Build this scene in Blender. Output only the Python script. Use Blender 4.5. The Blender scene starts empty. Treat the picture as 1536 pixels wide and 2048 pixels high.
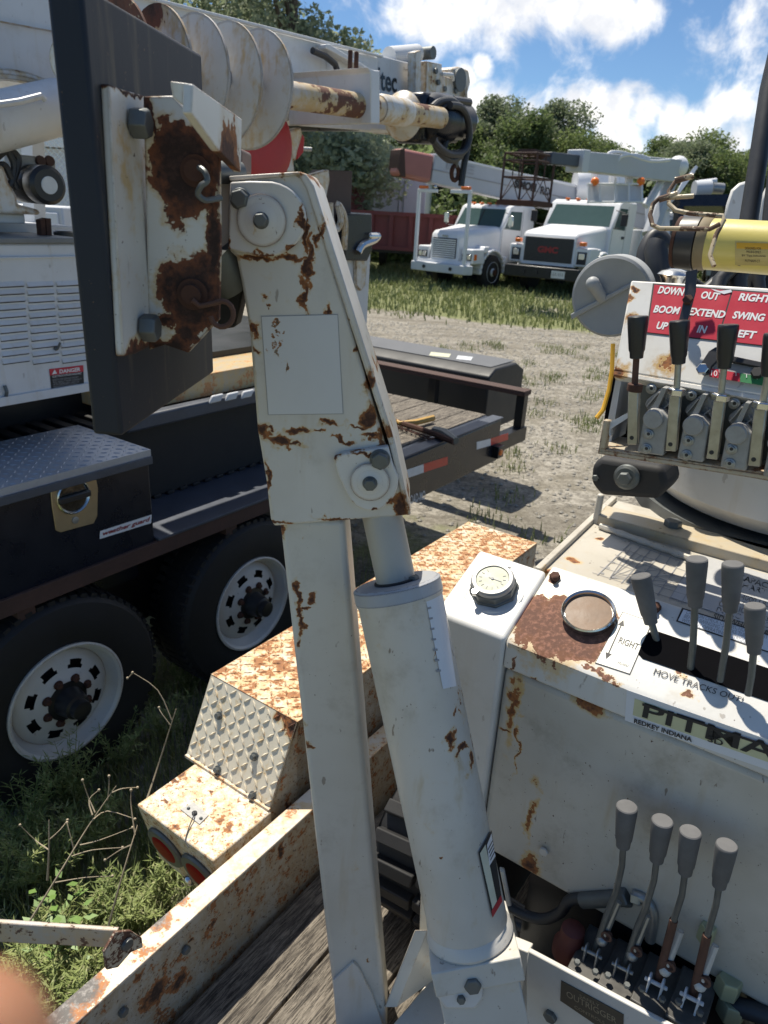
import bpy, bmesh, math, random
from mathutils import Vector, Matrix
random.seed(7)
R = math.radians
sc = bpy.context.scene
COL = sc.collection

# ------------------------------------------------------------------ camera
H = 2.05
PITCH, ROLL, FPX = R(22.5), R(3.2), 1450.0
F = Vector((0, math.cos(PITCH), -math.sin(PITCH)))
_R0 = Vector((1, 0, 0)); _U0 = _R0.cross(F)
RR = (math.cos(ROLL)*_R0 + math.sin(ROLL)*_U0).normalized()
UU = RR.cross(F).normalized()
O = Vector((0, 0, H))
cd = bpy.data.cameras.new('camera'); cam = bpy.data.objects.new('camera', cd); COL.objects.link(cam)
cam.matrix_world = Matrix(((RR.x, UU.x, -F.x, O.x), (RR.y, UU.y, -F.y, O.y), (RR.z, UU.z, -F.z, O.z), (0, 0, 0, 1)))
cd.sensor_fit = 'VERTICAL'; cd.sensor_height = 36; cd.sensor_width = 27; cd.lens = FPX/2048*36
cd.clip_start = 0.01; cd.clip_end = 2000
cd.dof.use_dof = True; cd.dof.focus_distance = 1.15; cd.dof.aperture_fstop = 10.0
sc.camera = cam
sc.render.resolution_x = 768; sc.render.resolution_y = 1024

def ray(x, y): return F + (x-768)/FPX*RR - (y-1024)/FPX*UU
def A(x, y, d): return O + ray(x, y)*d
def PL(x, y, P0, n):
    d = ray(x, y); return O + d*((P0-O).dot(n)/d.dot(n))
def Z(x, y, z): return PL(x, y, Vector((0, 0, z)), Vector((0, 0, 1)))
def Y(x, y, Yc): return PL(x, y, Vector((0, Yc, 0)), Vector((0, 1, 0)))
AZ = R(34.5)
U = Vector((math.sin(AZ), math.cos(AZ), 0)); V = Vector((-math.cos(AZ), math.sin(AZ), 0)); K = Vector((0, 0, 1))
def UV(u, v, z): return U*u + V*v + K*z

# ------------------------------------------------------------------ world, sun, exposure
SUN_AZ, SUN_EL = R(-34), R(67)
w = bpy.data.worlds.new('World'); sc.world = w; w.use_nodes = True
class NT:
    def __init__(s, tree): s.t = tree
    def n(s, typ, ins=None, out=0, **kw):
        nd = s.t.nodes.new(typ)
        for k, v in kw.items(): setattr(nd, k, v)
        if ins:
            for k, v in (ins.items() if isinstance(ins, dict) else enumerate(ins)):
                if v is None: continue
                if isinstance(v, bpy.types.NodeSocket): s.t.links.new(v, nd.inputs[k])
                else: nd.inputs[k].default_value = v
        return nd.outputs[out] if len(nd.outputs) else None
    def m(s, op, a, b=0.0, c=None, clamp=False):
        return s.n('ShaderNodeMath', [a, b] if c is None else [a, b, c], operation=op, use_clamp=clamp)
    def vm(s, op, a, b=None, out=0): return s.n('ShaderNodeVectorMath', [a, b], out=out, operation=op)
    def noise(s, vec, scale, detail=5, rough=.55, dist=0.0, out=0):
        return s.n('ShaderNodeTexNoise', {'Vector': vec, 'Scale': scale, 'Detail': detail, 'Roughness': rough, 'Distortion': dist}, out=out)
    def smooth(s, x, a, b):
        nd = s.t.nodes.new('ShaderNodeMapRange'); nd.interpolation_type = 'SMOOTHSTEP'
        s.t.links.new(x, nd.inputs[0]); nd.inputs[1].default_value = a; nd.inputs[2].default_value = b
        return nd.outputs[0]
    def mix(s, fac, a, b, blend='MIX'):
        nd = s.t.nodes.new('ShaderNodeMix'); nd.data_type = 'RGBA'; nd.blend_type = blend; nd.clamp_factor = True
        for i, v in ((0, fac), (6, a), (7, b)):
            if isinstance(v, bpy.types.NodeSocket): s.t.links.new(v, nd.inputs[i])
            elif i == 0: nd.inputs[0].default_value = v
            else: nd.inputs[i].default_value = (v[0], v[1], v[2], 1)
        return nd.outputs[2]
def c3(*c): return (c[0], c[1], c[2], 1.0)
nt = NT(w.node_tree); w.node_tree.nodes.clear()
sky = w.node_tree.nodes.new('ShaderNodeTexSky'); sky.sky_type = 'NISHITA'; sky.sun_disc = False
sky.sun_elevation = SUN_EL; sky.sun_rotation = SUN_AZ; sky.ozone_density = 2.5; sky.air_density = 0.8; sky.dust_density = 0.4
tc = nt.n('ShaderNodeTexCoord')
dirv = nt.vm('NORMALIZE', tc)
# cumulus and added fill clouds: soft blobs in sky directions broken up by noise
CL = [(820, 30, .055), (880, 45, .06), (940, 15, .065), (1000, 25, .06), (1060, 10, .065), (1120, 30, .06), (1180, 15, .065), (1240, 25, .055), (1290, 25, .045), (900, -40, .08), (1020, -60, .09), (1150, -50, .09), (1250, -50, .07),
      (930, 150, .028), (960, 132, .022), (940, 215, .045), (1000, 222, .04), (1060, 225, .045), (1110, 215, .04), (1150, 208, .04), (1195, 210, .04), (1240, 215, .045), (1290, 225, .045), (1340, 240, .04), (1390, 250, .04), (1440, 225, .045), (1490, 225, .045), (1540, 235, .045), (1600, 240, .05),
      (1000, 280, .06), (1120, 270, .06), (1240, 275, .06), (1360, 285, .06), (1480, 270, .06), (860, 230, .05), (780, 240, .06),
      (250, -600, .25), (-200, -350, .2), (400, -1500, .6), (2600, -1500, .7), (-2500, -900, .6), (768, -3500, .7), (1900, -250, .3), (2300, 150, .3), (700, -900, .4), (1500, -1000, .4), (-600, 150, .35), (-1000, 100, .3)]  # unseen clouds added out of view to give neutral fill light
msk = None
for (x, y, r) in CL:
    d = ray(x, y).normalized()
    ln = nt.n('ShaderNodeVectorMath', [dirv, tuple(d)], out=1, operation='DISTANCE')
    b = nt.m('SUBTRACT', 1.0, nt.m('DIVIDE', ln, r))
    msk = b if msk is None else nt.n('ShaderNodeMath', [msk, b, .06], operation='SMOOTH_MAX')
n1 = nt.noise(dirv, 16, 10, .62, .3)
mk = nt.m('ADD', msk, nt.m('MULTIPLY', nt.m('SUBTRACT', n1, .5), 1.7))
mk = nt.smooth(mk, .28, .85)
n2 = nt.noise(nt.vm('ADD', dirv, (0.02, 0.0, .035)), 18, 8, .6)
ccol = nt.mix(nt.smooth(n2, .38, .62), (7.0, 7.1, 7.4), (10.6, 10.3, 9.9))
skc = nt.mix(1.0, sky.outputs[0], (.66, .82, .93), 'MULTIPLY')
col = nt.mix(nt.m('MULTIPLY', mk, .95), skc, ccol)
bg = nt.n('ShaderNodeBackground', {0: col, 1: 0.092})
nt.n('ShaderNodeOutputWorld', {0: bg})
sd = bpy.data.lights.new('sun', 'SUN'); sd.energy = 4.6; sd.angle = R(.53); sd.color = (1, .93, .80)
so = bpy.data.objects.new('sun', sd); COL.objects.link(so)
sdir = Vector((math.sin(SUN_AZ)*math.cos(SUN_EL), math.cos(SUN_AZ)*math.cos(SUN_EL), math.sin(SUN_EL)))
so.rotation_euler = sdir.to_track_quat('Z', 'Y').to_euler(); so.location = (0, 0, 30)
sc.view_settings.view_transform = 'Standard'; sc.view_settings.look = 'None'
sc.view_settings.exposure = 0.52; sc.view_settings.gamma = 1

# ------------------------------------------------------------------ materials
def newmat(name):
    m = bpy.data.materials.new(name); m.use_nodes = True; m.node_tree.nodes.clear(); return m, NT(m.node_tree)
def bsdf(t, col, rough=.5, metal=0.0, bump=None, bstr=.3, bdist=.002, **kw):
    ins = {'Base Color': col, 'Roughness': rough, 'Metallic': metal}
    ins.update(kw)
    if bump is not None:
        ins['Normal'] = t.n('ShaderNodeBump', {'Strength': bstr, 'Distance': bdist, 'Height': bump})
    b = t.n('ShaderNodeBsdfPrincipled', ins)
    t.n('ShaderNodeOutputMaterial', {0: b}); return b
def plain(name, col, rough=.5, metal=0.0, var=.25, scale=6, bstr=.15, fine=60, **kw):
    m, t = newmat(name); P = t.n('ShaderNodeNewGeometry')
    a = t.noise(P, scale, 5, .6); b = t.noise(P, fine, 3, .6)
    f = t.m('ADD', t.m('MULTIPLY', t.m('SUBTRACT', a, .5), var*2), t.m('MULTIPLY', t.m('SUBTRACT', b, .5), var))
    cc = t.n('ShaderNodeHueSaturation', {'Color': c3(*col), 'Value': t.m('ADD', 1.0, f)})
    rr = t.m('ADD', rough, t.m('MULTIPLY', t.m('SUBTRACT', a, .5), .3), clamp=True)
    bsdf(t, cc, rr, metal, b, bstr, .001, **kw)
    return m
def paint(name, base=(.72, .72, .70), rust=-.55, sc_=14, spots=(), edge=.35, streak=.35, yel=.3, chip=(.055, .022, .013), rough=.38, dirt=.22, amp=1.5, fine=.0, erad=.004, warp=.045, stain=(.52, .36, .14), mid=(.30, .115, .035)):
    """weathered paint: chips down to rust in spots (world points), along edges, plus stains"""
    m, t = newmat(name); g = m.node_tree.nodes.new('ShaderNodeNewGeometry'); P = g.outputs[0]
    n1 = t.noise(P, sc_, 9, .66, .3); n2 = t.noise(P, sc_*4.5, 5, .6)
    sp = t.m('ADD', rust, 0.0)
    wn = t.noise(P, sc_*1.3, 4, .6, out=1); PW = t.vm('ADD', P, t.vm('MULTIPLY', t.vm('SUBTRACT', wn, (.5, .5, .5)), (warp, warp, warp)))
    for s in spots:
        c, r = s[0], s[1]
        if not isinstance(r, (tuple, list)): r = (r, r, r)
        dv = t.vm('MULTIPLY', t.vm('SUBTRACT', PW, tuple(c)), (1/r[0], 1/r[1], 1/r[2]))
        ln = t.vm('LENGTH', dv, out=1)
        sp = t.m('MAXIMUM', sp, t.m('SUBTRACT', (s[2] if len(s) > 2 else .75), ln))
    k = t.m('ADD', sp, t.m('MULTIPLY', t.m('SUBTRACT', n1, .5), amp*1.1))
    k = t.m('ADD', k, t.m('MULTIPLY', t.m('SUBTRACT', n2, .5), .7))
    if edge:
        bv = t.n('ShaderNodeBevel', {'Radius': erad}); m.node_tree.nodes[-1].samples = 2
        dt = t.n('ShaderNodeVectorMath', [bv, g.outputs[1]], out=1, operation='DOT_PRODUCT')
        k = t.m('ADD', k, t.m('MULTIPLY', t.m('SUBTRACT', 1.0, dt), edge*6))
    rm = t.smooth(k, .0, .06); n3 = t.noise(t.vm('MULTIPLY', P, (1, 1, .12)), 30, 4, .6); st = t.smooth(t.m('ADD', k, t.m('MULTIPLY', t.m('SUBTRACT', n3, .5), .9)), -.40, .05); deep = t.smooth(k, .12, .55)
    n4 = t.noise(P, 3.2, 4, .6)
    col = t.mix(t.m('MULTIPLY', t.smooth(n4, .35, .72), dirt), base, (.36, .33, .27))
    n6 = t.noise(P, 11, 8, .72); col = t.mix(t.m('MULTIPLY', t.smooth(n6, .50, .74), min(.55, dirt*.9)), col, (.27, .235, .18))
    n7 = t.noise(t.vm('MULTIPLY', P, (1, 1, .35)), 75, 3, .5); col = t.mix(t.m('MULTIPLY', t.smooth(n7, .69, .73), min(.8, dirt*1.6)), col, (.16, .12, .09))
    col = t.mix(t.m('MULTIPLY', t.smooth(n3, .54, .78), streak), col, (.42, .33, .19))
    col = t.mix(t.m('MULTIPLY', st, yel), col, stain)
    n5 = t.noise(P, 130, 3, .7)
    if fine: col = t.mix(t.smooth(n5, .70-.08*fine, .73-.08*fine), col, (.10, .06, .04))
    rc = t.mix(deep, mid, chip); rc = t.mix(t.smooth(n5, .45, .7), rc, (chip[0]*2.2, chip[1]*2.2, chip[2]*2.2))
    col = t.mix(rm, col, rc)
    ro = t.m('ADD', rough, t.m('MULTIPLY', rm, .45), clamp=True)
    bh = t.m('ADD', t.m('MULTIPLY', rm, -1.0), t.m('ADD', t.m('MULTIPLY', n5, .35), t.m('MULTIPLY', n4, .6)))
    bsdf(t, col, ro, 0.0, bh, .35, .0012)
    return m
def flat(name, col, rough=.6, **kw):
    m, t = newmat(name); P = t.n('ShaderNodeNewGeometry'); a = t.noise(P, 35, 5, .65)
    bsdf(t, t.mix(t.m('MULTIPLY', t.smooth(a, .45, .8), .22), col, (.33, .31, .28)), rough, **kw); return m

# ------------------------------------------------------------------ mesh tools
ORG = {}
def frame(d):
    d = d.normalized(); a = Vector((0, 0, 1)) if abs(d.z) < .9 else Vector((1, 0, 0))
    x = a.cross(d).normalized(); return x, d.cross(x)
class MB:
    def __init__(s): s.v = []; s.f = []
    def add(s, vs, fs):
        o = len(s.v); s.v += [Vector(p) for p in vs]; s.f += [tuple(i+o for i in f) for f in fs]; return s
    def prism(s, pts, vec):
        n = len(pts); vec = Vector(vec); q = [p+vec for p in pts]
        nn = sum(((pts[i]-pts[0]).cross(pts[(i+1) % n]-pts[0]) for i in range(1, n-1)), Vector())
        a = list(range(n)); b = list(range(n, 2*n))
        fs = [tuple(a), tuple(reversed(b))] + [(i, n+i, n+(i+1) % n, (i+1) % n) for i in range(n)]
        if nn.dot(vec) > 0: fs = [tuple(reversed(f)) for f in fs]
        return s.add(list(pts)+q, fs)
    def box(s, c, a, b, h):
        c = Vector(c); p = [c-a-b-h, c+a-b-h, c+a+b-h, c-a+b-h]; return s.prism(p, h*2)
    def bx(s, x0, x1, y0, y1, z0, z1):
        return s.prism([Vector((x0, y0, z0)), Vector((x1, y0, z0)), Vector((x1, y1, z0)), Vector((x0, y1, z0))], (0, 0, z1-z0))
    def ub(s, u0, u1, v0, v1, z0, z1):
        return s.prism([UV(u0, v0, z0), UV(u1, v0, z0), UV(u1, v1, z0), UV(u0, v1, z0)], (0, 0, z1-z0))
    def loft(s, rings, cap=True, closed=True):
        n = len(rings[0]); fs = []
        for i in range(len(rings)-1):
            for j in range(n if closed else n-1):
                k = (j+1) % n; fs.append((i*n+j, i*n+k, (i+1)*n+k, (i+1)*n+j))
        if cap: fs.append(tuple(reversed(range(n)))); fs.append(tuple(range((len(rings)-1)*n, len(rings)*n)))
        return s.add([p for r in rings for p in r], fs)
    def tube(s, pts, r, n=10, cap=True):
        pts = [Vector(p) for p in pts]; rs = r if isinstance(r, (list, tuple)) else [r]*len(pts)
        rings = []; px = None
        for i, p in enumerate(pts):
            d = (pts[min(i+1, len(pts)-1)]-pts[max(i-1, 0)])
            if d.length < 1e-9: d = Vector((0, 0, 1))
            d.normalize()
            if px is None: px, _ = frame(d)
            px = (px - d*px.dot(d)).normalized(); py = d.cross(px)
            rings.append([p + (px*math.cos(2*math.pi*k/n) + py*math.sin(2*math.pi*k/n))*rs[i] for k in range(n)])
        return s.loft(rings, cap)
    def cyl(s, p0, p1, r0, r1=None, n=24):
        return s.tube([p0, p1], [r0, r0 if r1 is None else r1], n)
    def lathe(s, c, ax, prof, n=32, cap=True):
        ax = Vector(ax).normalized(); x, y = frame(ax); c = Vector(c)
        return s.loft([[c+ax*h+(x*math.cos(2*math.pi*k/n)+y*math.sin(2*math.pi*k/n))*r for k in range(n)] for (h, r) in prof], cap)
    def hexn(s, c, ax, r, h, tw=0.2):
        ax = Vector(ax).normalized(); x, y = frame(ax); c = Vector(c)
        def ring(hh, rr): return [c+ax*hh+(x*math.cos(tw+k*math.pi/3)+y*math.sin(tw+k*math.pi/3))*rr for k in range(6)]
        s.loft([ring(0, r), ring(h*.8, r), ring(h, r*.86)]); return s
    def ball(s, c, r, n=10):
        c = Vector(c); pr = []
        for i in range(n+1):
            a = math.pi*i/n; pr.append((-math.cos(a)*r, max(1e-4, math.sin(a)*r)))
        return s.lathe(c, (0, 0, 1), pr, n*2)
    def build(s, name, mat=None, parent=None, bevel=0, smooth=35, org=None, seg=2):
        o0 = Vector((0, 0, 0))
        p = parent
        while p is not None:
            if p.name in ORG: o0 = ORG[p.name]; break
            p = p.parent
        if org is not None: o0 = Vector(org)
        me = bpy.data.meshes.new(name); me.from_pydata([tuple(v-o0) for v in s.v], [], s.f); me.update()
        if smooth:
            me.polygons.foreach_set('use_smooth', [True]*len(me.polygons)); me.set_sharp_from_angle(angle=R(smooth))
        o = bpy.data.objects.new(name, me); COL.objects.link(o)
        if mat: me.materials.append(mat)
        if parent: o.parent = parent
        if org is not None: o.location = o0; ORG[o.name] = o0
        if bevel:
            md = o.modifiers.new('bevel', 'BEVEL'); md.width = bevel; md.segments = seg; md.limit_method = 'ANGLE'; md.angle_limit = R(40)
            md.harden_normals = False
        return o
def empty(name, loc, label, cat, group=None, rz=0):
    o = bpy.data.objects.new(name, None); COL.objects.link(o); o.empty_display_size = .1
    o.location = loc; o.rotation_euler = (0, 0, rz)
    if rz == 0: ORG[o.name] = Vector(loc)
    tag(o, label, cat, group); return o
def tag(o, label=None, cat=None, group=None, kind=None):
    for k, v in (('label', label), ('category', cat), ('group', group), ('kind', kind)):
        if v: o[k] = v
    return o
def copy_tree(o, parent=None):
    c = o.copy(); COL.objects.link(c); c.parent = parent
    for ch in list(o.children): copy_tree(ch, c)
    return c
def quadtext(name, body, bl, br, tr, tl, mat, parent, nrm, bold=0.0, shear=0.0, lift=.0008, sx=1, thick=.0004):
    """lettering stretched over a quad lying on a surface"""
    cu = bpy.data.curves.new('lettering', 'FONT'); cu.body = body; cu.offset = bold; cu.shear = shear; cu.align_x = 'LEFT'; cu.resolution_u = 3
    cu.space_line = .85
    ob = bpy.data.objects.new('lettering', cu); COL.objects.link(ob)
    dg = bpy.context.evaluated_depsgraph_get(); me = bpy.data.meshes.new_from_object(ob.evaluated_get(dg))
    vs = [v.co.copy() for v in me.vertices]; fs = [tuple(p.vertices) for p in me.polygons]
    bpy.data.objects.remove(ob); bpy.data.curves.remove(cu)
    if not vs: return None
    x0 = min(v.x for v in vs); x1 = max(v.x for v in vs); y0 = min(v.y for v in vs); y1 = max(v.y for v in vs)
    m = MB(); nrm = Vector(nrm).normalized(); out = []
    for v in vs:
        a = (v.x-x0)/(x1-x0); b = (v.y-y0)/max(1e-6, y1-y0)
        out.append(bl*(1-a)*(1-b)+br*a*(1-b)+tr*a*b+tl*(1-a)*b + nrm*lift)
    m.add(out, fs); return m.build(name, mat, parent, smooth=0)
def sheet(name, pts, mat, parent, nrm, lift=.0006, thick=.0005):
    n = Vector(nrm).normalized(); m = MB(); m.prism([p+n*lift for p in pts], n*thick); return m.build(name, mat, parent, smooth=0)
def seg(c, n0, a0, a1, rx, ry):  # pixel arc helper
    return [(c[0]+rx*math.cos(R(a0+(a1-a0)*i/n0)), c[1]+ry*math.sin(R(a0+(a1-a0)*i/n0))) for i in range(n0+1)]
# ------------------------------------------------------------------ shared materials
M = {}
M['white'] = paint('white_paint', base=(.60, .58, .54), rust=-.62, edge=.22)
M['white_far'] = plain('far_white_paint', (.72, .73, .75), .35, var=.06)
M['grey_white'] = plain('dull_white_paint', (.55, .57, .60), .5, var=.08)
M['steel'] = plain('dull_steel', (.32, .33, .33), .42, .7, var=.25, scale=30)
M['bolt'] = plain('bolt_steel', (.13, .14, .14), .5, .5, var=.3, scale=40)
M['chrome'] = plain('worn_chrome', (.62, .62, .60), .22, 1, var=.12)
M['black'] = plain('black_paint', (.009, .010, .013), .35, var=.3)
M['blackrub'] = plain('black_rubber', (.022, .022, .024), .7, var=.35, scale=12, bstr=.4)
M['knob'] = plain('black_plastic', (.018, .019, .022), .38, var=.2)
M['gknob'] = plain('faded_grey_plastic', (.115, .115, .118), .75, var=.35, scale=25, bstr=.5)
M['alu'] = plain('cast_aluminium', (.30, .30, .295), .5, .25, var=.3, scale=50, bstr=.4, fine=150)
M['rod'] = plain('zinc_rod', (.38, .36, .30), .35, .6, var=.4, scale=30)
M['rustrod'] = plain('rusty_rod', (.095, .045, .03), .8, 0, var=.5, scale=40, bstr=.6)
M['rust'] = plain('brown_rust', (.070, .030, .019), .9, 0, var=.5, scale=25, bstr=.6)
M['red'] = plain('red_paint', (.42, .02, .03), .4, var=.2)
M['amber'] = plain('amber_lens', (.75, .17, .02), .25, var=.1)
M['redlens'] = plain('red_lens', (.20, .004, .006), .5, var=.15, scale=15, **{'Specular IOR Level': .08})
M['glass'] = plain('truck_glass_sky_tint', (.06, .10, .10), .15, 0, var=.1, bstr=.0, **{'Specular IOR Level': .08})  # greenish base colour carries the sky's reflection, specular kept low
M['tyre'] = plain('tyre_rubber', (.012, .012, .013), .7, var=.45, scale=9, bstr=.6, fine=40)
M['rim'] = paint('white_rim_paint', base=(.62, .62, .60), rust=-.7, sc_=25, edge=.25, erad=.006, yel=.6, streak=.1)
M['sticker'] = plain('white_sticker', (.66, .68, .72), .45, var=.05, scale=8)
M['ink'] = plain('black_ink', (.02, .02, .022), .6, var=.1)
M['greyink'] = plain('grey_ink', (.30, .30, .31), .6, var=.1)
M['whiteink'] = plain('white_ink', (.75, .75, .75), .6, var=.1)
M['redink'] = plain('red_sign', (.50, .022, .045), .4, var=.18, scale=20)
M['redtape'] = plain('red_reflector', (.55, .03, .02), .35, var=.15, scale=30)
M['whitetape'] = plain('white_reflector', (.62, .64, .66), .35, var=.15, scale=30)
M['hose'] = plain('black_hose', (.03, .032, .036), .5, var=.3, scale=30)
M['yellow'] = plain('yellow_paint', (.62, .34, .02), .5, var=.2)

def spx(lst, fn, thick=9):
    """chips given as (pixel x, pixel y, pixel radii) on a surface found by fn"""
    out = []
    for s in lst:
        x, y, rx, ry = s[:4]; p = fn(x, y); d = (p-O).dot(F); k = d/FPX
        out.append((p, (rx*k, thick, ry*k), s[4] if len(s) > 4 else .75))
    return out

# ================================================================== TRACKED DIGGER ON THE TRAILER
dig_org = Vector((.45, 1.6, .6))
DIG = empty('tracked_digger', dig_org, 'white rust-chipped tracked digger with raised outrigger arm and lever panels on the wooden trailer deck', 'digger')
YA = .90
def ya(x, y): return Y(x, y, YA)
def ypts(l, yc=YA): return [Y(x, y, yc) for x, y in l]
# --- outrigger arm
arm_sp = spx([(622, 520, 9, 70, .8), (640, 470, 8, 40), (612, 590, 9, 50, .75), (655, 620, 6, 16), (735, 760, 12, 30, .9), (528, 860, 20, 20, .9), (560, 880, 24, 14, .85), (600, 862, 25, 9, .8), (585, 890, 24, 6, .8), (660, 850, 28, 8, .8), (690, 878, 24, 6, .85),
     (735, 840, 18, 30, .8), (720, 860, 26, 5, .8), (750, 872, 26, 6, .9), (640, 868, 20, 5, .8), (515, 660, 11, 22, .7), (530, 590, 10, 8, .7), (512, 700, 9, 16, .6), (548, 640, 8, 6, .8), (800, 1015, 18, 26, 1.0), (780, 980, 12, 40, .6), (770, 900, 10, 60, .7),
     (690, 640, 5, 5), (710, 700, 5, 6), (497, 640, 6, 30, .6), (510, 520, 50, 8, .7), (580, 520, 40, 10, .8), (610, 465, 7, 40, .9), (550, 855, 6, 6), (532, 960, 6, 40, .8), (545, 1045, 40, 5, .8), (700, 1040, 80, 4, .7), (625, 352, 24, 12, .8), (575, 352, 30, 5, .8), (540, 605, 4, 4), (560, 700, 5, 8, .7), (570, 720, 4, 9, .7)], ya)
M['arm'] = paint('chipped_arm_paint', base=(.62, .60, .565), rust=-.58, sc_=26, spots=arm_sp, edge=.42, streak=.30, yel=.6, dirt=.35, amp=1.2, fine=.0)
pl_px = [(458, 366), (470, 355), (594, 345), (606, 352), (618, 372), (768, 880), (820, 1031), (548, 1053), (541, 1040), (532, 960), (515, 860), (499, 660), (482, 560), (472, 514), (457, 500)]
m = MB(); m.prism(ypts(pl_px), (0, .105, 0)); ARM = m.build('outrigger_arm', M['arm'], DIG, bevel=.0035)
# raised flange down the right edge of the plate box
m = MB(); e = [(606, 356), (630, 372), (789, 880), (818, 1000), (806, 1000), (775, 880), (622, 400)]
m.prism(ypts([(596, 342), (612, 347), (628, 372), (790, 884), (822, 1030), (814, 1032), (777, 884), (612, 378), (600, 356)], YA-.004), (0, .118, 0)); m.build('edge_flange', M['arm'], ARM, bevel=.002)
m = MB(); m.prism(ypts([(457, 352), (598, 343), (600, 349), (459, 362)], YA-.006), (0, .118, 0)); m.build('edge_flange', M['arm'], ARM, bevel=.002)
M['tube'] = paint('arm_tube_paint', base=(.58, .56, .51), rust=-.62, sc_=24, spots=spx([(592, 1190, 7, 26, .9), (597, 1240, 6, 45, .9), (630, 1205, 12, 16, .8), (612, 1222, 20, 6, .8), (607, 1470, 8, 26, .5), (604, 1080, 5, 9, .5), (560, 1060, 9, 30, .6), (600, 1290, 5, 14, .6), (620, 1500, 10, 12, .5), (735, 1925, 8, 5, .6)], ya), edge=.06, streak=.32, yel=.6, dirt=.4, fine=.12, erad=.003)
def ringY(l, y0, y1): a = [Y(x, y, y0) for x, y in l]; return a
tb = [(558, 1046), (689, 1046), (748, 1700), (784, 2160), (690, 2160), (628, 1640)]
m = MB(); m.prism(ypts([(558, 1040), (689, 1040), (782, 2150), (684, 2150)], YA+.008), (0, .088, 0)); m.build('arm_tube', M['tube'], ARM, bevel=.009, seg=4)
# cut bracket wrapped round the tube near the deck
m = MB(); m.prism(ypts([(666, 1962), (706, 1925), (716, 1935), (742, 1985), (784, 2100), (690, 2150), (676, 2100)], YA+.002), (0, .006, 0)); m.build('tube_bracket', M['white'], ARM, bevel=.001)
# pinned lugs
M['lug'] = paint('lug_paint', base=(.64, .625, .60), rust=-.60, sc_=28, spots=spx([(611, 450, 6, 50, .8), (590, 495, 26, 8, .8), (540, 512, 40, 6, .8), (458, 480, 6, 30, .6), (668, 912, 14, 5, .9), (730, 900, 40, 4, .8), (703, 1008, 10, 8, 1.0), (785, 995, 10, 14, .7), (755, 1020, 30, 4, .8), (740, 905, 8, 5), (522, 445, 5, 40, .1)], ya), edge=.3, streak=.1, yel=.5, fine=.2)
m = MB(); L1 = [(460, 364), (500, 362)] + seg((530, 438), 14, -80, 78, 82, 76) + [(520, 514), (456, 498)]
m.prism(ypts(L1, YA-.014), (0, .014, 0)); LUG = m.build('pin_lug', M['lug'], ARM, bevel=.002)
def bolt(x, y, r, yc, parent, mat=None, weld=0, h=.012, hole=True):
    c = Y(x, y, yc); k = (c-O).dot(F)/FPX
    m = MB(); m.hexn(c, (0, -1, 0), r*k, h, random.random()); m.cyl(c, c+Vector((0, -h*.35, 0)), r*k*1.12, r*k*1.08)
    b = m.build('bolt', mat or M['bolt'], parent, bevel=.001)
    if weld:
        m = MB(); pr = [(0, weld*k*1.0), (.0008, weld*k*.95), (.0016, weld*k*.8), (.0014, weld*k*.66), (.0034, weld*k*.5), (.0038, weld*k*.3)]
        m.lathe(c+Vector((0, .0005, 0)), (0, -1, 0), pr, 40); m.build('weld_ring', M['lug'], parent)
bolt(481, 398, 19, YA-.014, LUG)
bolt(523, 441, 15, YA-.019, LUG, weld=50)
m = MB(); L2 = [(667, 916), (684, 908), (776, 893)] + [(786, 930)] + seg((742, 958), 12, -2, 150, 55, 64) + [(676, 952)]
m.prism(ypts(L2, YA-.012), (0, .012, 0)); LUG2 = m.build('pin_lug', M['lug'], ARM, bevel=.002)
bolt(760, 918, 19, YA-.012, LUG2); bolt(740, 965, 14, YA-.017, LUG2, weld=40)
# blank weathered decal on the arm
n0 = Vector((0, -1, 0))
M['decal'] = paint('blank_decal', base=(.58, .59, .61), rust=-.8, sc_=60, spots=spx([(548, 650, 10, 14, .7), (556, 700, 6, 20, .6), (560, 670, 12, 6, .6), (570, 735, 5, 14, .6), (545, 690, 5, 20, .5)], ya), edge=0, streak=.0, yel=.2, dirt=.05, fine=.0, chip=(.10, .09, .07))
sheet('blank_decal_outline', ypts([(522, 632), (676, 628), (687, 828), (536, 830)]), M['greyink'], ARM, n0, .0004, .0002)
sheet('blank_decal', ypts([(523.5, 633.5), (675, 629.5), (685.5, 826.5), (537.5, 828.5)]), M['decal'], ARM, n0, .0006, .0004)

def sm0(pts, n=4):
    o = []
    for i in range(len(pts)-1):
        p0, p1, p2, p3 = pts[max(i-1, 0)], pts[i], pts[i+1], pts[min(i+2, len(pts)-1)]
        for j in range(n):
            t = j/n; o.append(.5*((2*p1)+(p2-p0)*t+(2*p0-5*p1+4*p2-p3)*t*t+(3*p1-p0-3*p2+p3)*t**3))
    return o+[pts[-1]]
# --- foot pad: black slab and its rusty hat bracket
pd = ray(854, 464); pd = Vector((pd.x, pd.y, 0)).normalized(); pn = Vector((pd.y, -pd.x, 0))       # pad direction, its right-facing normal
Nb = A(245, 873, .74)
def pf(x, y, off=0): return PL(x, y, Nb+pn*off, pn)
far_b = pf(428, 745); L = (far_b-Nb).dot(pd); hgt = (pf(421, 121)-far_b).z
M['pad'] = paint('weathered_pad_plastic', base=(.006, .010, .021), rust=-.38, sc_=11, edge=.4, streak=.25, yel=.5, dirt=.0, amp=1.2, rough=.62, chip=(.030, .036, .046), mid=(.018, .023, .032), stain=(.012, .017, .027), fine=.3)
th = .031
zb = (Nb.z+far_b.z)/2
m = MB(); q = [Nb-K*.0, Nb+pd*L, Nb+pd*L+K*(hgt), Nb+K*(hgt+.01)]
q = [Vector((p.x, p.y, z)) for p, z in zip(q, (Nb.z, far_b.z, far_b.z+hgt, Nb.z+.62))]
q[3] = Vector((q[3].x, q[3].y, pf(183, -20).z))
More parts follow.
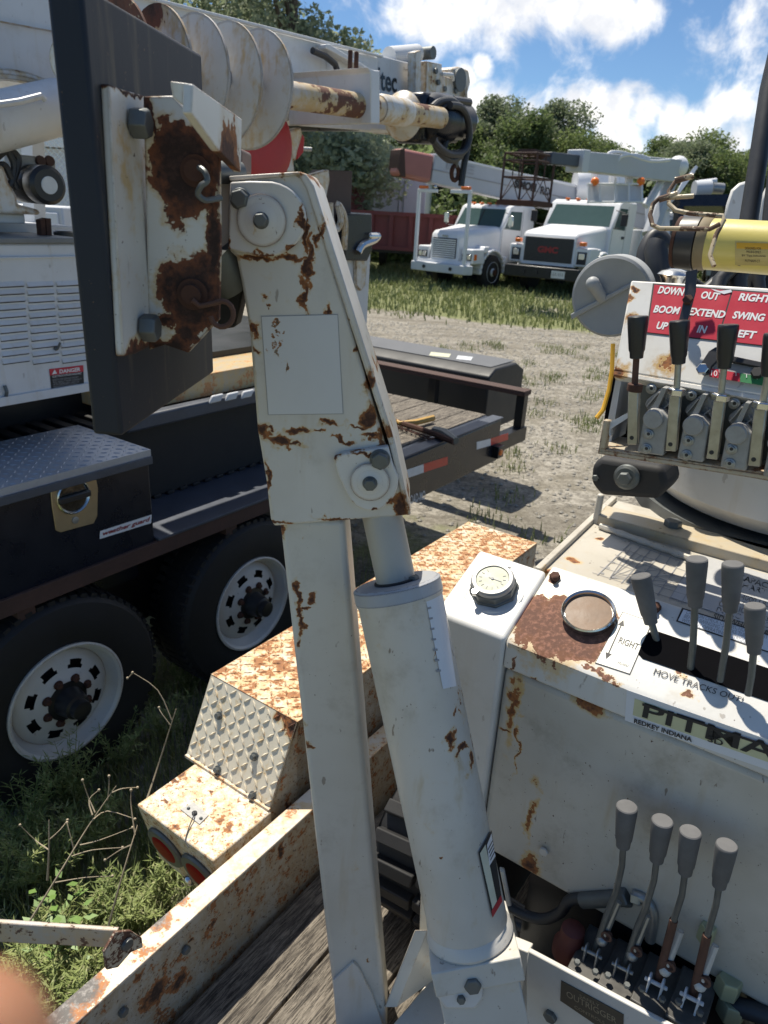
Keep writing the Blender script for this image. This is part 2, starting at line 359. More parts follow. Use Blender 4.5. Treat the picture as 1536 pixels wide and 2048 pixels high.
m.prism(q, -pn*th); PAD = m.build('foot_pad', M['pad'], DIG, bevel=.004, seg=3)
YW = pf(292, 400, .012).y
def yw(x, y): return Y(x, y, YW)
web_sp = spx([(368, 340, 62, 90, 1.12), (388, 588, 60, 72, 1.1), (425, 470, 16, 160, .85), (300, 230, 14, 50, .75), (305, 260, 6, 40, .6), (330, 690, 60, 24, .85), (375, 670, 40, 30, .7), (250, 700, 18, 30, .7), (320, 350, 16, 22, .7), (230, 300, 7, 200, .8), (275, 190, 60, 6, .7), (330, 640, 26, 20, .8)], yw)
M['web'] = paint('rusty_bracket_paint', warp=.028, base=(.60, .59, .57), rust=-.50, sc_=30, spots=web_sp, edge=.45, streak=.25, yel=.75, dirt=.15, amp=1.35, chip=(.025, .011, .008), mid=(.15, .05, .022), fine=.35)
fl = [pf(x, y, .008) for x, y in [(218, 168), (250, 180), (292, 192), (300, 694), (270, 708), (247, 713)]]
m = MB(); m.prism(fl, -pn*.008); WEB = m.build('pad_bracket', M['web'], PAD, bevel=.0015)
wp = [(286, 192), (346, 191), (438, 290), (440, 500), (437, 640), (376, 706), (330, 690), (298, 700)]
m = MB(); m.prism(ypts(wp, YW), (0, .010, 0)); m.build('bracket_web', M['web'], WEB, bevel=.0015)
for (x, y) in ((266, 246), (286, 655)):
    c = pf(x, y, .010); m = MB(); m.hexn(c, pn, .0145, .016); m.build('bolt', M['bolt'], WEB, bevel=.001)
m = MB(); c = Y(392, 342, YW); m.cyl(c, c+Vector((0, -.003, 0)), .015, .015); m.cyl(c+Vector((0, -.003, 0)), c+Vector((0, -.008, 0)), .010); m.build('pin', M['rust'], WEB)
m = MB(); c = Y(386, 588, YW); m.cyl(c, c+Vector((0, -.003, 0)), .016, .016); m.cyl(c+Vector((0, -.003, 0)), c+Vector((0, -.010, 0)), .010); m.build('pin', M['rust'], WEB)
m = MB(); m.tube(sm0([Y(x, y, YW-d) for x, y, d in [(398, 335, .012), (410, 345, .018), (414, 362, .02), (402, 372, .022), (396, 388, .02), (410, 400, .016), (430, 398, .006), (442, 396, 0)]]), .0030, 8); m.build('retaining_clip', M['bolt'], WEB)
m = MB(); m.tube([Y(x, y, YW-.012) for x, y in [(385, 600), (400, 612), (430, 606)] + seg((444, 628), 12, -110, 170, 23, 26)], .0028, 8); m.build('retaining_clip', M['rustrod'], WEB)
# second web behind, lighter base colour stands in for sun on it
p2 = [PL(x, y, Nb+pn*.10, pn) for x, y in [(386, 168), (484, 238), (482, 345), (437, 300), (384, 227)]]
m = MB(); m.prism(p2, -pn*.008); m.prism([Y(x, y, p2[0].y) for x, y in [(340, 162), (386, 168), (386, 228), (345, 195)]], (0, .008, 0)); m.build('rear_web', paint('rear_web_sunlit_tone', base=(.72, .71, .68), rust=-.6, sc_=28, spots=[(PL(460, 330, Nb+pn*.1, pn), .045, .9)], edge=.3), WEB, bevel=.001)
# knuckle, grease pipe, torn rubber between bracket and arm
m = MB()
m.prism(ypts([(430, 275), (484, 300), (484, 345), (430, 350)], YA+.03), (0, .06, 0))
m.build('knuckle', plain('brown_primer', (.10, .065, .055), .7), WEB, bevel=.003)
m = MB(); m.cyl(Y(425, 345, YA+.0), Y(480, 345, YA+.03), .012); m.build('pivot_tube', M['bolt'], WEB)
m = MB(); m.cyl(Y(425, 500, YA+.03), Y(476, 560, YA+.05), .035); m.build('pivot_tube', M['bolt'], WEB)
m = MB(); m.prism(ypts([(436, 350), (462, 350), (458, 500), (436, 505)], YA+.02), (0, .05, 0)); m.build('spacer_plate', M['white'], WEB, bevel=.002)
m = MB(); m.prism(ypts([(436, 565), (492, 550), (478, 620), (470, 655), (436, 660), (430, 600)], YA+.045), (0, .04, 0)); m.build('rubber_flap', M['blackrub'], WEB, bevel=.003)

# --- hydraulic cylinder beside the arm
ct0 = A(793, 1165, 1.0); cb0 = A(944, 1885, 1.045); ax = (cb0-ct0).normalized()
kx = 1.0/FPX
rB = 87*kx*.985
def cylp(x, y):  # point on the barrel's near face
    return PL(x, y, (ct0+cb0)/2 - Vector((0, 1, 0))*rB*.8, Vector((0, 1, -.25)).normalized())
cs = spx([(905, 1480, 12, 16, .8), (925, 1510, 16, 8, .8), (945, 1540, 12, 20, .9), (915, 1430, 8, 20, .6), (884, 1700, 8, 4, .7), (935, 1420, 5, 60, .5), (725, 1185, 20, 14, .7), (930, 1380, 4, 90, .5), (880, 1300, 4, 30, .45), (855, 1140, 10, 10, .6)], cylp)
st_c = cylp(905, 1560)
M['barrel'] = paint('cylinder_paint', base=(.58, .56, .52), rust=-.60, sc_=26, spots=cs, edge=.0, streak=.8, yel=.6, dirt=.5, fine=.12)
m = MB(); m.lathe(ct0, ax, [(.0, rB*.45), (.0, rB*.93), (.004, rB*1.02), (.022, rB*1.03), (.026, rB), ((cb0-ct0).length*.98, rB*.97)], 56); BAR = m.build('hydraulic_cylinder', M['barrel'], DIG, smooth=30)
M['gland'] = paint('scuffed_gland_paint', base=(.36, .38, .42), rust=-.55, sc_=40, edge=.5, yel=.1, chip=(.03, .03, .035), mid=(.07, .06, .06), stain=(.3, .3, .3))
m = MB(); m.lathe(ct0-ax*.0015, ax, [(.0, rB*.5), (0, rB*.97), (.003, rB*1.035), (.02, rB*1.04)], 56); m.build('gland_ring', M['gland'], BAR)
rt = Y(762, 1020, YA+.03)
m = MB(); m.lathe(ct0+ax*.02, -ax, [(0, rB*.52), (.024, rB*.52), (.0245, rB*.3)], 40); m.build('rod_seal', M['blackrub'], BAR)
rod_d = (rt-ct0)
m = MB(); m.tube([ct0+ax*.02, ct0+rod_d*1.0], [rB*.46, rB*.47], 32); m.build('piston_rod', paint('painted_rod', base=(.50, .45, .37), rust=-.45, sc_=40, edge=0, chip=(.2, .19, .18), mid=(.25, .23, .21), stain=(.5, .45, .38), amp=1.6, streak=.4), BAR)
m = MB(); c = A(828, 1160, .985); m.hexn(c, -ax, .008, .006); m.build('bolt', M['bolt'], BAR)
# long paper label down the barrel, and the small warning decal near its foot
def barpt(x, y, off=0.0):
    d = ray(x, y); w0 = O-ct0; dp = d-ax*d.dot(ax); wp = w0-ax*w0.dot(ax); r = rB*1.0+off
    a = dp.dot(dp); b = 2*dp.dot(wp); c = wp.dot(wp)-r*r; q = b*b-4*a*c
    if q < 0: q = 0
    return O+d*((-b-math.sqrt(q))/(2*a))
def barsheet(name, c4, mat, parent, n=8, mlong=10, off=.0008):
    (ax0, ay0), (bx0, by0), (cx0, cy0), (dx0, dy0) = c4; vs = []
    for j in range(mlong+1):
        for i in range(n+1):
            a = i/n; b = j/mlong
            x = (ax0*(1-a)+bx0*a)*(1-b)+(dx0*(1-a)+cx0*a)*b; y = (ay0*(1-a)+by0*a)*(1-b)+(dy0*(1-a)+cy0*a)*b
            vs.append(barpt(x, y, off))
    fs = [(j*(n+1)+i, j*(n+1)+i+1, (j+1)*(n+1)+i+1, (j+1)*(n+1)+i) for j in range(mlong) for i in range(n)]
    mm = MB(); mm.add(vs, fs); return mm.build(name, mat, parent)
barsheet('peeling_label', [(849, 1185), (884, 1180), (913, 1372), (886, 1378)], M['sticker'], BAR)
for k_ in range(7): barsheet('label_print', [(853+k_*2.8+2, 1215+k_*21), (862+k_*3.2, 1213+k_*21), (863+k_*3.2, 1217+k_*21), (854+k_*2.8+2, 1219+k_*21)], M['greyink'], BAR, 2, 1, .0012)
barsheet('warning_decal', [(957, 1706), (983, 1660), (1004, 1800), (985, 1836)], M['ink'], BAR, off=.0008)
barsheet('decal_panel', [(960, 1707), (971, 1689), (994, 1802), (985, 1818)], plain('cream_panel', (.55, .56, .45), .5), BAR, off=.0012)
barsheet('decal_panel', [(974, 1690), (983, 1667), (991, 1712), (979, 1732)], M['sticker'], BAR, off=.0013)
barsheet('decal_panel', [(983, 1822), (1002, 1790), (1005, 1802), (985, 1836)], plain('decal_red', (.35, .02, .03), .5), BAR, off=.0014)
for i_ in range(4): barsheet('decal_print', [(976+i_*1.6, 1698+i_*7), (985+i_*1.6, 1680+i_*7), (985.5+i_*1.6, 1682.5+i_*7), (976.5+i_*1.6, 1700.5+i_*7)], M['ink'], BAR, 2, 1, .0017)
# square foot block with weld fillet, and the clevis below
bx_ = (RR*1.0 - ax*RR.dot(ax)).normalized(); by_ = ax.cross(bx_)
cc = cb0
m = MB(); m.lathe(cc-ax*.030, ax, [(-.004, rB*.96), (.004, rB*1.03), (.013, rB*1.06), (.020, rB*1.0)], 48); m.build('weld_ring', M['white'], BAR)
def blk(c, a, b, h0, h1): return MB().box(c+ax*(h0+h1)/2, bx_*a, by_*b, ax*(h1-h0)/2)
m = blk(cc, .062, .062, -.012, .024); m.build('foot_block', M['tube'], BAR, bevel=.002)
m = blk(cc - bx_*.002, .057, .052, .024, .16); CLV = m.build('clevis', M['tube'], BAR, bevel=.003)
c = A(918, 1985, .96)
def cy(x, y, off=0): return PL(x, y, cc+by_*(.052 if by_.dot(O-cc) > 0 else -.052)+(by_ if by_.dot(O-cc) > 0 else -by_)*off, by_)
nb = by_ if by_.dot(O-cc) > 0 else -by_
m = MB(); m.prism([cy(x, y, .001) for x, y in [(872, 1945), (965, 1945), (965, 1990), (950, 2012), (890, 2012), (874, 1990)]], nb*.006); m.build('lug_plate', M['lug'], CLV, bevel=.003)
sheet('clevis_slot', [cy(x, y) for x, y in [(868, 1946), (966, 1944), (966, 1958), (868, 1958)]], M['ink'], CLV, nb, .0085)
m = MB(); m.hexn(cy(945, 1968, .007), nb, .012, .008); m.build('bolt', M['bolt'], CLV, bevel=.001)
m = MB(); m.hexn(cy(922, 1997, .007), nb, .006, .006); m.build('bolt', M['bolt'], CLV)

# --- control panel body
P1 = A(1012, 1279, 1.10); nV = -V
P3 = PL(1104, 1132, P1, V)
S = (P3-P1).normalized(); PN = S.cross(nV).normalized()
if PN.z < 0: PN = -PN
def pp(x, y, off=0): return PL(x, y, P1+PN*off, PN)
def pfz(x, y, off=0): return PL(x, y, P1-U*off, U)   # vertical front face, off = towards camera
Lr = .95  # to the right, beyond the frame
dS = (P3-P1).length
psp = [(pp(x, y), r, s) for x, y, r, s in [(1070, 1240, .045, .95), (1120, 1270, .05, .95), (1170, 1270, .045, .95), (1190, 1240, .03, .95), (1075, 1205, .022, .8), (1130, 1230, .04, .95), (1110, 1155, .012, .9), (1205, 1290, .02, .7), (1165, 1300, .03, .8), (1040, 1275, .025, .55), (1382, 1395, .008, .6)]]
psp += spx([(1072, 1363, 12, 7, 1.0), (1075, 1392, 12, 9, 1.0), (1210, 1358, 24, 5, .9), (1180, 1345, 12, 4, .8), (1030, 1330, 6, 50, .5), (1382, 1396, 9, 9, .9), (1010, 1465, 14, 5, .8), (1022, 1458, 5, 8, .7), (1052, 1750, 16, 16, .8)], pfz)
M['panel'] = paint('panel_paint', base=(.66, .655, .63), rust=-.66, sc_=24, spots=psp, edge=.2, streak=.30, yel=.75, dirt=.3, amp=1.0, chip=(.13, .062, .042), mid=(.17, .075, .04), stain=(.62, .44, .20), fine=.1)
m = MB()
prof = [P1-K*.052, P1, P1+S*dS, P1+S*dS-K*.10]
# cross-section ring in the U/Z plane, swept along -V
back = P1+U*.55
ring0 = [P1-K*.050, P1-K*.004, P1+S*.006, P1+S*dS, P1+S*dS-K*.01+U*.02, P1+U*(S.dot(U)*dS+.02)-K*.05]
m.loft([ring0, [p+nV*Lr for p in ring0]]); BODY = m.build('control_panel', M['panel'], DIG, bevel=.004, seg=3)
# lower body shell, slightly set back under the lid
ub = P1.dot(U); vb = P1.dot(V)
zl = P1.z-.052
M['shell'] = paint('body_shell_paint', base=(.55, .53, .48), rust=-.70, sc_=16, spots=spx([(1060, 1730, 22, 40, .75), (1012, 1470, 18, 4, .7), (1085, 1790, 30, 20, .6), (1035, 1500, 5, 120, .4), (1028, 1420, 14, 150, .5), (1062, 1640, 14, 130, .42), (1100, 1335, 90, 20, .42), (1180, 1410, 60, 26, .38), (1045, 1330, 20, 60, .45)], pfz), edge=.25, streak=.50, yel=.9, dirt=.6, fine=.3)
m = MB(); zb_ = pfz(1052, 1750).z
m.ub(ub+.004, ub+.55, vb-Lr, vb-.001, zb_, zl+.001); SH = m.build('body_shell', M['shell'], BODY, bevel=.012, seg=3)
m = MB(); m.hexn(pfz(1088, 1702, 0), -U, .008, .004); m.build('plug', M['white'], SH)
# dark chassis below the shell, with the rubber tracks
m = MB(); m.ub(ub+.03, ub+.6, vb-Lr, vb-.09, .66, zb_); m.build('chassis', M['black'], DIG)
# gauge box, left of the panel
def gz(off): return P1
gfl = P1+V*.125
G = [P1-U*0, gfl]
gw = .125
M['gbox'] = paint('gauge_box_paint', base=(.70, .70, .685), rust=-.72, sc_=22, edge=.14, streak=.12, yel=.5, dirt=.18)
m = MB(); gh = P1.z-zb_
ring = [P1+K*.002-U*.004, P1+K*.002-U*.004+S*(dS*.92), P1+U*.13-K*.1, P1+U*.13-K*(gh), P1-U*.004-K*gh]
m.loft([[p+V*.0008 for p in ring], [p+V*gw for p in ring]]); GB = m.build('gauge_box', M['gbox'], BODY, bevel=.006, seg=3)
gc = pp(988, 1178, .004)
gk = (gc-O).dot(F)/FPX
m = MB(); m.tube([gc+(pp(988+58*math.cos(a), 1186+40*math.sin(a), .001)-gc) + PN*(.0015*math.sin(5*a)) for a in [i*2*math.pi/28 for i in range(-8, 15)]], [.0035+.001*math.sin(i*2.1) for i in range(23)], 8); m.build('weld_bead', M['gbox'], GB)
m = MB(); m.lathe(gc, PN, [(0, 50*gk), (.004, 50*gk), (.006, 46*gk), (.016, 46*gk), (.018, 44*gk)], 8, True); m.build('gauge_base', M['bolt'], GB, bevel=.001)
m = MB(); m.lathe(gc+PN*.018, PN, [(0, 43*gk), (.006, 43*gk), (.009, 40*gk), (.009, 33*gk), (.006, 32*gk)], 40); GA = m.build('pressure_gauge', M['alu'], GB)
m = MB(); m.lathe(gc+PN*.024, PN, [(0, 32*gk), (.0012, 31.8*gk), (.0013, .0001)], 36); m.build('gauge_face', plain('gauge_dial', (.34, .36, .26), .5, var=.15, scale=60), GA)
g2 = gc+PN*.0257
s_ = (nV - PN*nV.dot(PN)).normalized(); t_ = PN.cross(s_)
m = MB()
for i in range(11):
    a = R(-220+i*26); d_ = s_*math.cos(a)+t_*math.sin(a); e_ = PN.cross(d_); m.box(g2+d_*24*gk, d_*3*gk, e_*.6*gk, PN*.0002)
m.box(g2+s_*6*gk, s_*14*gk, t_*.8*gk, PN*.0004); m.lathe(g2, PN, [(0, 3*gk), (.001, 3*gk)], 12); m.build('dial_marks', M['greyink'], GA)
for a in (R(75), R(250)):
    m = MB(); m.hexn(gc+PN*.020+(s_*math.cos(a)+t_*math.sin(a))*46*gk, PN, 7*gk, .007); m.build('screw', M['chrome'], GA)
# round sight glass
sg = pp(1177, 1232, .001); sk = (sg-O).dot(F)/FPX
m = MB(); m.lathe(sg, PN, [(0, 50*sk), (.009, 52*sk), (.013, 53*sk), (.015, 51*sk), (.013, 47*sk), (.008, 46*sk)], 56); SG = m.build('sight_glass', M['chrome'], BODY)
m = MB(); m.lathe(sg+PN*.007, PN, [(0, 46*sk), (.001, 45.8*sk), (.0012, .0001)], 40); m.build('glass_face', plain('murky_glass', (.17, .105, .065), .35, var=.35, scale=40, **{'Specular IOR Level': .12}), SG)
for (x, y) in ((1110, 1156), (1310, 1217)):
    m = MB(); m.hexn(pp(x, y), PN, .009, .008); m.ball(pp(x, y, .009), .005, 6); m.build('bolt', M['rust'], BODY)
# lever slot: flat near-black sheet, the shade of its depth painted on
def onp(l, o=0): return [pp(x, y, o) for x, y in l]
M['void'] = plain('painted_dark_opening', (.006, .006, .007), .9, **{'Specular IOR Level': .0})
sheet('lever_slot', onp([(1276, 1308), (1283, 1290), (1297, 1266), (1310, 1262), (1700, 1392), (1700, 1460), (1285, 1318)]), M['void'], BODY, PN, .0008, .0006)
# stickers and lettering on the panel
sheet('direction_sticker', onp([(1245, 1224), (1305, 1245), (1260, 1350), (1190, 1327)]), M['ink'], BODY, PN, .0006, .0003)
sheet('direction_sticker_face', onp([(1246, 1226), (1303, 1246), (1259, 1348), (1192, 1326)]), plain('cream_sticker', (.66, .66, .60), .4, var=.06), BODY, PN, .0011, .0003)
def ptext(name, s, bl, br, tr, tl, mat='ink', **kw):
    return quadtext(name, s, *[pp(*q, kw.get('o', 0)) for q in (bl, br, tr, tl)], M[mat], BODY, PN, bold=kw.get('bold', 0), shear=kw.get('shear', 0), lift=kw.get('lift', .0018))
ptext('lettering', 'RIGHT', (1236, 1287), (1274, 1302), (1280, 1290), (1241, 1275), bold=.012)
ptext('lettering', '375-0452', (1234, 1328), (1256, 1336), (1258, 1332), (1236, 1324))
m = MB()
for a, b in (((1247, 1240), (1212, 1318)),):
    pa, pb = pp(*a, .0016), pp(*b, .0016); d_ = (pb-pa).normalized(); e_ = PN.cross(d_)
    m.box((pa+pb)/2, d_*(pb-pa).length*.42, e_*.0009, PN*.0002)
    for c_, sgn in ((pa, 1), (pb, -1)): m.prism([c_, c_+d_*sgn*.011+e_*.0045, c_+d_*sgn*.011-e_*.0045], PN*.0003)
m.build('arrow', M['ink'], BODY)
ptext('lettering', 'MOVE TRACKS OUT!', (1306, 1350), (1483, 1407), (1488, 1397), (1311, 1338))
# notice strip behind the slot
sheet('notice_sticker', onp([(1352, 1243), (1364, 1216), (1800, 1350), (1800, 1395)]), M['ink'], BODY, PN, .0006, .0003)
sheet('notice_sticker_face', onp([(1356, 1242), (1367, 1220), (1790, 1350), (1790, 1390)]), M['sticker'], BODY, PN, .0011, .0003)
ptext('lettering', 'CAUTION CHECK CONNECTION ON UNIT\nBEFORE SWINGING TRACKS TURNED\nWITHOUT OPERATING OUTRIGGERS', (1362, 1244), (1530, 1300), (1536, 1272), (1374, 1222), 'greyink')
# maker's badge on the lip
def pft(name, s, c4, mat, bold=0, shear=0, off=0):
    return quadtext(name, s, *[pfz(x, y, .0012+off) for x, y in c4], M[mat], BODY, -U, bold=bold, shear=shear, lift=.001)
sheet('badge', [pfz(x, y) for x, y in [(1250, 1440), (1700, 1596), (1700, 1536), (1254, 1379)]], M['sticker'], BODY, -U, .0006, .0003)
sheet('badge_tint', [pfz(x, y) for x, y in [(1266, 1429), (1700, 1580), (1700, 1550), (1270, 1396)]], plain('pale_olive', (.52, .52, .33), .5, var=.12), BODY, -U, .0011, .0002)
pft('lettering', 'PITMAN', [(1284, 1433), (1630, 1550), (1638, 1516), (1290, 1405)], 'ink', bold=.015)
m = MB(); m.add([pfz(x, y, .0035) for x, y in [(1284, 1411), (1560, 1503), (1560, 1498), (1285, 1406)]], [(0, 1, 2, 3)]); m.build('badge_bar', M['ink'], BODY)
pft('lettering', 'REDKEY INDIANA', [(1268, 1445), (1384, 1484), (1385, 1475), (1269, 1436)], 'ink', bold=.03, off=.0004)
pft('lettering', 'SD', [(1415, 1482), (1446, 1492), (1447, 1480), (1416, 1471)], 'ink', bold=.02, off=.0012)
# --- panel levers
def lever(fn, top, kb, stem, rk=20, mat='gknob', smat='rod', sr=8, name='control_lever', parent=None, rust_from=None):
    pt, pb = fn(*top), fn(*kb); k = (pt-O).dot(F)/FPX; d_ = (pb-pt).normalized(); Lk = (pb-pt).length
    m = MB(); pts = [pb-d_*.01]+[fn(*s) for s in stem]; m.tube(pts, sr*k*.55, 12); ST = m.build(name, M[smat], parent, bevel=0)
    m = MB(); r = rk*k; m.lathe(pt, d_, [(-.0012, r*.6), (-.0008, r*.90), (.0006, r*.99), (.003, r*1.0), (.008, r*1.0), (Lk*.8, r*.80), (Lk*.86, r*.70), (Lk, r*.66), (Lk+.001, r*.5)], 28)
    m.build('knob', M[mat], ST, smooth=38); return ST
def plane_u(off): return lambda x, y: PL(x, y, P1+U*off, U)
lever(plane_u(.085), (1281, 1152), (1302, 1246), [(1308, 1262), (1316, 1290)], 20, smat='bolt', sr=13, parent=BODY)
lever(plane_u(.06), (1394, 1118), (1390, 1212), [(1386, 1290), (1380, 1345)], 21, smat='bolt', sr=13, parent=BODY)
lever(plane_u(.05), (1466, 1128), (1460, 1222), [(1452, 1290), (1440, 1362)], 21, smat='bolt', sr=13, parent=BODY)
lever(plane_u(.03), (1510, 1212), (1508, 1305), [(1503, 1350), (1496, 1390)], 20, smat='bolt', sr=13, parent=BODY)
# --- chart plate and frame behind the panel
zc = P3.z-.012
def zz(x, y, o=0): return Z(x, y, zc+o)
M['chart'] = paint('dusty_deck_paint', base=(.50, .465, .40), rust=-.66, sc_=20, edge=.15, streak=.3, yel=.7, spots=[(zz(1105, 1150), .03, .6), (zz(1196, 1077), .012, .9), (zz(1150, 1120), .02, .4)], fine=.15, dirt=.5)
cpts = [P3+V*.03+U*.003-K*.012, zz(1232, 1000), zz(1232, 1000)+nV*1.1, P3+nV*Lr+U*.003-K*.012]
fr = zz(1232, 1000)
m = MB(); m.prism(cpts, (0, 0, -.02)); CH = m.build('chart_plate', M['chart'], BODY, bevel=.002)
m = MB(); a_, b_ = zz(1075, 1145), zz(1228, 1000); d_ = (b_-a_).normalized(); m.box((a_+b_)/2+K*.0, d_*(b_-a_).length*.5, V*.006, K*.009); m.build('edge_rail', M['chart'], CH, bevel=.002)
def ct(name, s, c4, mat='greyink', bold=0): return quadtext(name, s, *[zz(x, y, .0004) for x, y in c4], M[mat], CH, K, bold=bold, lift=.0008)
m = MB()
def ln(a, b, w=.0007, z0=.0012):
    pa, pb = zz(*a, z0), zz(*b, z0); d_ = (pb-pa).normalized(); e_ = K.cross(d_); m.box((pa+pb)/2, d_*(pb-pa).length*.5, e_*w, K*.0002)
for i in range(8): ln((1195+i*24, 1150+i*8), (1262+i*20, 1085+i*7))
for i in range(6): ln((1185+i*15, 1145-i*12), (1370+i*8, 1205-i*13), .0004)
for i in range(7): ln((1220, 1155), (1262+i*22, 1095+i*14), .0004)
m.build('load_chart', M['greyink'], CH)
for i in range(5): ct('lettering', '%d' % (40-i*8), [(1200+i*11, 1148-i*11), (1207+i*11, 1150-i*11), (1209+i*11, 1146-i*11), (1202+i*11, 1144-i*11)], bold=.02)
chp = [zz(x, y) for x, y in [(1340, 1195), (1400, 1110), (1700, 1200), (1700, 1320)]]
sheet('capacity_card', chp, plain('grey_card', (.42, .42, .42), .5, var=.1), CH, K, .0008, .0004)
ct('lettering', 'CAPACITY\nCHART', [(1470, 1172), (1560, 1200), (1566, 1176), (1478, 1148)], 'ink', .02)
ct('lettering', 'MAX 4000 LBS AT\n10 FT RADIUS WITH\nOUTRIGGERS SET\nDO NOT LIFT OVER\nSIDE WHEN TRAVEL', [(1425, 1238), (1560, 1280), (1585, 1220), (1450, 1178)], 'ink')
# raised beam and turntable drum
m = MB(); zbm = zc+.02
bp = [Z(1197, 1030, zbm), Z(1212, 1010, zbm), Z(1610, 1110, zbm), Z(1600, 1140, zbm)]
m.prism(bp, (0, 0, -.035)); m.build('cross_beam', paint('worn_beam_paint', base=(.46, .40, .30), rust=-.3, sc_=26, chip=(.05, .04, .035), mid=(.16, .12, .08)), CH, bevel=.002)
m = MB(); m.tube([Z(1200+i*14, 1052+i*5, zc+.006) for i in range(14)], [.006+.0012*math.sin(i*2.4) for i in range(14)], 8); m.build('weld_bead', M['chart'], CH)
m = MB(); m.hexn(Z(1345, 1052, zbm), K, .016, .012); m.build('bolt', M['bolt'], CH)
tc_ = Z(1560, 960, zc+.16); tc_ = tc_ + V*.0
ctr = A(1560, 1000, 1.85)
M['drum'] = paint('turret_paint', base=(.62, .62, .61), rust=-.8, sc_=14, edge=.1, streak=.2, yel=.5)
tz = zc+.02
cen = Z(1590, 1000, tz); rr_ = (Z(1350, 1030, tz)-cen).length
m = MB(); m.lathe(Vector((cen.x, cen.y, tz+.012)), K, [(0, rr_*.88), (.035, rr_), (.20, rr_*1.02)], 64); m.build('turret_drum', M['drum'], DIG)
m = MB(); m.lathe(Vector((cen.x, cen.y, tz-.03)), K, [(0, rr_*1.0), (.03, rr_*1.0)], 48); m.build('slew_ring', M['bolt'], DIG)
m = MB(); q = Z(1180, 1065, zc-.02); m.ub(q.dot(U), q.dot(U)+.012, q.dot(V)-.012, q.dot(V), zc-.05, zc+.06); q2 = A(1187, 1003, (q-O).dot(F)*1.0); m.build('upright_tab', M['chart'], DIG, bevel=.003)
# --- upper console (valve bank with black levers)
C1 = A(1228, 742, 1.10)
tilt = R(32)
S2 = (K*math.cos(tilt)+U*math.sin(tilt)).normalized(); CN = S2.cross(nV).normalized()
if CN.dot(U) > 0: CN = -CN
def cp(x, y, o=0): return PL(x, y, C1+CN*o, CN)
M['console'] = paint('console_paint', base=(.70, .69, .66), rust=-.68, sc_=24, spots=[(cp(1275, 580), .006, .9), (cp(1262, 640), .02, .5), (cp(1240, 740), .02, .5), (cp(1340, 730), .03, .4), (cp(1255, 600), .010, .7)], edge=.3, yel=.9, streak=.25, stain=(.50, .30, .08))
cq = [(1228, 741), (1262, 560), (1800, 590), (1800, 840)]
m = MB(); m.prism([cp(*q) for q in cq], -CN*.03); CON = m.build('valve_console', M['console'], DIG, bevel=.003)
sgn_c = [(1307, 568), (1537, 586), (1533, 692), (1293, 666)]
sheet('function_sign', [cp(*q) for q in [(1306, 567), (1800, 605), (1800, 724), (1292, 667)]], M['ink'], CON, CN, .0006, .0003)
def box4(x0, x1, s=0): 
    def top(x): return 570+(x-1307)*.078
    def bot(x): return 665+(x-1294)*.113
    return [(x0[0], top(x0[0])), (x1[0], top(x1[0])), (x1[1], bot(x1[1])), (x0[1], bot(x0[1]))]
for a, b in (((1309, 1295), (1384, 1376)), ((1386, 1378), (1463, 1434)), ((1466, 1437), (1560, 1529)), ((1564, 1533), (1700, 1690))):
    sheet('sign_panel', [cp(*q) for q in box4(a, b)], M['redink'], CON, CN, .0011, .0002)
def ctx(s, x0, y0, x1, y1, h=15, lean=4): quadtext('lettering', s, cp(x0, y0), cp(x1, y1), cp(x1+lean, y1-h), cp(x0+lean, y0-h), M['whiteink'], CON, CN, bold=.035, shear=.15, lift=.0018)
ctx('DOWN', 1315, 588, 1367, 593); ctx('BOOM', 1306, 626, 1358, 630); ctx('UP', 1312, 659, 1334, 661)
ctx('OUT', 1401, 598, 1438, 602); ctx('EXTEND', 1376, 631, 1449, 638); ctx('IN', 1393, 666, 1412, 668)
ctx('RIGHT', 1476, 602, 1541, 607); ctx('SWING', 1464, 638, 1528, 644); ctx('LEFT', 1462, 674, 1511, 679)
# torn white corner on the sign
m = MB(); m.add([cp(x, y, .0022) for x, y in [(1422, 577), (1440, 582), (1462, 579), (1464, 584), (1448, 588), (1430, 582)]], [(0, 1, 2, 3, 4, 5)]); m.build('torn_edge', M['sticker'], CON)
# front lip, side cheek and channel
m = MB(); m.prism([cp(1228, 741), cp(1800, 838), cp(1800, 850), cp(1226, 750)], -CN*.02); m.build('console_lip', M['console'], CON, bevel=.001)
CU = C1.dot(U)
def cv(x, y, o=0): return PL(x, y, C1-U*o, U)
m = MB(); m.prism([cv(*q, -.09) for q in [(1222, 740), (1800, 830), (1800, 1010), (1200, 900)]], U*.01); m.build('recess_back', M['void'], CON)
m = MB(); m.prism([cv(x, y, -.02) for x, y in [(1234, 745), (1245, 745), (1222, 885), (1208, 880)]], U*.10); m.build('side_cheek', M['grey_white'], CON)
M['channel'] = paint('rusted_channel', base=(.44, .40, .33), rust=-.12, sc_=30, chip=(.05, .03, .022), mid=(.2, .08, .035), edge=.3)
m = MB(); m.prism([cv(x, y, .03) for x, y in [(1206, 840), (1219, 842), (1210, 908), (1196, 904)]], U*.012); m.prism([cv(x, y, .03) for x, y in [(1196, 899), (1800, 990), (1800, 1003), (1195, 908)]], U*.012)
m.prism([cv(x, y, .03) for x, y in [(1197, 896), (1800, 984), (1800, 989), (1197, 901)]], U*.09)
m.build('channel', M['channel'], CON, bevel=.0015)
m = MB(); m.prism([cv(x, y, .025) for x, y in [(1219, 845), (1262, 822), (1262, 832), (1221, 858), (1221, 872), (1218, 872)]], U*.012); m.build('cheek_lip', M['grey_white'], CON)
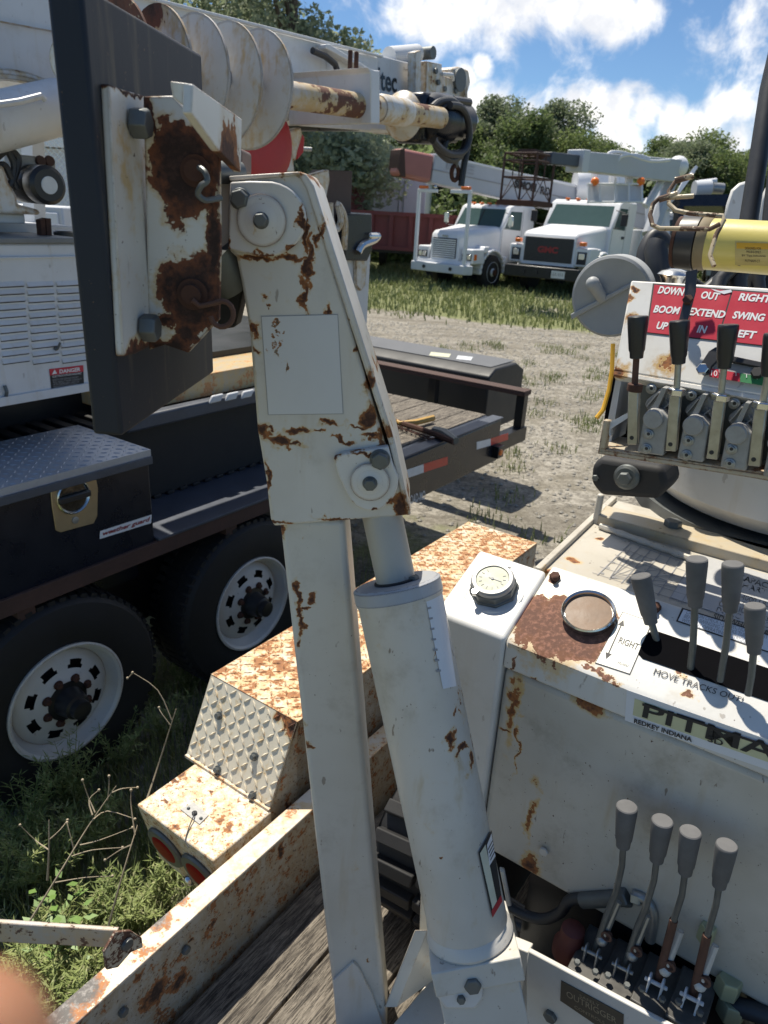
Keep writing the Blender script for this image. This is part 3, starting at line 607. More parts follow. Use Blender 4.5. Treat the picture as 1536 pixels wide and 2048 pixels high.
# valve sections
def valve(dx, dy):
    k = 1.06/FPX
    def q(x, y, o=0): return cv(x+dx, y+dy, o)
    m = MB(); m.prism([q(x, y, .034) for x, y in [(1289, 826), (1300, 818), (1324, 822), (1339, 838), (1326, 913), (1273, 905)]], U*.07); b = m.build('valve_section', M['alu'], CON, bevel=.003, seg=3)
    m = MB(); m.lathe(q(1307, 838, .036), -U, [(-.02, 19*k), (.004, 19*k), (.0055, 17*k)], 24); m.build('valve_cap', M['alu'], b)
    m = MB()
    m.prism([q(x, y, .004) for x, y in [(1322, 776), (1336, 778), (1345, 800), (1334, 836), (1300, 828), (1289, 810), (1293, 800)]], U*.03); m.build('housing', M['alu'], b, bevel=.002)
    m = MB(); m.prism([q(x, y, .022) for x, y in [(1325, 775), (1334, 777), (1313, 822), (1303, 818)]], U*.03)
    for a in ((1292, 812, 1316, 784), (1296, 820, 1320, 792), (1318, 822, 1338, 806), (1330, 800, 1342, 822)):
        m.prism([q(a[0], a[1], .014), q(a[0]+2, a[1]+2, .014), q(a[2]+2, a[3]+2, .014), q(a[2], a[3], .014)], U*.02)
    m.build('rib', M['alu'], b, bevel=.0008)
    for (x, y, o) in ((1297, 868, .034), (1293, 897, .034), (1303, 777, .0)):
        m = MB(); m.lathe(q(x, y, o), -U, [(0, 11*k), (.002, 11*k), (.003, 8.5*k)], 20); m.hexn(q(x, y, o+.003), -U, 7.5*k, .004, dx); m.build('hex_plug', M['steel'], b, bevel=.0005)
        m = MB(); m.lathe(q(x, y, o+.0068), -U, [(0, 3.4*k), (.0006, 3.2*k)], 12); m.build('bore', M['ink'], b)
for i, (dx, dy) in enumerate(((0, 0), (80, 13), (166, 30), (252, 48))): valve(dx, dy)
m = MB(); m.prism([cv(x, y, -.035) for x, y in [(1262, 765), (1800, 850), (1800, 1010), (1262, 895)]], U*.03); m.build('valve_manifold', M['bolt'], CON)
def bar(p, name, w, mat, parent, th_=.006):
    m = MB()
    for (a, b) in zip(p[:-1], p[1:]):
        d_ = (b-a).normalized(); e_ = U.cross(d_).normalized(); m.box((a+b)/2, d_*((b-a).length/2), e_*w, U*th_)
    return m.build(name, mat, parent, bevel=.0015)
for i, (top, kb, st, nut, bt) in enumerate((((1276, 633), (1273, 716), (1269, 775), (1269, 780), (1266, 888)), ((1359, 642), (1357, 727), (1353, 786), (1352, 790), (1343, 901)), ((1457, 650), (1448, 736), (1441, 797), (1440, 801), (1425, 917)), ((1549, 668), (1536, 752), (1524, 812), (1522, 817), (1509, 931)))):
    fn = lambda x, y: cv(x, y, .030)
    s_ = lever(fn, top, kb, [st], 20, 'knob', 'rustrod' if i in (0,) else 'rod', 12, parent=CON)
    a, b = fn(*nut), fn(*bt); bar([a, b], 'lever_link', .0075, M['rod'], s_)
    m = MB(); d_ = (fn(*st)-a).normalized()
    if i: m.hexn(a, K, .0125, .010)
    else: m.cyl(a-K*.002, a+K*.009, .011)
    m.build('lock_nut', M['chrome'] if i else M['rust'], s_, bevel=.001)
    m = MB(); m.lathe(fn(bt[0], bt[1]-14)-U*.0062, -U, [(0, .0032), (.0005, .003)], 12); m.build('pin_hole', M['ink'], s_)
# arc gauge under the sign
m = MB(); arc = [(1398, 742), (1404, 728), (1418, 706), (1432, 697), (1470, 716), (1560, 735), (1700, 765), (1700, 775), (1560, 746), (1470, 728), (1438, 722), (1424, 736), (1420, 750), (1406, 752)]
m.prism([cp(x, y, .006) for x, y in arc], CN*.006); AG = m.build('angle_gauge', M['knob'], CON, bevel=.001)
m = MB(); m.prism([cp(x, y, .004) for x, y in [(1428, 735), (1470, 728), (1700, 776), (1700, 800), (1480, 757), (1430, 745)]], CN*.003); m.build('gauge_strip', M['alu'], AG)
for x0, x1, mt in ((1420, 1438, 'redink'), (1440, 1480, 'redink'), (1481, 1700, 'green')):
    if mt == 'green': M['green'] = plain('green_scale', (.03, .20, .07), .5)
    f_ = lambda x: 741+(x-1420)*.17
    sheet('gauge_scale', [cp(x0, f_(x0), .0), cp(x1, f_(x1), .0), cp(x1, f_(x1)+17, .0), cp(x0, f_(x0)+17, .0)], M[mt], AG, CN, .008, .0003)
quadtext('lettering', '10', cp(1423, 756), cp(1435, 758), cp(1436, 747), cp(1424, 745), M['whiteink'], AG, CN, lift=.0092)
for x in (1472, 1493, 1514): sheet('gauge_tick', [cp(x, 757+(x-1472)*.17), cp(x+1.5, 757+(x-1472)*.17), cp(x+1.5, 750+(x-1472)*.17), cp(x, 750+(x-1472)*.17)], M['whiteink'], AG, CN, .009, .0002)
m = MB(); m.hexn(cp(1405, 740, .012), CN, .0085, .006); m.build('screw', M['chrome'], AG)
m = MB(); m.hexn(cp(1514, 748, .009), CN, .008, .008); m.build('screw', M['ink'], AG)
# hanging steel strap over the sign
strap = [cp(1372, 545, .03), cp(1395, 540, .03), cp(1392, 585, .022), cp(1377, 640, .014), cp(1358, 642, .014), cp(1368, 600, .022)]
m = MB(); m.prism(strap, CN*.003); ST_ = m.build('hanging_strap', plain('dark_steel', (.085, .08, .08), .45, .5, var=.3), CON, bevel=.001)
m = MB(); m.hexn(cp(1376, 601, .026), CN, .0075, .005); m.build('bolt', M['rust'], ST_)
# yellow tube clamped above the sign
ya_ = A(1395, 487, 1.16); yb_ = PL(1800, 520, ya_, CN)
yd = nV
yb_ = ya_+yd*.55
kk = (ya_-O).dot(F)/FPX
M['ytube'] = paint('faded_yellow_tube', base=(.60, .50, .13), rust=-.62, sc_=14, edge=0, yel=.6, streak=.0, dirt=.5, stain=(.35, .26, .10))
m = MB(); m.cyl(ya_, yb_, 48*kk, 48*kk, 48); YT = m.build('yellow_tube', M['ytube'], DIG, smooth=40)
m = MB(); m.lathe(ya_-yd*.028, yd, [(0, 40*kk), (.002, 50*kk), (.026, 52*kk), (.030, 52*kk), (.031, 48*kk)], 48); m.build('end_band', M['knob'], YT)
m = MB(); m.lathe(ya_-yd*.033, yd, [(0, 36*kk), (.0005, 49*kk), (.006, 49*kk)], 48); m.build('end_disc', M['rust'], YT)
M['tape'] = plain('brown_tape', (.20, .155, .085), .6, var=.3)
m = MB(); m.lathe(ya_+yd*.003, yd, [(0, 48*kk), (.001, 50.5*kk), (.014, 50*kk), (.016, 48.2*kk)], 48); m.build('tape_band', M['tape'], YT)
def ty(x, y, off=.0):
    d = ray(x, y); w0 = O-ya_; dp = d-yd*d.dot(yd); wp = w0-yd*w0.dot(yd); r = 48*kk+off
    a = dp.dot(dp); b = 2*dp.dot(wp); c = wp.dot(wp)-r*r; q = max(0, b*b-4*a*c); return O+d*((-b-math.sqrt(q))/(2*a))
def tysheet(name, x0, x1, y0, y1, mat, off, sl=.03):
    vs = []; n = 8; mm = MB()
    for j in range(n+1):
        for i in range(5): x = x0+(x1-x0)*i/4; vs.append(ty(x, y0+(y1-y0)*j/n+(x-x0)*sl, off))
    mm.add(vs, [(j*5+i, j*5+i+1, (j+1)*5+i+1, (j+1)*5+i) for j in range(n) for i in range(4)]); mm.build(name, mat, YT)
tysheet('tube_label', 1470, 1640, 482, 530, plain('label_gold', (.45, .36, .13), .5), .0007)
tysheet('tube_label', 1473, 1640, 485, 497, M['yellow'], .0010)
for s, x0, x1, y0 in (('DESIGNED FOR', 1490, 1522, 499), ('PIN 815 ONLY', 1493, 1522, 506), ('BY Tipp Industries', 1484, 1532, 514), ('PUTNAM CT', 1490, 1520, 524)):
    quadtext('lettering', s, ty(x0, y0, .0012), ty(x1, y0+1, .0012), ty(x1, y0-4, .0012), ty(x0, y0-5, .0012), M['ink'], YT, ty(x0, y0, .1)-ty(x0, y0), lift=.0002)
# bent wire guard loops
wq = lambda l, o: [cp(x, y, .02+o) for x, y in l]
M['wire'] = paint('rusty_wire', base=(.42, .36, .26), rust=.0, sc_=30, edge=0, chip=(.06, .04, .03), mid=(.12, .07, .045))
m = MB(); m.tube(wq([(1428, 532), (1420, 510), (1432, 470), (1448, 440), (1446, 432), (1380, 427), (1352, 421), (1338, 408), (1338, 382), (1350, 364), (1388, 352)], .06), .0032, 10)
m.tube(wq([(1388, 392), (1318, 397), (1306, 408), (1300, 430), (1305, 450), (1320, 457), (1420, 458), (1440, 448)], .085), .0032, 10)
m.tube(wq([(1350, 361), (1385, 352)], .06), .0045, 10); m.tube(wq([(1318, 399), (1355, 388)], .085), .0045, 10)
m.build('wire_guard', M['wire'], YT)
# grey disc lid beside the console
dc = A(1222, 594, 1.30); dn = (O-dc+Vector((-.35, 0, -.25))).normalized(); dk = 1.3/FPX
M['lid'] = plain('grey_plastic_lid', (.33, .34, .34), .5, var=.12, scale=14)
m = MB(); m.lathe(dc, dn, [(-.05, 76*dk), (-.012, 76*dk), (-.004, 80*dk), (.0, 79*dk), (.003, 74*dk), (.001, 70*dk), (.001, .001)], 64); LID = m.build('round_lid', M['lid'], DIG)
lx, ly = RR-dn*RR.dot(dn), None; lx.normalize(); ly = dn.cross(lx)
if ly.z < 0: ly = -ly
def lp(x, y, o): return dc+lx*((x-1222)*dk)+ly*(-(y-594)*dk)+dn*o
m = MB(); m.prism([lp(x, y, .002) for x, y in [(1146, 634), (1262, 560), (1267, 566), (1150, 645)]], dn*.006); m.build('lid_ridge', M['lid'], LID, bevel=.002)
m = MB(); m.cyl(lp(1206, 598, .002), lp(1190, 570, .02), .010, .011); m.ball(lp(1188, 568, .02), .0125, 8); m.build('lid_nub', M['lid'], LID)
# hoses, fittings and rounded covers behind the tube
m = MB()
hs = [([(1575, 20), (1538, 180), (1515, 330), (1496, 450), (1478, 640)], 1.45, .018), ([(1560, 300), (1545, 430), (1530, 640)], 1.4, .018), ([(1300, 640), (1310, 540), (1330, 480), (1280, 470), (1290, 540)], 1.5, .012),
      ([(1345, 600), (1320, 560), (1312, 500), (1318, 488)], 1.4, .022), ([(1420, 640), (1440, 560), (1470, 530)], 1.35, .014), ([(1480, 640), (1475, 560), (1490, 520)], 1.36, .017), ([(1520, 640), (1512, 560), (1520, 530)], 1.38, .016), ([(1390, 600), (1430, 565), (1470, 545)], 1.4, .012), ([(1380, 560), (1440, 600), (1500, 545)], 1.45, .010)]
for i, (l, d, r) in enumerate(hs):
    if i == 2: continue
    m = MB(); m.tube([A(x, y, d) for x, y in l], r, 14); m.build('hydraulic_hose', M['hose'], DIG)
def sm(pts, n=5):
    o = []
    for i in range(len(pts)-1):
        p0, p1, p2, p3 = pts[max(i-1, 0)], pts[i], pts[i+1], pts[min(i+2, len(pts)-1)]
        for j in range(n):
            t = j/n; o.append(.5*((2*p1)+(p2-p0)*t+(2*p0-5*p1+4*p2-p3)*t*t+(3*p1-p0-3*p2+p3)*t**3))
    return o+[pts[-1]]
m = MB(); m.tube(sm([A(x, y, 1.5) for x, y in [(1285, 540), (1290, 500), (1308, 472), (1328, 480), (1340, 510), (1352, 552)]]), .015, 14); m.build('hydraulic_hose', M['hose'], DIG)
m = MB(); m.lathe(A(1347, 556, 1.32), K, [(-.02, .016), (0, .024), (.006, .030), (.012, .024), (.016, .010)], 20); m.build('hose_fitting', M['chrome'], DIG)
m = MB(); p_ = [A(x, y, 1.6) for x, y in [(1445, 448), (1452, 410), (1462, 380), (1478, 366), (1492, 362), (1505, 366), (1500, 420), (1490, 452)]]
m.prism(p_, (ray(1480, 400))*.05); m.build('rounded_cover', M['drum'], DIG, bevel=.006)
m = MB(); p_ = [A(x, y, 1.6) for x, y in [(1512, 460), (1520, 400), (1534, 370), (1560, 360), (1700, 370), (1700, 470)]]
m.prism(p_, (ray(1480, 400))*.05); m.build('rounded_cover', M['drum'], DIG, bevel=.006)
# yellow safety edge by the console, dark roller underneath
m = MB(); m.tube([A(x, y, 1.12) for x, y in [(1226, 688), (1224, 740), (1218, 780), (1206, 820), (1193, 836)]], .0035, 8); m.build('yellow_cable', M['yellow'], DIG)
rc = A(1255, 953, 1.26)
m = MB(); rp = []
for (x, y) in [(1200, 915), (1325, 935), (1335, 975), (1315, 1000), (1200, 992), (1180, 965), (1183, 930)]: rp.append(PL(x, y, rc, U))
m.prism(rp, U*.09); RO = m.build('roller_housing', M['blackrub'], DIG, bevel=.012, seg=3)
m = MB(); k_ = 1.26/FPX; m.lathe(rc-U*.001, -U, [(0, 26*k_), (.006, 26*k_), (.01, 20*k_), (.01, 14*k_)], 28); m.hexn(rc-U*.008, -U, 14*k_, .014); m.build('shaft_nut', M['bolt'], RO, bevel=.001)
m = MB(); m.hexn(PL(1192, 955, rc, U)-U*.001, -U, .006, .005); m.build('bolt', M['bolt'], RO)
# --- lower lever bank
LP = A(1056, 1902, 1.12)
def lv(x, y, o=0): return PL(x, y, LP+U*o, U)
e0, e1 = lv(1056, 1902), lv(1327, 2047)
dd = (e1-e0).normalized()
M['tray'] = paint('lever_tray_paint', base=(.60, .59, .56), rust=-.74, sc_=20, edge=.15, erad=.002, streak=.15, yel=.4)
m = MB(); m.prism([e0, e0+dd*.55, e0+dd*.55-K*.3, e0-K*.3], U*.008); TR = m.build('lever_tray', M['tray'], DIG, bevel=.002)
pc = [lv(x, y) for x, y in [(1123, 1960), (1248, 2028), (1246, 2085), (1121, 2000)]]
sheet('tray_plaque', pc, plain('brown_plaque', (.075, .062, .045), .5), TR, -U, .0008, .0006)
def ltx(s, x0, y0, x1, y1, h): quadtext('lettering', s, lv(x0, y0), lv(x1, y1), lv(x1, y1-h), lv(x0, y0-h), plain('tan_ink', (.30, .25, .17), .6), TR, -U, lift=.0020)
ltx('SAFELY', 1160, 1992, 1200, 2013, 6); ltx('OUTRIGGER', 1134, 1991, 1234, 2046, 12); ltx('CONTROLS', 1150, 2014, 1210, 2047, 6)
m = MB(); m.hexn(lv(1102, 2030), -U, .011, .008); m.build('bolt', M['bolt'], TR, bevel=.001)
# dark valve sections with their levers
zt = e0.z-.004
def bankbox(u0, u1, s0, s1, z0, z1, mat, name, parent, bev=.002):
    b = e0+U*u0+dd*s0
    m = MB(); q = [b, b+U*(u1-u0), b+U*(u1-u0)+dd*(s1-s0), b+dd*(s1-s0)]; q = [Vector((p.x, p.y, z0)) for p in q]
    m.prism(q, (0, 0, z1-z0)); return m.build(name, mat, parent, bevel=bev)
M['valveblk'] = plain('oily_valve_block', (.075, .072, .066), .5, var=.5, scale=30)
lvs = [((1254, 1613), (1246, 1692), [(1244, 1730), (1232, 1785), (1214, 1828), (1190, 1900)], 0),
       ((1325, 1641), (1313, 1720), [(1308, 1760), (1291, 1818), (1276, 1850), (1250, 1930)], 0),
       ((1381, 1663), (1370, 1745), [(1364, 1790), (1346, 1846)], 1),
       ((1454, 1690), (1438, 1771), [(1432, 1810), (1413, 1876)], 1)]
LT = lambda x, y: lv(x, y, .055)
for i, (t, b, st, ru) in enumerate(lvs):
    a = LT(*st[-1])
    s_ = (a-e0).dot(dd)
    off = [.0, .0, .055, .065][i]
    base = [(1190, 1900), (1250, 1930), (1316, 1960), (1386, 1990)][i]
    bp = LT(*base); sb = (bp-e0).dot(dd)
    VS = bankbox(.012, .105, sb-.026, sb+.024, bp.z-.16, bp.z-.012, M['valveblk'], 'valve_section', TR)
    sl = lever(LT, t, b, st, 21, 'gknob', 'rustrod' if 0 else 'bolt', 12, parent=VS)
    if ru:
        m = MB(); q0 = LT(*st[-1]); q1 = LT(*base); m.tube([q0+(q0-q1)*.05, q1], .0058, 12); m.build('rusty_shank', M['rustrod'], sl)
    # clevis ears and linkage
    m = MB(); cpt = LT(base[0]-6, base[1]+18)
    for sg_ in (-1, 1):
        c_ = cpt+dd*sg_*.009-U*.012
        m.box(c_+K*.006, dd*.0015, U*.008, K*.024); m.cyl(c_+K*.03-dd*.0015, c_+K*.03+dd*.0015, .009, .009, 14)
    m.box(cpt-U*.016-K*.014, dd*.011, U*.003, K*.012); m.cyl(cpt-dd*.016-U*.012+K*.026, cpt+dd*.016-U*.012+K*.026, .003, .003, 10)
    m.build('clevis', M['steel'] if i < 2 else M['grey_white'], sl, bevel=.001)
    m = MB(); a1 = LT(base[0]+14, base[1]-20); m.cyl(a1, LT(base[0]+38, base[1]-78)+U*.02, .006, .005, 10); m.ball(a1, .009, 6); m.build('link_rod', M['steel'] if i < 2 else M['white'], sl)
    m = MB(); b1 = LT(base[0]+24, base[1]-30); m.lathe(b1, -U, [(-.004, .007), (.004, .009), (.005, .006), (.001, .004)], 12); m.build('cotter_ring', M['rustrod'], sl)
    for q_ in range(2):
        m = MB(); m.hexn(e0+dd*(sb-.015+q_*.028)+U*.02+K*(bp.z-.012-e0.z), K, .005, .005); m.build('bolt', M['bolt'], VS)
m = MB(); m.lathe(lv(1142, 1880, .06)-K*.03, K, [(0, .026), (.02, .026), (.03, .020), (.055, .018), (.06, .010)], 20); m.build('red_cap', plain('dull_red_cap', (.10, .022, .018), .6, var=.3), TR)
m = MB(); m.tube(sm([lv(x, y, .10) for x, y in [(980, 1790), (1040, 1825), (1085, 1838), (1120, 1825), (1140, 1800), (1175, 1795), (1240, 1793)]]), .009, 14); m.build('return_hose', M['hose'], TR)
m = MB(); m.cyl(lv(1165, 1800, .10), lv(1245, 1795, .10), .013, .013, 16); m.hexn(lv(1245, 1795, .10), (lv(1265, 1793, .10)-lv(1245, 1795, .10)), .015, .012); m.build('hose_end', M['bolt'], TR)
m = MB(); m.hexn(lv(1265, 1792, .10), (lv(1285, 1800, .10)-lv(1265, 1793, .10)), .011, .014); m.tube(sm([lv(x, y, .10) for x, y in [(1270, 1790), (1292, 1800), (1306, 1830), (1300, 1880)]]), .008, 12); m.build('hose_elbow', M['steel'], TR)
for (x, y, s) in ((1455, 1975, .018), (1462, 2020, .020), (1412, 1870, .012)):
    m = MB(); m.hexn(lv(x, y, .10)-K*.01, K, s, .03); m.build('pipe_fitting', plain('olive_fitting', (.36, .38, .24), .4, .2), TR, bevel=.001)
m = MB(); m.tube([lv(x, y, .13) for x, y in [(1425, 1878), (1450, 1930), (1480, 1990), (1500, 2060)]], .010, 10); m.build('return_hose', plain('tan_hose', (.20, .17, .12), .6), TR)
m = MB(); m.tube([lv(x, y, .10) for x, y in [(1462, 2010), (1500, 2020), (1560, 2040)]], .014, 12); m.build('return_hose', M['hose'], TR)
# striped hoses behind cylinder foot
for l in ([(1010, 1800), (1060, 1830), (1110, 1850)], [(1010, 1838), (1060, 1860), (1100, 1876)]):
    m = MB(); m.tube([lv(x, y, .16) for x, y in l], .010, 12); m.build('return_hose', M['hose'], DIG)
# outrigger base frame on the deck
M['frame_w'] = paint('frame_paint', base=(.66, .64, .57), rust=-.60, sc_=22, edge=.4, yel=.8, streak=.25, stain=(.60, .40, .16), chip=(.10, .05, .03))
g0 = Z(785, 2010, .66); g1 = Z(846, 1880, .66)
m = MB(); m.prism([Z(776, 2060, .655), Z(884, 1930, .655), Z(1100, 1880, .655), Z(1300, 2200, .655), Z(780, 2200, .655)], (0, 0, -.04)); m.build('base_plate', M['frame_w'], DIG, bevel=.003)
tp0 = A(843, 1860, 1.31); bt0_ = Z(782, 2014, .662); bt1_ = Z(880, 1950, .662)
m = MB(); sx_ = (RR*.012); m.prism([tp0-sx_, tp0+sx_, bt0_+sx_, bt0_-sx_], (ray(820, 1930).normalized()*.02)); m.prism([tp0+sx_*.9, bt1_, bt0_+sx_*.9], ray(820, 1930).normalized()*.006); m.build('gusset_plate', M['frame_w'], DIG, bevel=.002)
m = MB(); m.prism([Y(x, y, .98) for x, y in [(842, 1790), (862, 1812), (858, 1950), (836, 1960)]], (0, .008, 0)); m.prism([Y(x, y, .90) for x, y in [(1000, 1742), (1010, 1744), (1040, 1890), (1030, 1893)]], (0, .01, 0)); m.build('upright_plate', M['frame_w'], DIG, bevel=.002)
m = MB(); q = [PL(x, y, LP-U*.0, U) for x, y in [(1020, 1890), (1056, 1905), (1056, 2200), (860, 2200), (1020, 2000)]]; m.prism(q, U*.02); m.build('side_plate', M['white'], DIG, bevel=.002)
# rubber track
def track(v0, v1, uf, ub_, r, name='rubber_track'):
    m = MB(); zc_ = .61+r
    pts = []
    N_ = 26; Lb = ub_-uf
    per = 2*Lb+2*math.pi*r
    def at(s):
        s = s % per
        if s < math.pi*r: a = math.pi/2+s/r; return uf+r*math.cos(a)*1.0, zc_+r*math.sin(a), a
        s -= math.pi*r
        if s < Lb: return uf+s, zc_-r, -math.pi/2
        s -= Lb
        if s < math.pi*r: a = -math.pi/2+s/r; return ub_+r*math.cos(a), zc_+r*math.sin(a), a
        s -= math.pi*r; return ub_-s, zc_+r, math.pi/2
    n = 80; ring = [at(per*i/n) for i in range(n)]
    m.add([UV(q[0], v0, q[1]) for q in ring]+[UV(q[0], v1, q[1]) for q in ring], [(i, (i+1) % n, n+(i+1) % n, n+i) for i in range(n)]+[tuple(range(n)), tuple(reversed(range(n, 2*n)))])
    k = int(per/.055)
    for i in range(k):
        u_, z_, a = at(per*i/k); nn = U*math.cos(a)+K*math.sin(a); tt = U*-math.sin(a)+K*math.cos(a); c = UV(u_, (v0+v1)/2, z_)
        for s in (-1, 1):
            vv = (v1-v0)*.25
            m.box(c+V*s*vv+nn*.008+tt*(.012 if s > 0 else 0), V*vv*.93+tt*s*.006, tt*.014, nn*.013)
    return m.build(name, M['tyre'], DIG, bevel=.003)
tp = Z(768, 1700, .78)
track(tp.dot(V)-.23, tp.dot(V)+.0, tp.dot(U)+.12, tp.dot(U)+1.2, .17)

# ================================================================== EQUIPMENT TRAILER UNDER IT
T1 = empty('equipment_trailer', UV(1.4, .0, 0), 'rusty cream utility trailer with weathered plank deck, chequer-plate fender and twin round tail lights', 'trailer')
# plank deck
m, t = newmat('weathered_wood'); P = t.n('ShaderNodeNewGeometry')
def uvn(t, P, su, sv, sz=1):
    return t.n('ShaderNodeCombineXYZ', [t.m('MULTIPLY', t.n('ShaderNodeVectorMath', [P, tuple(U)], out=1, operation='DOT_PRODUCT'), su), t.m('MULTIPLY', t.n('ShaderNodeVectorMath', [P, tuple(V)], out=1, operation='DOT_PRODUCT'), sv), t.m('MULTIPLY', t.n('ShaderNodeVectorMath', [P, (0, 0, 1)], out=1, operation='DOT_PRODUCT'), sz)])
g1n = t.noise(uvn(t, P, 9, 110), 1, 9, .75, .8); g2n = t.noise(uvn(t, P, 30, 420), 1, 6, .75); blot = t.noise(P, 9, 7, .7)
c_ = t.mix(t.smooth(g1n, .34, .62), (.035, .029, .025), (.27, .235, .19)); c_ = t.mix(t.m('MULTIPLY', t.smooth(g2n, .50, .58), .85), c_, (.025, .021, .018))
c_ = t.mix(t.m('MULTIPLY', t.smooth(blot, .55, .68), .55), c_, (.05, .042, .036))
bsdf(t, c_, .9, 0, t.m('ADD', g1n, t.m('MULTIPLY', g2n, .8)), .8, .006); M['wood'] = m
mb = MB(); v = .795
while v > -1.2:
    wv = .142; h_ = random.uniform(-.002, .002); mb.ub(-.6, 4.2, v-wv+.006, v, .56+h_, .60+h_); v -= wv
mb.build('plank_deck', M['wood'], T1, bevel=.004)
def rz(x, y): return PL(x, y, UV(0, .808, 0), V)
rs = spx([(560, 1700, 8, 40, .8), (420, 1850, 12, 8, .7), (380, 1880, 14, 7, .6), (310, 1990, 26, 34, .85), (280, 1950, 20, 20, .6), (240, 1900, 30, 22, .9), (300, 1870, 12, 10, .8), (360, 1960, 20, 34, .75)], rz)
M['rail'] = paint('rotten_rail_paint', base=(.42, .39, .33), rust=-.12, sc_=26, spots=rs, edge=.5, yel=.9, streak=.5, amp=1.7, chip=(.04, .022, .015), mid=(.32, .13, .045), stain=(.33, .26, .17), fine=1.2, dirt=.9)
M['railtop'] = paint('flaking_rail_top', base=(.62, .60, .55), rust=-.18, sc_=22, spots=[(Z(160, 1990, .8), .05, .9), (Z(120, 2030, .8), .06, .95), (Z(320, 1840, .8), .03, .7), (Z(360, 1800, .8), .03, .5)], edge=.4, yel=.8, amp=1.8, chip=(.14, .13, .12), mid=(.42, .18, .07), stain=(.58, .44, .24), fine=.4)
mb = MB(); mb.ub(.15, 3.2, .808, .816, .56, .797); RAIL = mb.build('side_rail', M['rail'], T1, bevel=.001)
mb = MB(); mb.ub(.15, 3.2, .806, .853, .797, .803); mb.build('rail_cap', M['railtop'], RAIL, bevel=.0015)
mb = MB(); mb.ub(.15, 3.2, .845, .853, .50, .797); mb.build('rail_skin', M['rail'], RAIL)
for u_ in (.60, .47):
    m_ = MB(); m_.hexn(PL(*((245, 2022) if u_ == .47 else (370, 1898)), UV(0, .806, 0), V), -V, .009, .008); m_.build('bolt', M['bolt'], RAIL)
# fender: top plate, sloping front plate and box with lights
fs_ = [(Z(x, y, .99), r, s) for x, y, r, s in [(560, 1330, .09, .35), (600, 1300, .10, .35), (590, 1390, .05, .4), (700, 1240, .1, .3), (950, 1100, .12, .25)]]
M['fender'] = paint('rusty_chequer_plate', base=(.62, .57, .47), rust=-.02, sc_=36, spots=fs_, edge=.3, yel=1.0, streak=.1, amp=1.6, chip=(.13, .06, .03), mid=(.33, .145, .055), stain=(.60, .42, .22), fine=.3, dirt=.0)
M['slopep'] = paint('white_chequer_plate', base=(.70, .64, .51), rust=-.46, sc_=30, spots=[(Z(600, 1450, .985), .05, .8), (Z(560, 1430, .985), .03, .5)], edge=.12, yel=.8, streak=.25, fine=.1)
f0, f1, f2, f3 = [Z(x, y, .99) for x, y in ((430, 1350), (930, 1043), (1063, 1080), (610, 1455))]
uf, ue = .95, (f1.dot(U)+f2.dot(U))/2; vi, vo = f2.dot(V)*.5+f3.dot(V)*.5, f0.dot(V)*.5+f1.dot(V)*.5
print('fender', uf, ue, vi, vo, f0.dot(U), f3.dot(U))
uf = (f0.dot(U)+f3.dot(U))/2
def lozenges(mb, o, a, b, na, nb_, n, Lz=.011, Wz=.0028, hz=.0022):
    """raised chequer bars over the quad o + s*a + t*b"""
    for i in range(na):
        for j in range(nb_):
            s = (i+.5)/na; t_ = (j+.5)/nb_
            c = o+a*s+b*t_; e1 = a.normalized(); e2 = b.normalized()
            d = (e1+e2).normalized() if (i+j) % 2 else (e1-e2).normalized(); q = n.cross(d)
            p = [c-d*Lz+n*.0002, c-q*Wz+n*.0002, c+d*Lz+n*.0002, c+q*Wz+n*.0002, c-d*Lz*.5+n*hz, c+d*Lz*.5+n*hz]
            mb.add(p, [(0, 1, 4), (1, 5, 4), (1, 2, 5), (2, 3, 5), (3, 4, 5), (3, 0, 4)])
mb = MB(); mb.ub(uf, ue, vi, vo, .984, .99)
lozenges(mb, UV(uf, vi, .99), U*(ue-uf), V*(vo-vi), int((ue-uf)/.024), int((vo-vi)/.024), K)
FEN = mb.build('fender', M['fender'], T1, smooth=20)
mb = MB(); mb.ub(uf, ue, vo-.004, vo, .82, .984); mb.ub(uf, ue, vi, vi+.004, .62, .984); mb.build('fender_skirt', M['rail'], FEN)
t0, t1, t2, t3 = [Z(x, y, .80) for x, y in ((275, 1605), (395, 1525), (545, 1625), (420, 1725))]
tu0 = (t0.dot(U)+t3.dot(U))/2; tu1 = (t1.dot(U)+t2.dot(U))/2; tvi = (t2.dot(V)+t3.dot(V))/2; tvo = (t0.dot(V)+t1.dot(V))/2
print('tail', tu0, tu1, tvi, tvo, 'uf', uf)
so_ = UV(tu1, vi, .803); sa = UV(uf, vi, .988)-so_; sn = V.cross(sa).normalized()
if sn.z < 0: sn = -sn
mb = MB(); mb.prism([so_, so_+V*(vo-vi), so_+V*(vo-vi)+sa, so_+sa], -sn*.006)
lozenges(mb, so_, sa, V*(vo-vi), max(6, int(sa.length/.022)), int((vo-vi)/.022), sn, .0125, .0033, .0034)
SLP = mb.build('sloped_plate', M['slopep'], FEN, smooth=20)
for (a, b) in ((.62, .78), (.42, .30), (.06, .62), (.03, .20)):
    c = so_+sa*a+V*(vo-vi)*b; mb = MB(); mb.hexn(c, sn, .007, .012, a*9); mb.cyl(c, c+sn*.003, .010); mb.build('bolt', M['bolt'], SLP)
mb = MB(); mb.prism([so_+V*.0-K*.0, so_+sa, so_+sa+U*.05, UV(uf+.05, vi, .70), UV(tu1, vi, .70)], V*.004); mb.build('side_gusset', M['rail'], FEN)
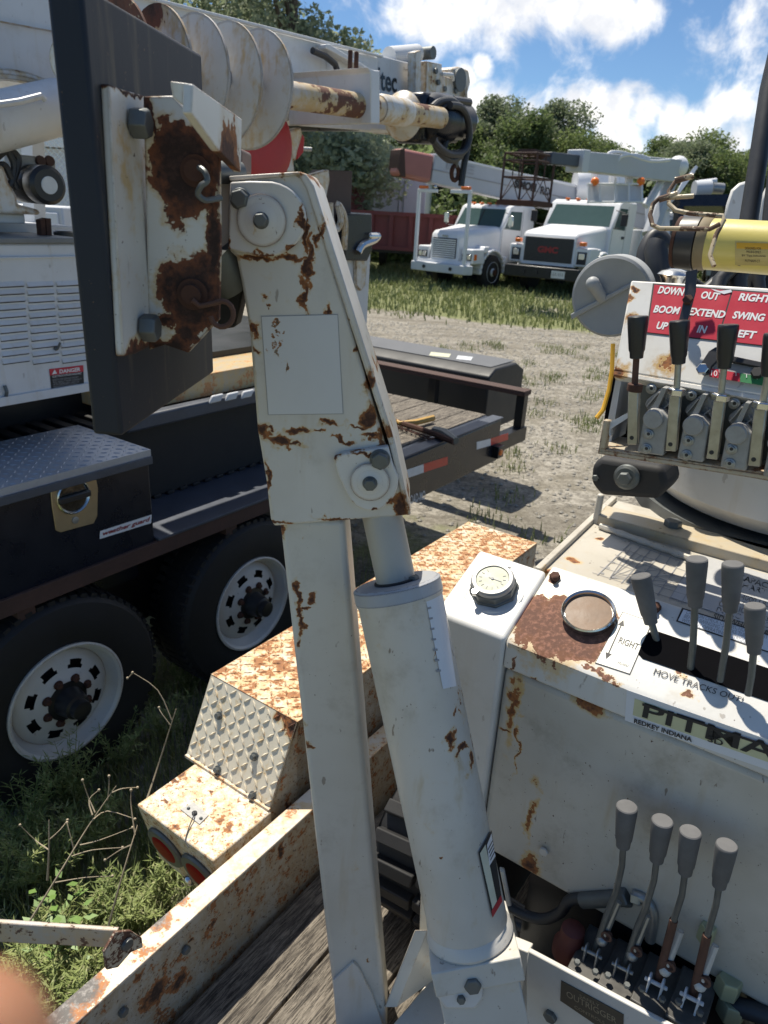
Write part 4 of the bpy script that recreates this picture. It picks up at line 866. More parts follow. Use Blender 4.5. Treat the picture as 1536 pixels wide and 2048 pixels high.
ts_ = [(Z(x, y, .80), r, s) for x, y, r, s in [(365, 1552, .012, .8), (350, 1562, .012, .8), (330, 1603, .010, .8), (418, 1582, .010, .8), (440, 1640, .03, .45), (455, 1655, .025, .5), (355, 1655, .02, .5), (400, 1560, .02, .4), (480, 1600, .02, .4), (500, 1690, .04, .4)]]
M['tail'] = paint('rust_speckled_cream', base=(.66, .62, .53), rust=-.14, sc_=60, spots=ts_, edge=.25, yel=1.0, streak=.0, amp=1.45, chip=(.09, .045, .03), mid=(.36, .15, .05), stain=(.56, .41, .23), fine=1.1, dirt=.0)
mb = MB(); rg = [UV(tu0, tvo, .80), UV(tu1, tvo, .80), UV(tu1, tvo, .60), UV(tu0+.045, tvo, .60)]
mb.prism(rg, V*(tvi-tvo)); TB = mb.build('tail_light_box', M['tail'], FEN, bevel=.004)
mb = MB(); c = (so_+UV(tu1, vo, .803))/2; mb.ub(tu1-.006, tu1+.004, vi, vo, .798, .806); mb.build('seam_strip', M['tail'], TB, bevel=.001)
# end face with two round lenses
ed = UV(tu0+.045, tvo, .60)-UV(tu0, tvo, .80); en = ed.cross(V).normalized()
if en.dot(U) > 0: en = -en
w_ = tvo-tvi
for q in (.27, .73):
    c = UV(tu0, tvo, .80)-V*w_*q+ed*.50
    mb = MB(); mb.lathe(c, en, [(0, .056), (.004, .057), (.009, .053), (.010, .040)], 40); RG = mb.build('lamp_ring', M['bolt'], TB)
    mb = MB(); mb.lathe(c+en*.003, en, [(0, .041), (.006, .040), (.009, .034), (.010, .02), (.0105, .0005)], 36); mb.build('tail_lens', M['redlens'], RG)
mb = MB(); mb.ball(UV(tu0, tvo, .80)-V*w_*.5+ed*.86+en*.004, .014, 8); mb.build('marker_bulb', M['chrome'], TB)
hp = [Z(x, y, .8) for x, y in [(388, 1606), (417, 1632), (399, 1650), (361, 1620)]]
sheet('hasp_plate', hp, M['alu'], TB, K, .0006, .002)
for (x, y) in ((377, 1617), (402, 1637)):
    mb = MB(); mb.ball(Z(x, y, .803), .004, 6); mb.build('rivet', M['bolt'], TB)
mb = MB(); hc = Z(389, 1627, .803); mb.tube(sm([hc+K*.006, Z(387, 1632, .81), Z(378, 1655, .805), Z(371, 1680, .803), Z(378, 1695, .801)]), .0013, 8); mb.lathe(hc, K, [(0, .006), (.003, .006), (.005, .003)], 16); mb.build('tail_wire', M['hose'], TB)
M['frame_r'] = paint('flaking_bracket', base=(.52, .48, .40), rust=.05, sc_=60, edge=.6, amp=1.8, chip=(.05, .025, .018), mid=(.14, .06, .035))
# flat strut pinned to the rail
mb = MB(); s0 = Z(-60, 1843, .81); s1 = Z(225, 1862, .81); sd_ = (s1-s0); dn2 = Vector((sd_.y, -sd_.x, 0)).normalized()
mb.prism([s0, s1+sd_.normalized()*.01, s1-K*.046-sd_.normalized()*.012, s0-K*.052], -dn2*.010); STR = mb.build('ramp_strut', paint('peeling_strut_paint', base=(.40, .39, .38), rust=-.12, sc_=26, edge=.5, erad=.003, yel=.4, chip=(.05, .035, .03), mid=(.12, .07, .05), amp=1.4), T1, bevel=.002)
mb = MB(); c = PL(250, 1885, UV(0, .800, 0), V)
mb.prism([PL(x, y, UV(0, .803, 0), V) for x, y in [(232, 1865), (262, 1862), (284, 1876), (286, 1895), (262, 1905), (236, 1935), (214, 1940), (208, 1905)]], V*.006); PB = mb.build('pivot_bracket', M['frame_r'], STR, bevel=.001)
mb = MB(); mb.lathe(PL(254, 1888, UV(0, .800, 0), V), -V, [(-.001, .011), (.004, .010), (.005, .006)], 20); mb.build('pivot_pin', M['bolt'], PB)
# hidden running gear of this trailer
for u_ in (1.35, 2.15):
    mb = MB(); mb.lathe(UV(u_, 1.12, .38)-V*.10, V, [(0, .25), (.01, .36), (.04, .38), (.17, .38), (.20, .36), (.21, .22), (.18, .2)], 48); w_1 = mb.build('wheel', M['tyre'], T1)
mb = MB(); mb.ub(.1, 3.4, .70, .80, .44, .556); mb.ub(.1, 3.4, -.8, -.7, .44, .556); mb.build('chassis_beam', M['black'], T1)
# ================================================================== BLACK FLATBED TRAILER NEXT TO IT
def vq(x, y, v, off=0): return PL(x, y, V*v, V)
T2 = empty('flatbed_trailer', UV(2.5, 2.9, 0), 'black flatbed trailer with navy side toolbox, white spoke wheels and red and white reflectors', 'trailer')
M['t2'] = plain('navy_black_paint', (.009, .012, .020), .30, var=.35, scale=12)
M['t2top'] = plain('scuffed_dark_plate', (.055, .064, .085), .5, var=.4, scale=10)
M['brown'] = plain('rusty_brown_frame', (.065, .034, .027), .8, var=.5)
VS_ = 2.10; zd = .86
mb = MB(); mb.ub(.2, 1.6, 2.3, 3.9, .62, .80); mb.ub(1.6, 4.16, VS_+.3, 3.9, .70, zd-.002); mb.build('frame', M['t2'], T2)
mb = MB(); mb.ub(1.55, 2.95, 2.08, 2.44, .862, .874); FP = mb.build('running_board', M['t2top'], T2, bevel=.003)
mb = MB(); mb.ub(.2, 2.95, 2.085, 2.10, .80, .861); mb.build('rusty_edge', M['brown'], FP, bevel=.002)
for u_ in (1.0, 1.9, 2.8): 
    mb = MB(); mb.ub(u_, u_+.06, 2.10, 2.6, .70, .80); mb.build('hanger', M['brown'], T2)
# side toolbox
bu = vq(310, 1085, VS_).dot(U); zb0, zt0 = .852, 1.228
mb = MB(); mb.ub(.25, bu, VS_, VS_+.42, zb0+.003, zt0-.03); BXT = mb.build('toolbox', M['t2'], T2, bevel=.006)
mb = MB(); mb.ub(.25, bu+.004, VS_-.010, VS_+.43, zt0-.045, zt0-.006)
lozenges(mb, UV(.25, VS_-.010, zt0-.006), U*(bu-.246), V*.44, int((bu-.25)/.03), 14, K, .013, .0035, .0025)
mb.build('toolbox_lid', plain('silver_chequer_plate', (.34, .37, .42), .42, .3, var=.25), BXT, smooth=20)
mb = MB(); mb.ub(.25, bu+.006, VS_-.016, VS_-.010, zt0-.060, zt0-.030); mb.build('lid_lip', M['t2top'], BXT, bevel=.003)
# latch
def bxq(l, o=0): return [vq(x, y, VS_-o) for x, y in l]
M['gold'] = plain('brass_latch', (.42, .33, .20), .35, .55, var=.15)
lc = [(106, 957), (115, 951), (180, 941), (188, 947), (194, 975), (193, 1030), (186, 1046), (120, 1064), (110, 1060), (102, 1010), (99, 972)]
mb = MB(); mb.prism(bxq(lc, .0), -V*.006); LT_ = mb.build('latch_plate', M['gold'], BXT, bevel=.002)
lcc = vq(146, 993, VS_-.006)
mb = MB(); mb.lathe(lcc, -V, [(0, .058), (.006, .060), (.009, .056), (.004, .052), (.001, .050)], 40); mb.build('latch_cup', M['chrome'], LT_)
mb = MB(); mb.lathe(lcc-V*.0012, -V, [(0, .050), (.0006, .0005)], 36); mb.build('cup_floor', plain('dim_chrome', (.16, .15, .13), .2, .9, var=.5, scale=60), LT_)
mb = MB(); mb.box(lcc-V*.010, U*.058, K*.011, V*.007); mb.build('latch_handle', M['knob'], LT_, bevel=.004)
mb = MB(); kc = vq(150, 1040, VS_-.006); mb.lathe(kc, -V, [(0, .012), (.004, .012), (.005, .008)], 20); mb.build('keyhole', M['steel'], LT_)
sheet('maker_sticker', bxq([(200, 1062), (303, 1029), (302, 1046), (199, 1078)]), M['sticker'], BXT, -V, .0008, .0004)
quadtext('lettering', 'weather guard', *[vq(x, y, VS_) for x, y in [(204, 1074), (299, 1044), (300, 1033), (205, 1063)]], plain('dark_red_ink', (.25, .02, .02), .5), BXT, -V, bold=.03, shear=.2, lift=.0022)
# rear rub rail, deck planks, reflectors
mb = MB(); mb.ub(2.9, 4.15, 1.975, 2.12, .58, .862); REAR = mb.build('rub_rail', M['t2'], T2, bevel=.012)
mb = MB(); mb.ub(2.93, 4.16, 1.97, 2.05, .862, .872); mb.build('rail_top', M['t2top'], REAR, bevel=.002)
v = 3.85; mb = MB()
while v > 2.2:
    mb.ub(1.65, 4.15, v-.14, v, .835, .868); v -= .147
mb.build('deck_planks', M['wood'], T2, bevel=.004)
def rr4(name, l, mat): sheet(name, [vq(x, y, 1.975) for x, y in l], mat, REAR, -V, .001, .0006)
rr4('white_reflector', [(812, 940), (847, 928), (847, 945), (812, 957)], M['whitetape']); rr4('red_reflector', [(847, 928), (895, 913), (895, 929), (847, 945)], M['redtape'])
rr4('white_reflector', [(953, 884), (981, 877), (981, 891), (953, 899)], M['whitetape']); rr4('red_reflector', [(981, 877), (1016, 866), (1016, 879), (981, 891)], M['redtape'])
quadtext('lettering', 'LOAD-MO', *[vq(x, y, 1.975) for x, y in [(816, 1010), (850, 998), (850, 980), (816, 992)]], M['grey_white'], REAR, -V, bold=.02, lift=.002)
mb = MB(); mb.ub(4.06, 4.14, 1.93, 1.98, .62, .70); mb.build('side_lamp', M['black'], T2, bevel=.004); mb = MB(); q = UV(4.09, 1.93, .66); mb.lathe(q, -V, [(0, .022), (.008, .018), (.012, .004)], 20); mb.build('amber_lens', M['amber'], T2)
mb = MB(); mb.ub(4.55, 4.66, 2.02, 3.9, .93, .965); CR = mb.build('cross_rail', M['brown'], T2, bevel=.004)
mb = MB(); mb.ub(4.16, 4.66, 2.02, 2.10, .60, .70); mb.build('tail_beam', M['black'], T2)
for v_ in (2.03, 2.75):
    mb = MB(); mb.ub(4.58, 4.64, v_, v_+.06, .60, .93); mb.build('stanchion', M['black'], T2)
mb = MB(); bb = [UV(4.85, 2.45, .52), UV(5.45, 2.45, .52), UV(5.45, 2.45, .93), UV(5.3, 2.45, 1.0), UV(4.95, 2.45, 1.0), UV(4.85, 2.45, .95)]
mb.prism(bb, V*1.7); EB = mb.build('end_box', plain('dusty_black_paint', (.014, .015, .018), .55, var=.3), T2, bevel=.012)
mb = MB(); mb.ub(4.95, 5.36, 2.5, 4.1, 1.001, 1.006); mb.build('box_lid', plain('dusty_grey_lid', (.10, .105, .115), .6, var=.25), EB)
for (a, b, mt) in (((862, 704), (902, 708), 'tape_y'), ((916, 711), (946, 714), 'w')):
    q = [Z(a[0], a[1], 1.007), Z(b[0], b[1], 1.007), Z(b[0]-4, b[1]+7, 1.007), Z(a[0]-4, a[1]+7, 1.007)]
    sheet('lid_decal', q, M['whitetape'] if mt == 'w' else plain('cream_tape', (.55, .55, .40), .5), EB, K, .0, .001)
# timber, straps and chain binder lying on the rear deck
stf = empty('load_binder', Z(860, 850, .88), 'rusty chain binder and bar lying on the planks of the black flatbed', 'load binder')
mb = MB(); mb.tube([Z(x, y, .895) for x, y in [(775, 838), (830, 855), (870, 868), (908, 884)]], .018, 8); LB = mb.build('binder_bar', M['rust'], stf)
mb = MB(); mb.tube([Z(x, y, .90) for x, y in [(868, 862), (888, 868), (912, 882)]], [.03, .035, .02], 8); mb.build('hook', M['bolt'], LB)
mb = MB()
for i in range(9):
    c = Z(790+i*9, 852+i*3.2, .885); mb.tube([c+Vector((.018*math.cos(a), .012*math.sin(a), .004*math.sin(a+i))) for a in [k*math.pi/3 for k in range(7)]], .004, 6)
mb.build('chain', M['rust'], LB)
mb = MB(); mb.tube([Z(x, y, .90) for x, y in [(776, 832), (800, 846), (830, 845), (866, 836)]], [.012, .012, .02, .02], 8); sp_ = mb.build('ratchet_strap', plain('dirty_yellow_strap', (.45, .27, .07), .6, var=.3), None, org=Z(800, 846, .88)); tag(sp_, 'dirty yellow ratchet strap beside the chain binder on the black flatbed deck', 'strap')
# wheels
def wheel(loc_u, zc=.39):
    r = .39; c = UV(loc_u, 2.075, zc); a = -V
    mb = MB(); mb.lathe(c, a, [(-.24, .22), (-.235, .34), (-.21, .375), (-.18, .39), (-.06, .392), (-.03, .385), (-.008, .365), (.002, .32), (.004, .26), (-.004, .222), (-.02, .215), (-.12, .214)], 72, False); W = mb.build('wheel', M['tyre'], T2)
    mb = MB()
    for k in range(60):
        t_ = 2*math.pi*k/60; x_, y_ = frame(a); dr = x_*math.cos(t_)+y_*math.sin(t_); tg = a.cross(dr)
        for s in (-.20, -.045): mb.box(c+a*(s)+dr*.386, dr*.008, tg*.012, a*.022)
        mb.box(c+a*(-.12)+dr*.386, dr*.008, tg*.010, a*.03)
    mb.build('tread', M['tyre'], W)
    prof = [(-.012, .218), (.004, .222), (.006, .214), (-.004, .204), (-.03, .200), (-.045, .190), (-.050, .182), (-.046, .176)]
    mb = MB(); mb.lathe(c, a, prof, 72, False); RM = mb.build('rim', M['rim'], W)
    # disc with eight openings: ring sectors
    x_, y_ = frame(a); mb = MB(); n = 96; vs = []; rad = [.178, .160, .150, .132, .118, .100, .075]; hh = [-.044, -.032, -.026, -.022, -.020, -.012, -.006]
    for i, (q, h) in enumerate(zip(rad, hh)):
        for k in range(n): t_ = 2*math.pi*k/n; vs.append(c+a*h+(x_*math.cos(t_)+y_*math.sin(t_))*q)
    fs = []
    for i in range(len(rad)-1):
        for k in range(n):
            ph = (k % 12)
            if i in (2, 3) and (3 if i == 2 else 2) <= ph <= (7 if i == 2 else 8): continue
            fs.append((i*n+k, i*n+(k+1) % n, (i+1)*n+(k+1) % n, (i+1)*n+k))
    mb.add(vs, fs); DS = mb.build('wheel_disc', M['rim'], RM)
    mb = MB(); mb.lathe(c+a*-.07, a, [(0, .19), (.004, .001)], 40); mb.build('drum', M['ink'], RM)
    mb = MB(); mb.lathe(c, a, [(-.01, .076), (-.004, .074), (.0, .056), (.03, .050), (.055, .045), (.060, .036), (.085, .034), (.088, .026), (.086, .001)], 36); mb.build('hub', M['knob'], RM)
    for k in range(8):
        t_ = 2*math.pi*(k+.4)/8; q = c+(x_*math.cos(t_)+y_*math.sin(t_))*.083-a*.008
        mb = MB(); mb.hexn(q, a, .012, .016, k); mb.cyl(q, q+a*.003, .017); mb.build('lug_nut', M['rust'], RM)
    return W
wu1 = PL(137, 1397, V*2.075, V); wu2 = PL(508, 1214, V*2.075, V); print('wheels', wu1.dot(U), wu1.z, wu2.dot(U), wu2.z)
wheel(wu1.dot(U)); wheel(wu2.dot(U)); 
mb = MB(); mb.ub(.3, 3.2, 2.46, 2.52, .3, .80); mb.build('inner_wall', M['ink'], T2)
mb = MB(); mb.cyl(UV(wu1.dot(U), 2.2, .39), UV(wu1.dot(U), 3.9, .39), .05); mb.cyl(UV(wu2.dot(U), 2.2, .39), UV(wu2.dot(U), 3.9, .39), .05); mb.build('axle', M['brown'], T2)

# ================================================================== WHITE DIGGER DERRICK ON THE BLACK TRAILER
ALT = empty('digger_derrick', UV(2.4, 2.9, .87), 'white digger derrick with lettered boom, coiled auger and louvred cabinet on the black flatbed', 'derrick')
M['alt'] = paint('derrick_white', base=(.66, .675, .70), rust=-.74, sc_=12, edge=.10, erad=.008, streak=.25, yel=.6, dirt=.2)
M['altrust'] = paint('derrick_rusty_white', base=(.66, .65, .63), rust=-.22, sc_=10, edge=.5, erad=.010, streak=.3, yel=.8, amp=1.5, chip=(.05, .025, .02), mid=(.20, .07, .035))
# engine cabinet
VC = 2.40
def cq_(l, o=0): return [vq(x, y, VC-o) for x, y in l]
cu1 = vq(160, 600, VC).dot(U)+.02; cz0 = vq(80, 798, VC).z; cz1 = vq(80, 487, VC).z
mb = MB(); mb.ub(.2, cu1, VC, VC+.9, cz0, cz1); CAB = mb.build('engine_cabinet', M['alt'], ALT, bevel=.008)
mb = MB(); mb.ub(.2, cu1+.01, VC-.012, VC+.91, cz1, cz1+.018); mb.build('cabinet_roof', plain('grey_roof', (.20, .205, .20), .6, var=.3), CAB, bevel=.004)
mb = MB(); mb.ub(.2, cu1+.006, VC-.010, VC, cz1-.045, cz1-.04); mb.ub(.2, cu1+.006, VC-.012, VC, cz0, cz0+.03); mb.build('door_seam', M['alt'], CAB, bevel=.001)
for cx, y0, n in ((20, 568, 11), (80, 568, 11), (138, 566, 11)):
    for i in range(n):
        yy = y0+i*15.2; xx = cx+i*1.2
        c = vq(xx, yy, VC); uu = c.dot(U); k_ = (c-O).dot(F)/FPX
        mb = MB(); hw = 23*k_*1.25; p = [UV(uu-hw, VC, c.z+.008), UV(uu+hw, VC, c.z+.008), UV(uu+hw*.97, VC-.010, c.z-.006), UV(uu-hw*.97, VC-.010, c.z-.006), UV(uu-hw, VC, c.z-.008), UV(uu+hw, VC, c.z-.008)]
        mb.add(p, [(0, 1, 2, 3), (3, 2, 5, 4), (0, 3, 4), (1, 5, 2)]); mb.build('louvre', M['alt'], CAB)
        if i < n: sheet('louvre_gap', [UV(uu-hw*.97, VC, c.z-.006), UV(uu+hw*.97, VC, c.z-.006), UV(uu+hw*.97, VC, c.z-.011), UV(uu-hw*.97, VC, c.z-.011)], M['ink'], CAB, -V, .0008, .0003)
sheet('danger_label', cq_([(98, 739), (166, 731), (168, 776), (103, 784)]), M['ink'], CAB, -V, .001, .0004)
sheet('danger_header', cq_([(98, 738), (166, 730), (166.5, 743), (99, 751)]), M['redink'], CAB, -V, .0018, .0003)
quadtext('lettering', 'DANGER', *cq_([(118, 747), (160, 742), (160, 734), (118, 739)]), M['whiteink'], CAB, -V, bold=.03, lift=.003)
mb = MB(); mb.prism(cq_([(104, 749), (114, 747), (109, 739)], .003), -V*.0005); mb.build('warning_triangle', M['whiteink'], CAB)
quadtext('lettering', 'ELECTROCUTION HAZARD', *cq_([(104, 755), (162, 748), (162, 744), (104, 751)]), M['whiteink'], CAB, -V, lift=.003)
quadtext('lettering', 'DEATH OR SERIOUS INJURY\nWILL RESULT FROM CONTACT\nWITH ENERGIZED LINES OR\nUNDERSIDE OF MACHINE', *cq_([(106, 776), (163, 769), (162, 751), (104, 758)]), M['greyink'], CAB, -V, lift=.003)
quadtext('lettering', 'KEEP CLEAR', *cq_([(118, 782), (156, 777), (156, 772), (118, 777)]), M['whiteink'], CAB, -V, bold=.02, lift=.003)
mb = MB(); lp_ = vq(112, 697, VC-.004); mb.ball(lp_, .008, 6); mb.tube([lp_-V*.01, lp_-V*.02+K*.022+U*.006], .004, 8); mb.build('latch_key', M['bolt'], CAB)
mb = MB(); lp_ = vq(11, 782, VC-.006); mb.tube([lp_+K*.018, lp_-V*.008, lp_-K*.018], .006, 8); mb.build('latch_key', M['bolt'], CAB)
# hull under the cabinet, rubber tracks, deck details
mb = MB(); mb.ub(.3, 3.4, 2.7, 3.6, .95, cz0-.002); mb.build('hull', M['black'], ALT)
def track2(u0, u1, v0, v1, z0, z1):
    r = (z1-z0)/2; mb = MB(); ring = []
    for i in range(13): a = R(90+180*i/12); ring.append((u0+r+r*math.cos(a), z0+r+r*math.sin(a)))
    for i in range(13): a = R(-90+180*i/12); ring.append((u1-r+r*math.cos(a), z0+r+r*math.sin(a)))
    n = len(ring); mb.add([UV(a, v0, b) for a, b in ring]+[UV(a, v1, b) for a, b in ring], [(i, (i+1) % n, n+(i+1) % n, n+i) for i in range(n)]+[tuple(range(n)), tuple(reversed(range(n, 2*n)))])
    k = int((u1-u0-2*r)/.07)
    for i in range(k):
        uu = u0+r+i*.07; mb.ub(uu, uu+.04, v0-.012, v1+.012, z1-.002, z1+.02); mb.ub(uu, uu+.04, v0-.012, v1+.012, z0-.014, z0+.002)
    return mb.build('crawler_track', M['tyre'], ALT, bevel=.004)
track2(.3, 3.4, 2.42, 2.72, .888, 1.20); track2(.3, 3.4, 3.45, 3.75, .888, 1.20)
mb = MB(); mb.ub(1.65, 3.3, 2.36, 2.42, 1.20, 1.26); TG = mb.build('track_guard', M['t2top'], ALT, bevel=.01)
for i in range(4):
    c = vq(432+i*31, 797-i*4.5, 2.36); mb = MB(); mb.box(c, U*.032, K*.016+U*.01, V*.008); mb.build('lit_track_pad', M['grey_white'], TG, bevel=.006)  # pale boxes paint the sunlit faces of the track pads
mb = MB(); q0 = vq(430, 745, 2.45); mb.ub(q0.dot(U)-.5, vq(640, 720, 2.45).dot(U), 2.45, 3.3, q0.z-.10, q0.z); mb.build('rusty_platform', paint('gritty_platform', base=(.42, .36, .27), rust=-.1, sc_=14, edge=.4, erad=.01, amp=1.2, mid=(.45, .22, .09), chip=(.28, .15, .07), yel=.7), ALT, bevel=.004)
# boom
P6, P8 = A(600, 165, 3.2), A(800, 200, 4.1)
bv = P6.dot(V)
def bs(x, y, o=0): return PL(x, y, P6-V*o, V)
BW = .30
mb = MB(); bt = [(30, -110), (262, -10), (657, 86), (752, 112), (752, 262), (600, 250), (300, 215), (120, 160), (60, 150)]
# straight outer boom as a true box
def bx_line(x0, t0_, b0_, x1, t1_, b1_, o, w, nm, mat, parent, bev=.01):
    m_ = MB(); m_.prism([bs(x0, t0_, o), bs(x1, t1_, o), bs(x1, b1_, o), bs(x0, b0_, o)], V*w); return m_.build(nm, mat, parent, bevel=bev)
BM = bx_line(262, -12, 205, 756, 113, 262, 0, BW, 'boom', M['alt'], ALT)
mb = MB(); mb.prism([bs(x, y, .0) for x, y in [(262, -14), (760, 111), (760, 116), (262, -6)]], V*-.02); mb.build('top_flange', M['alt'], BM, bevel=.003)
B2 = bx_line(700, 96, 256, 866, 137, 268, -.03, BW-.06, 'inner_boom', M['alt'], BM, .006)
mb = MB(); mb.prism([bs(x, y, .47) for x, y in [(735, 134), (748, 140), (760, 141), (760, 248), (742, 247), (741, 146)]], V*.45); mb.prism([bs(x, y, .06) for x, y in [(652, 88), (660, 88), (735, 134), (735, 142), (652, 97)]], V*.05)
mb.prism([bs(x, y, .004) for x, y in [(652, 92), (742, 144), (742, 262), (600, 252), (655, 200)]], V*.01); mb.build('boom_gusset', M['alt'], BM, bevel=.004)
mb = MB(); mb.tube([bs(x, y, .05) for x, y in [(625, 101), (650, 112), (670, 128), (674, 140)]], .014, 10); mb.build('hose_loop', M['hose'], BM)
quadtext('lettering', 'Altec', *[bs(x, y, -.03) for x, y in [(735, 176), (793, 187), (793, 143), (735, 129)]], M['t2'], B2, -V, bold=.02, lift=.003)
quadtext('lettering', 'Summit', *[bs(x, y, -.03) for x, y in [(806, 140), (826, 145), (826, 139), (806, 134)]], M['greyink'], B2, -V, lift=.003)
mb = MB(); mb.tube([bs(778, 113, -.1), bs(834, 107, -.1)], [.045, .045], 16); mb.build('roller_tube', M['alt'], B2)
mb = MB(); mb.tube([bs(836, 108, -.12)-V*.1, bs(836, 108, -.12)+V*.12], .032, 16); mb.build('sheave_pin', M['bolt'], B2)
# boom head
hd = [[(831, 104), (842, 100), (845, 262), (830, 262)], [(853, 122), (884, 128), (886, 200), (878, 268), (850, 266)], [(886, 150), (935, 165), (938, 215), (886, 212)]]
mb = MB(); mb.prism([bs(x, y, .05) for x, y in hd[0]], V*.05); mb.build('head_plate', M['altrust'], B2, bevel=.004)
mb = MB(); mb.prism([bs(x, y, .04) for x, y in hd[1]], V*(BW+.06)); mb.build('head_plate', M['altrust'], B2, bevel=.004)
mb = MB(); mb.prism([bs(x, y, .0) for x, y in hd[2]], V*BW); mb.prism([bs(x, y, .0) for x, y in [(905, 137), (920, 133), (938, 140), (942, 165), (930, 205), (905, 200)]], V*BW); mb.build('boom_tip', M['altrust'], B2, bevel=.01)
mb = MB(); mb.lathe(bs(922, 160, .02), V, [(0, .06), (.05, .05), (.10, .05), (.15, .06)], 28); mb.build('sheave', M['bolt'], B2)
for (x, y) in ((870, 142), (875, 165), (888, 178), (910, 182)):
    mb = MB(); mb.lathe(bs(x, y, .045 if x < 886 else .005), -V, [(0, .014), (.012, .013)], 14); mb.build('bolt', M['bolt'], B2)
mb = MB(); mb.tube([bs(884, 148, .05), bs(905, 150, .06), bs(906, 160, .05)], .010, 8); mb.build('grab_handle', M['alt'], B2)
# auger: stem, helicoid flights
ax0 = PL(590, 192, P6-V*.40, V); ax1 = PL(735, 214, P6-V*.40, V); ad = (ax1-ax0).normalized()
augw = ax0
mb = MB(); mb.cyl(ax0-ad*.95, ax0+ad*.03, .045, .045, 20); AU = mb.build('auger', M['altrust'], ALT)
mb = MB(); xx, yy = frame(ad); n = 200; turns = 5.0; pitch = .142; Ra = .188; hx = PL(545, 187, P6-V*.40, V); vs = []
for i in range(n+1):
    t_ = i/n*turns*2*math.pi; h = -i/n*turns*pitch; dr = xx*math.cos(t_+5.2)+yy*math.sin(t_+5.2)
    for rr in (.05, .13, Ra): vs.append(hx+ad*h+dr*rr)
for i in range(n+1):
    t_ = i/n*turns*2*math.pi; h = -i/n*turns*pitch-.008; dr = xx*math.cos(t_+5.2)+yy*math.sin(t_+5.2)
    for rr in (.05, .13, Ra): vs.append(hx+ad*h+dr*rr)
fs = []; o2 = 3*(n+1)
for i in range(n):
    for j in range(2): a = i*3+j; fs.append((a, a+1, a+4, a+3)); fs.append((o2+a, o2+a+3, o2+a+4, o2+a+1))
    a = i*3+2; fs.append((a, o2+a, o2+a+3, a+3))
mb.add(vs, fs)
M['flight'] = paint('flight_paint', base=(.66, .655, .64), rust=-.33, sc_=9, edge=1.0, erad=.012, streak=.35, yel=.8, amp=1.3, chip=(.05, .025, .018), mid=(.16, .06, .035), spots=[(ax0-ad*.95+K*.12, .35, .75), (ax0-ad*.6+K*.2, .12, .7), (ax0-ad*.62-V*.15-K*.1, .12, .7)])
mb.build('auger_flight', M['flight'], AU, smooth=60)
mb = MB()
for i in range(4):
    t_ = i*2*math.pi+.9; h = -(t_-0)/(2*math.pi)*pitch; dr = xx*math.cos(t_+5.2)+yy*math.sin(t_+5.2); c = hx+ad*(h+.003)
    mb.tube([c+dr*.05, c+dr*Ra], .006, 6)
mb.build('weld_seam', M['rust'], AU)
# kelly bar, cone, gearbox and hose bundle at the boom tip
mb = MB(); mb.cyl(ax0-ad*.3, ax0+ad*1.02, .048, .046, 20); KB = mb.build('kelly_bar', paint('kelly_rust', base=(.55, .50, .44), rust=-.02, sc_=8, edge=0, streak=.3, yel=.8, amp=1.6, chip=(.05, .025, .02), mid=(.16, .07, .045)), ALT)
mb = MB(); mb.lathe(ax0+ad*.52, ad, [(0, .05), (.02, .058), (.2, .056), (.22, .05)], 24); mb.build('collar', M['altrust'], KB)
mb = MB(); c = PL(716, 200, P6-V*.36, V); mb.box(c, ad*.025, K*.07, V*.06); mb.tube([c+K*.1-ad*.06, c+K*.17-ad*.06], .010, 8); mb.tube([c+K*.1-ad*.02, c+K*.17-ad*.02], .010, 8); mb.build('auger_stow_bracket', M['rust'], BM, bevel=.012)
cc_ = PL(772, 229, P6-V*.30, V); gb = PL(846, 236, P6-V*.30, V); cd_ = (gb-cc_).normalized(); cL = (gb-cc_).length+.05; cK = (PL(820, 233, P6-V*.30, V)-cc_).length/.185; gK = (PL(930, 244, P6-V*.30, V)-gb).length/.44
print('ck', cK, gK, cL)
mb = MB(); mb.lathe(cc_-cd_*.05, cd_, [(0, .02), (.02, .035), (.06, .042), (.10, .05), (.14, .07), (.17, .10), (.185, .105), (.195, .10), (.20, .05), (cL, .045)], 32); mb.build('digger_drive', M['altrust'], KB)
mb = MB(); mb.lathe(gb, cd_, [(a*gK, b) for a, b in [(0, .05), (.02, .095), (.06, .11), (.10, .115), (.20, .115), (.22, .09), (.42, .085), (.44, .06)]], 28); GBX = mb.build('gearbox', M['t2'], KB)
mb = MB(); mb.box(gb+cd_*.12+V*.06, cd_*.15, K*.11, V*.08); mb.build('gearbox_mount', M['t2'], GBX, bevel=.02)
for i in range(7):
    a = R(-60+i*28); x2, y2 = frame(cd_); mb = MB(); q = gb+cd_*.24*gK+(x2*math.cos(a)+y2*math.sin(a))*.09; mb.tube([q, q+cd_*.18*gK], .022, 10); mb.build('motor_rib', M['t2'], GBX)
def bq(x, y, o): return PL(x, y, P6-V*.30-V*o, V)
for i, (l, o) in enumerate((([(865, 215), (880, 204), (905, 203), (928, 225), (938, 262), (934, 300), (928, 330), (922, 372)], .08), ([(900, 210), (922, 215), (936, 240), (938, 280), (925, 305), (900, 308), (880, 296), (866, 280)], .12), ([(895, 275), (888, 300), (905, 314), (925, 300), (932, 280)], .05), ([(868, 276), (876, 300), (900, 320), (922, 312)], .1))):
    mb = MB(); mb.tube(sm([bq(x, y, o) for x, y in l]), .017, 10); mb.build('hose_loop', M['hose'], GBX)
mb = MB(); h0 = bq(911, 300, .06); h1 = bq(911, 335, .06); mb.tube([h0, h1], [.03, .012], 10); HK = mb.build('hook_block', M['bolt'], ALT)
mb = MB(); hc_ = bq(910, 346, .06); mb.tube([hc_+U*.035*math.cos(a)+K*.035*math.sin(a) for a in [R(i*30+100) for i in range(12)]], .011, 10); mb.build('hook_ring', M['rust'], HK)
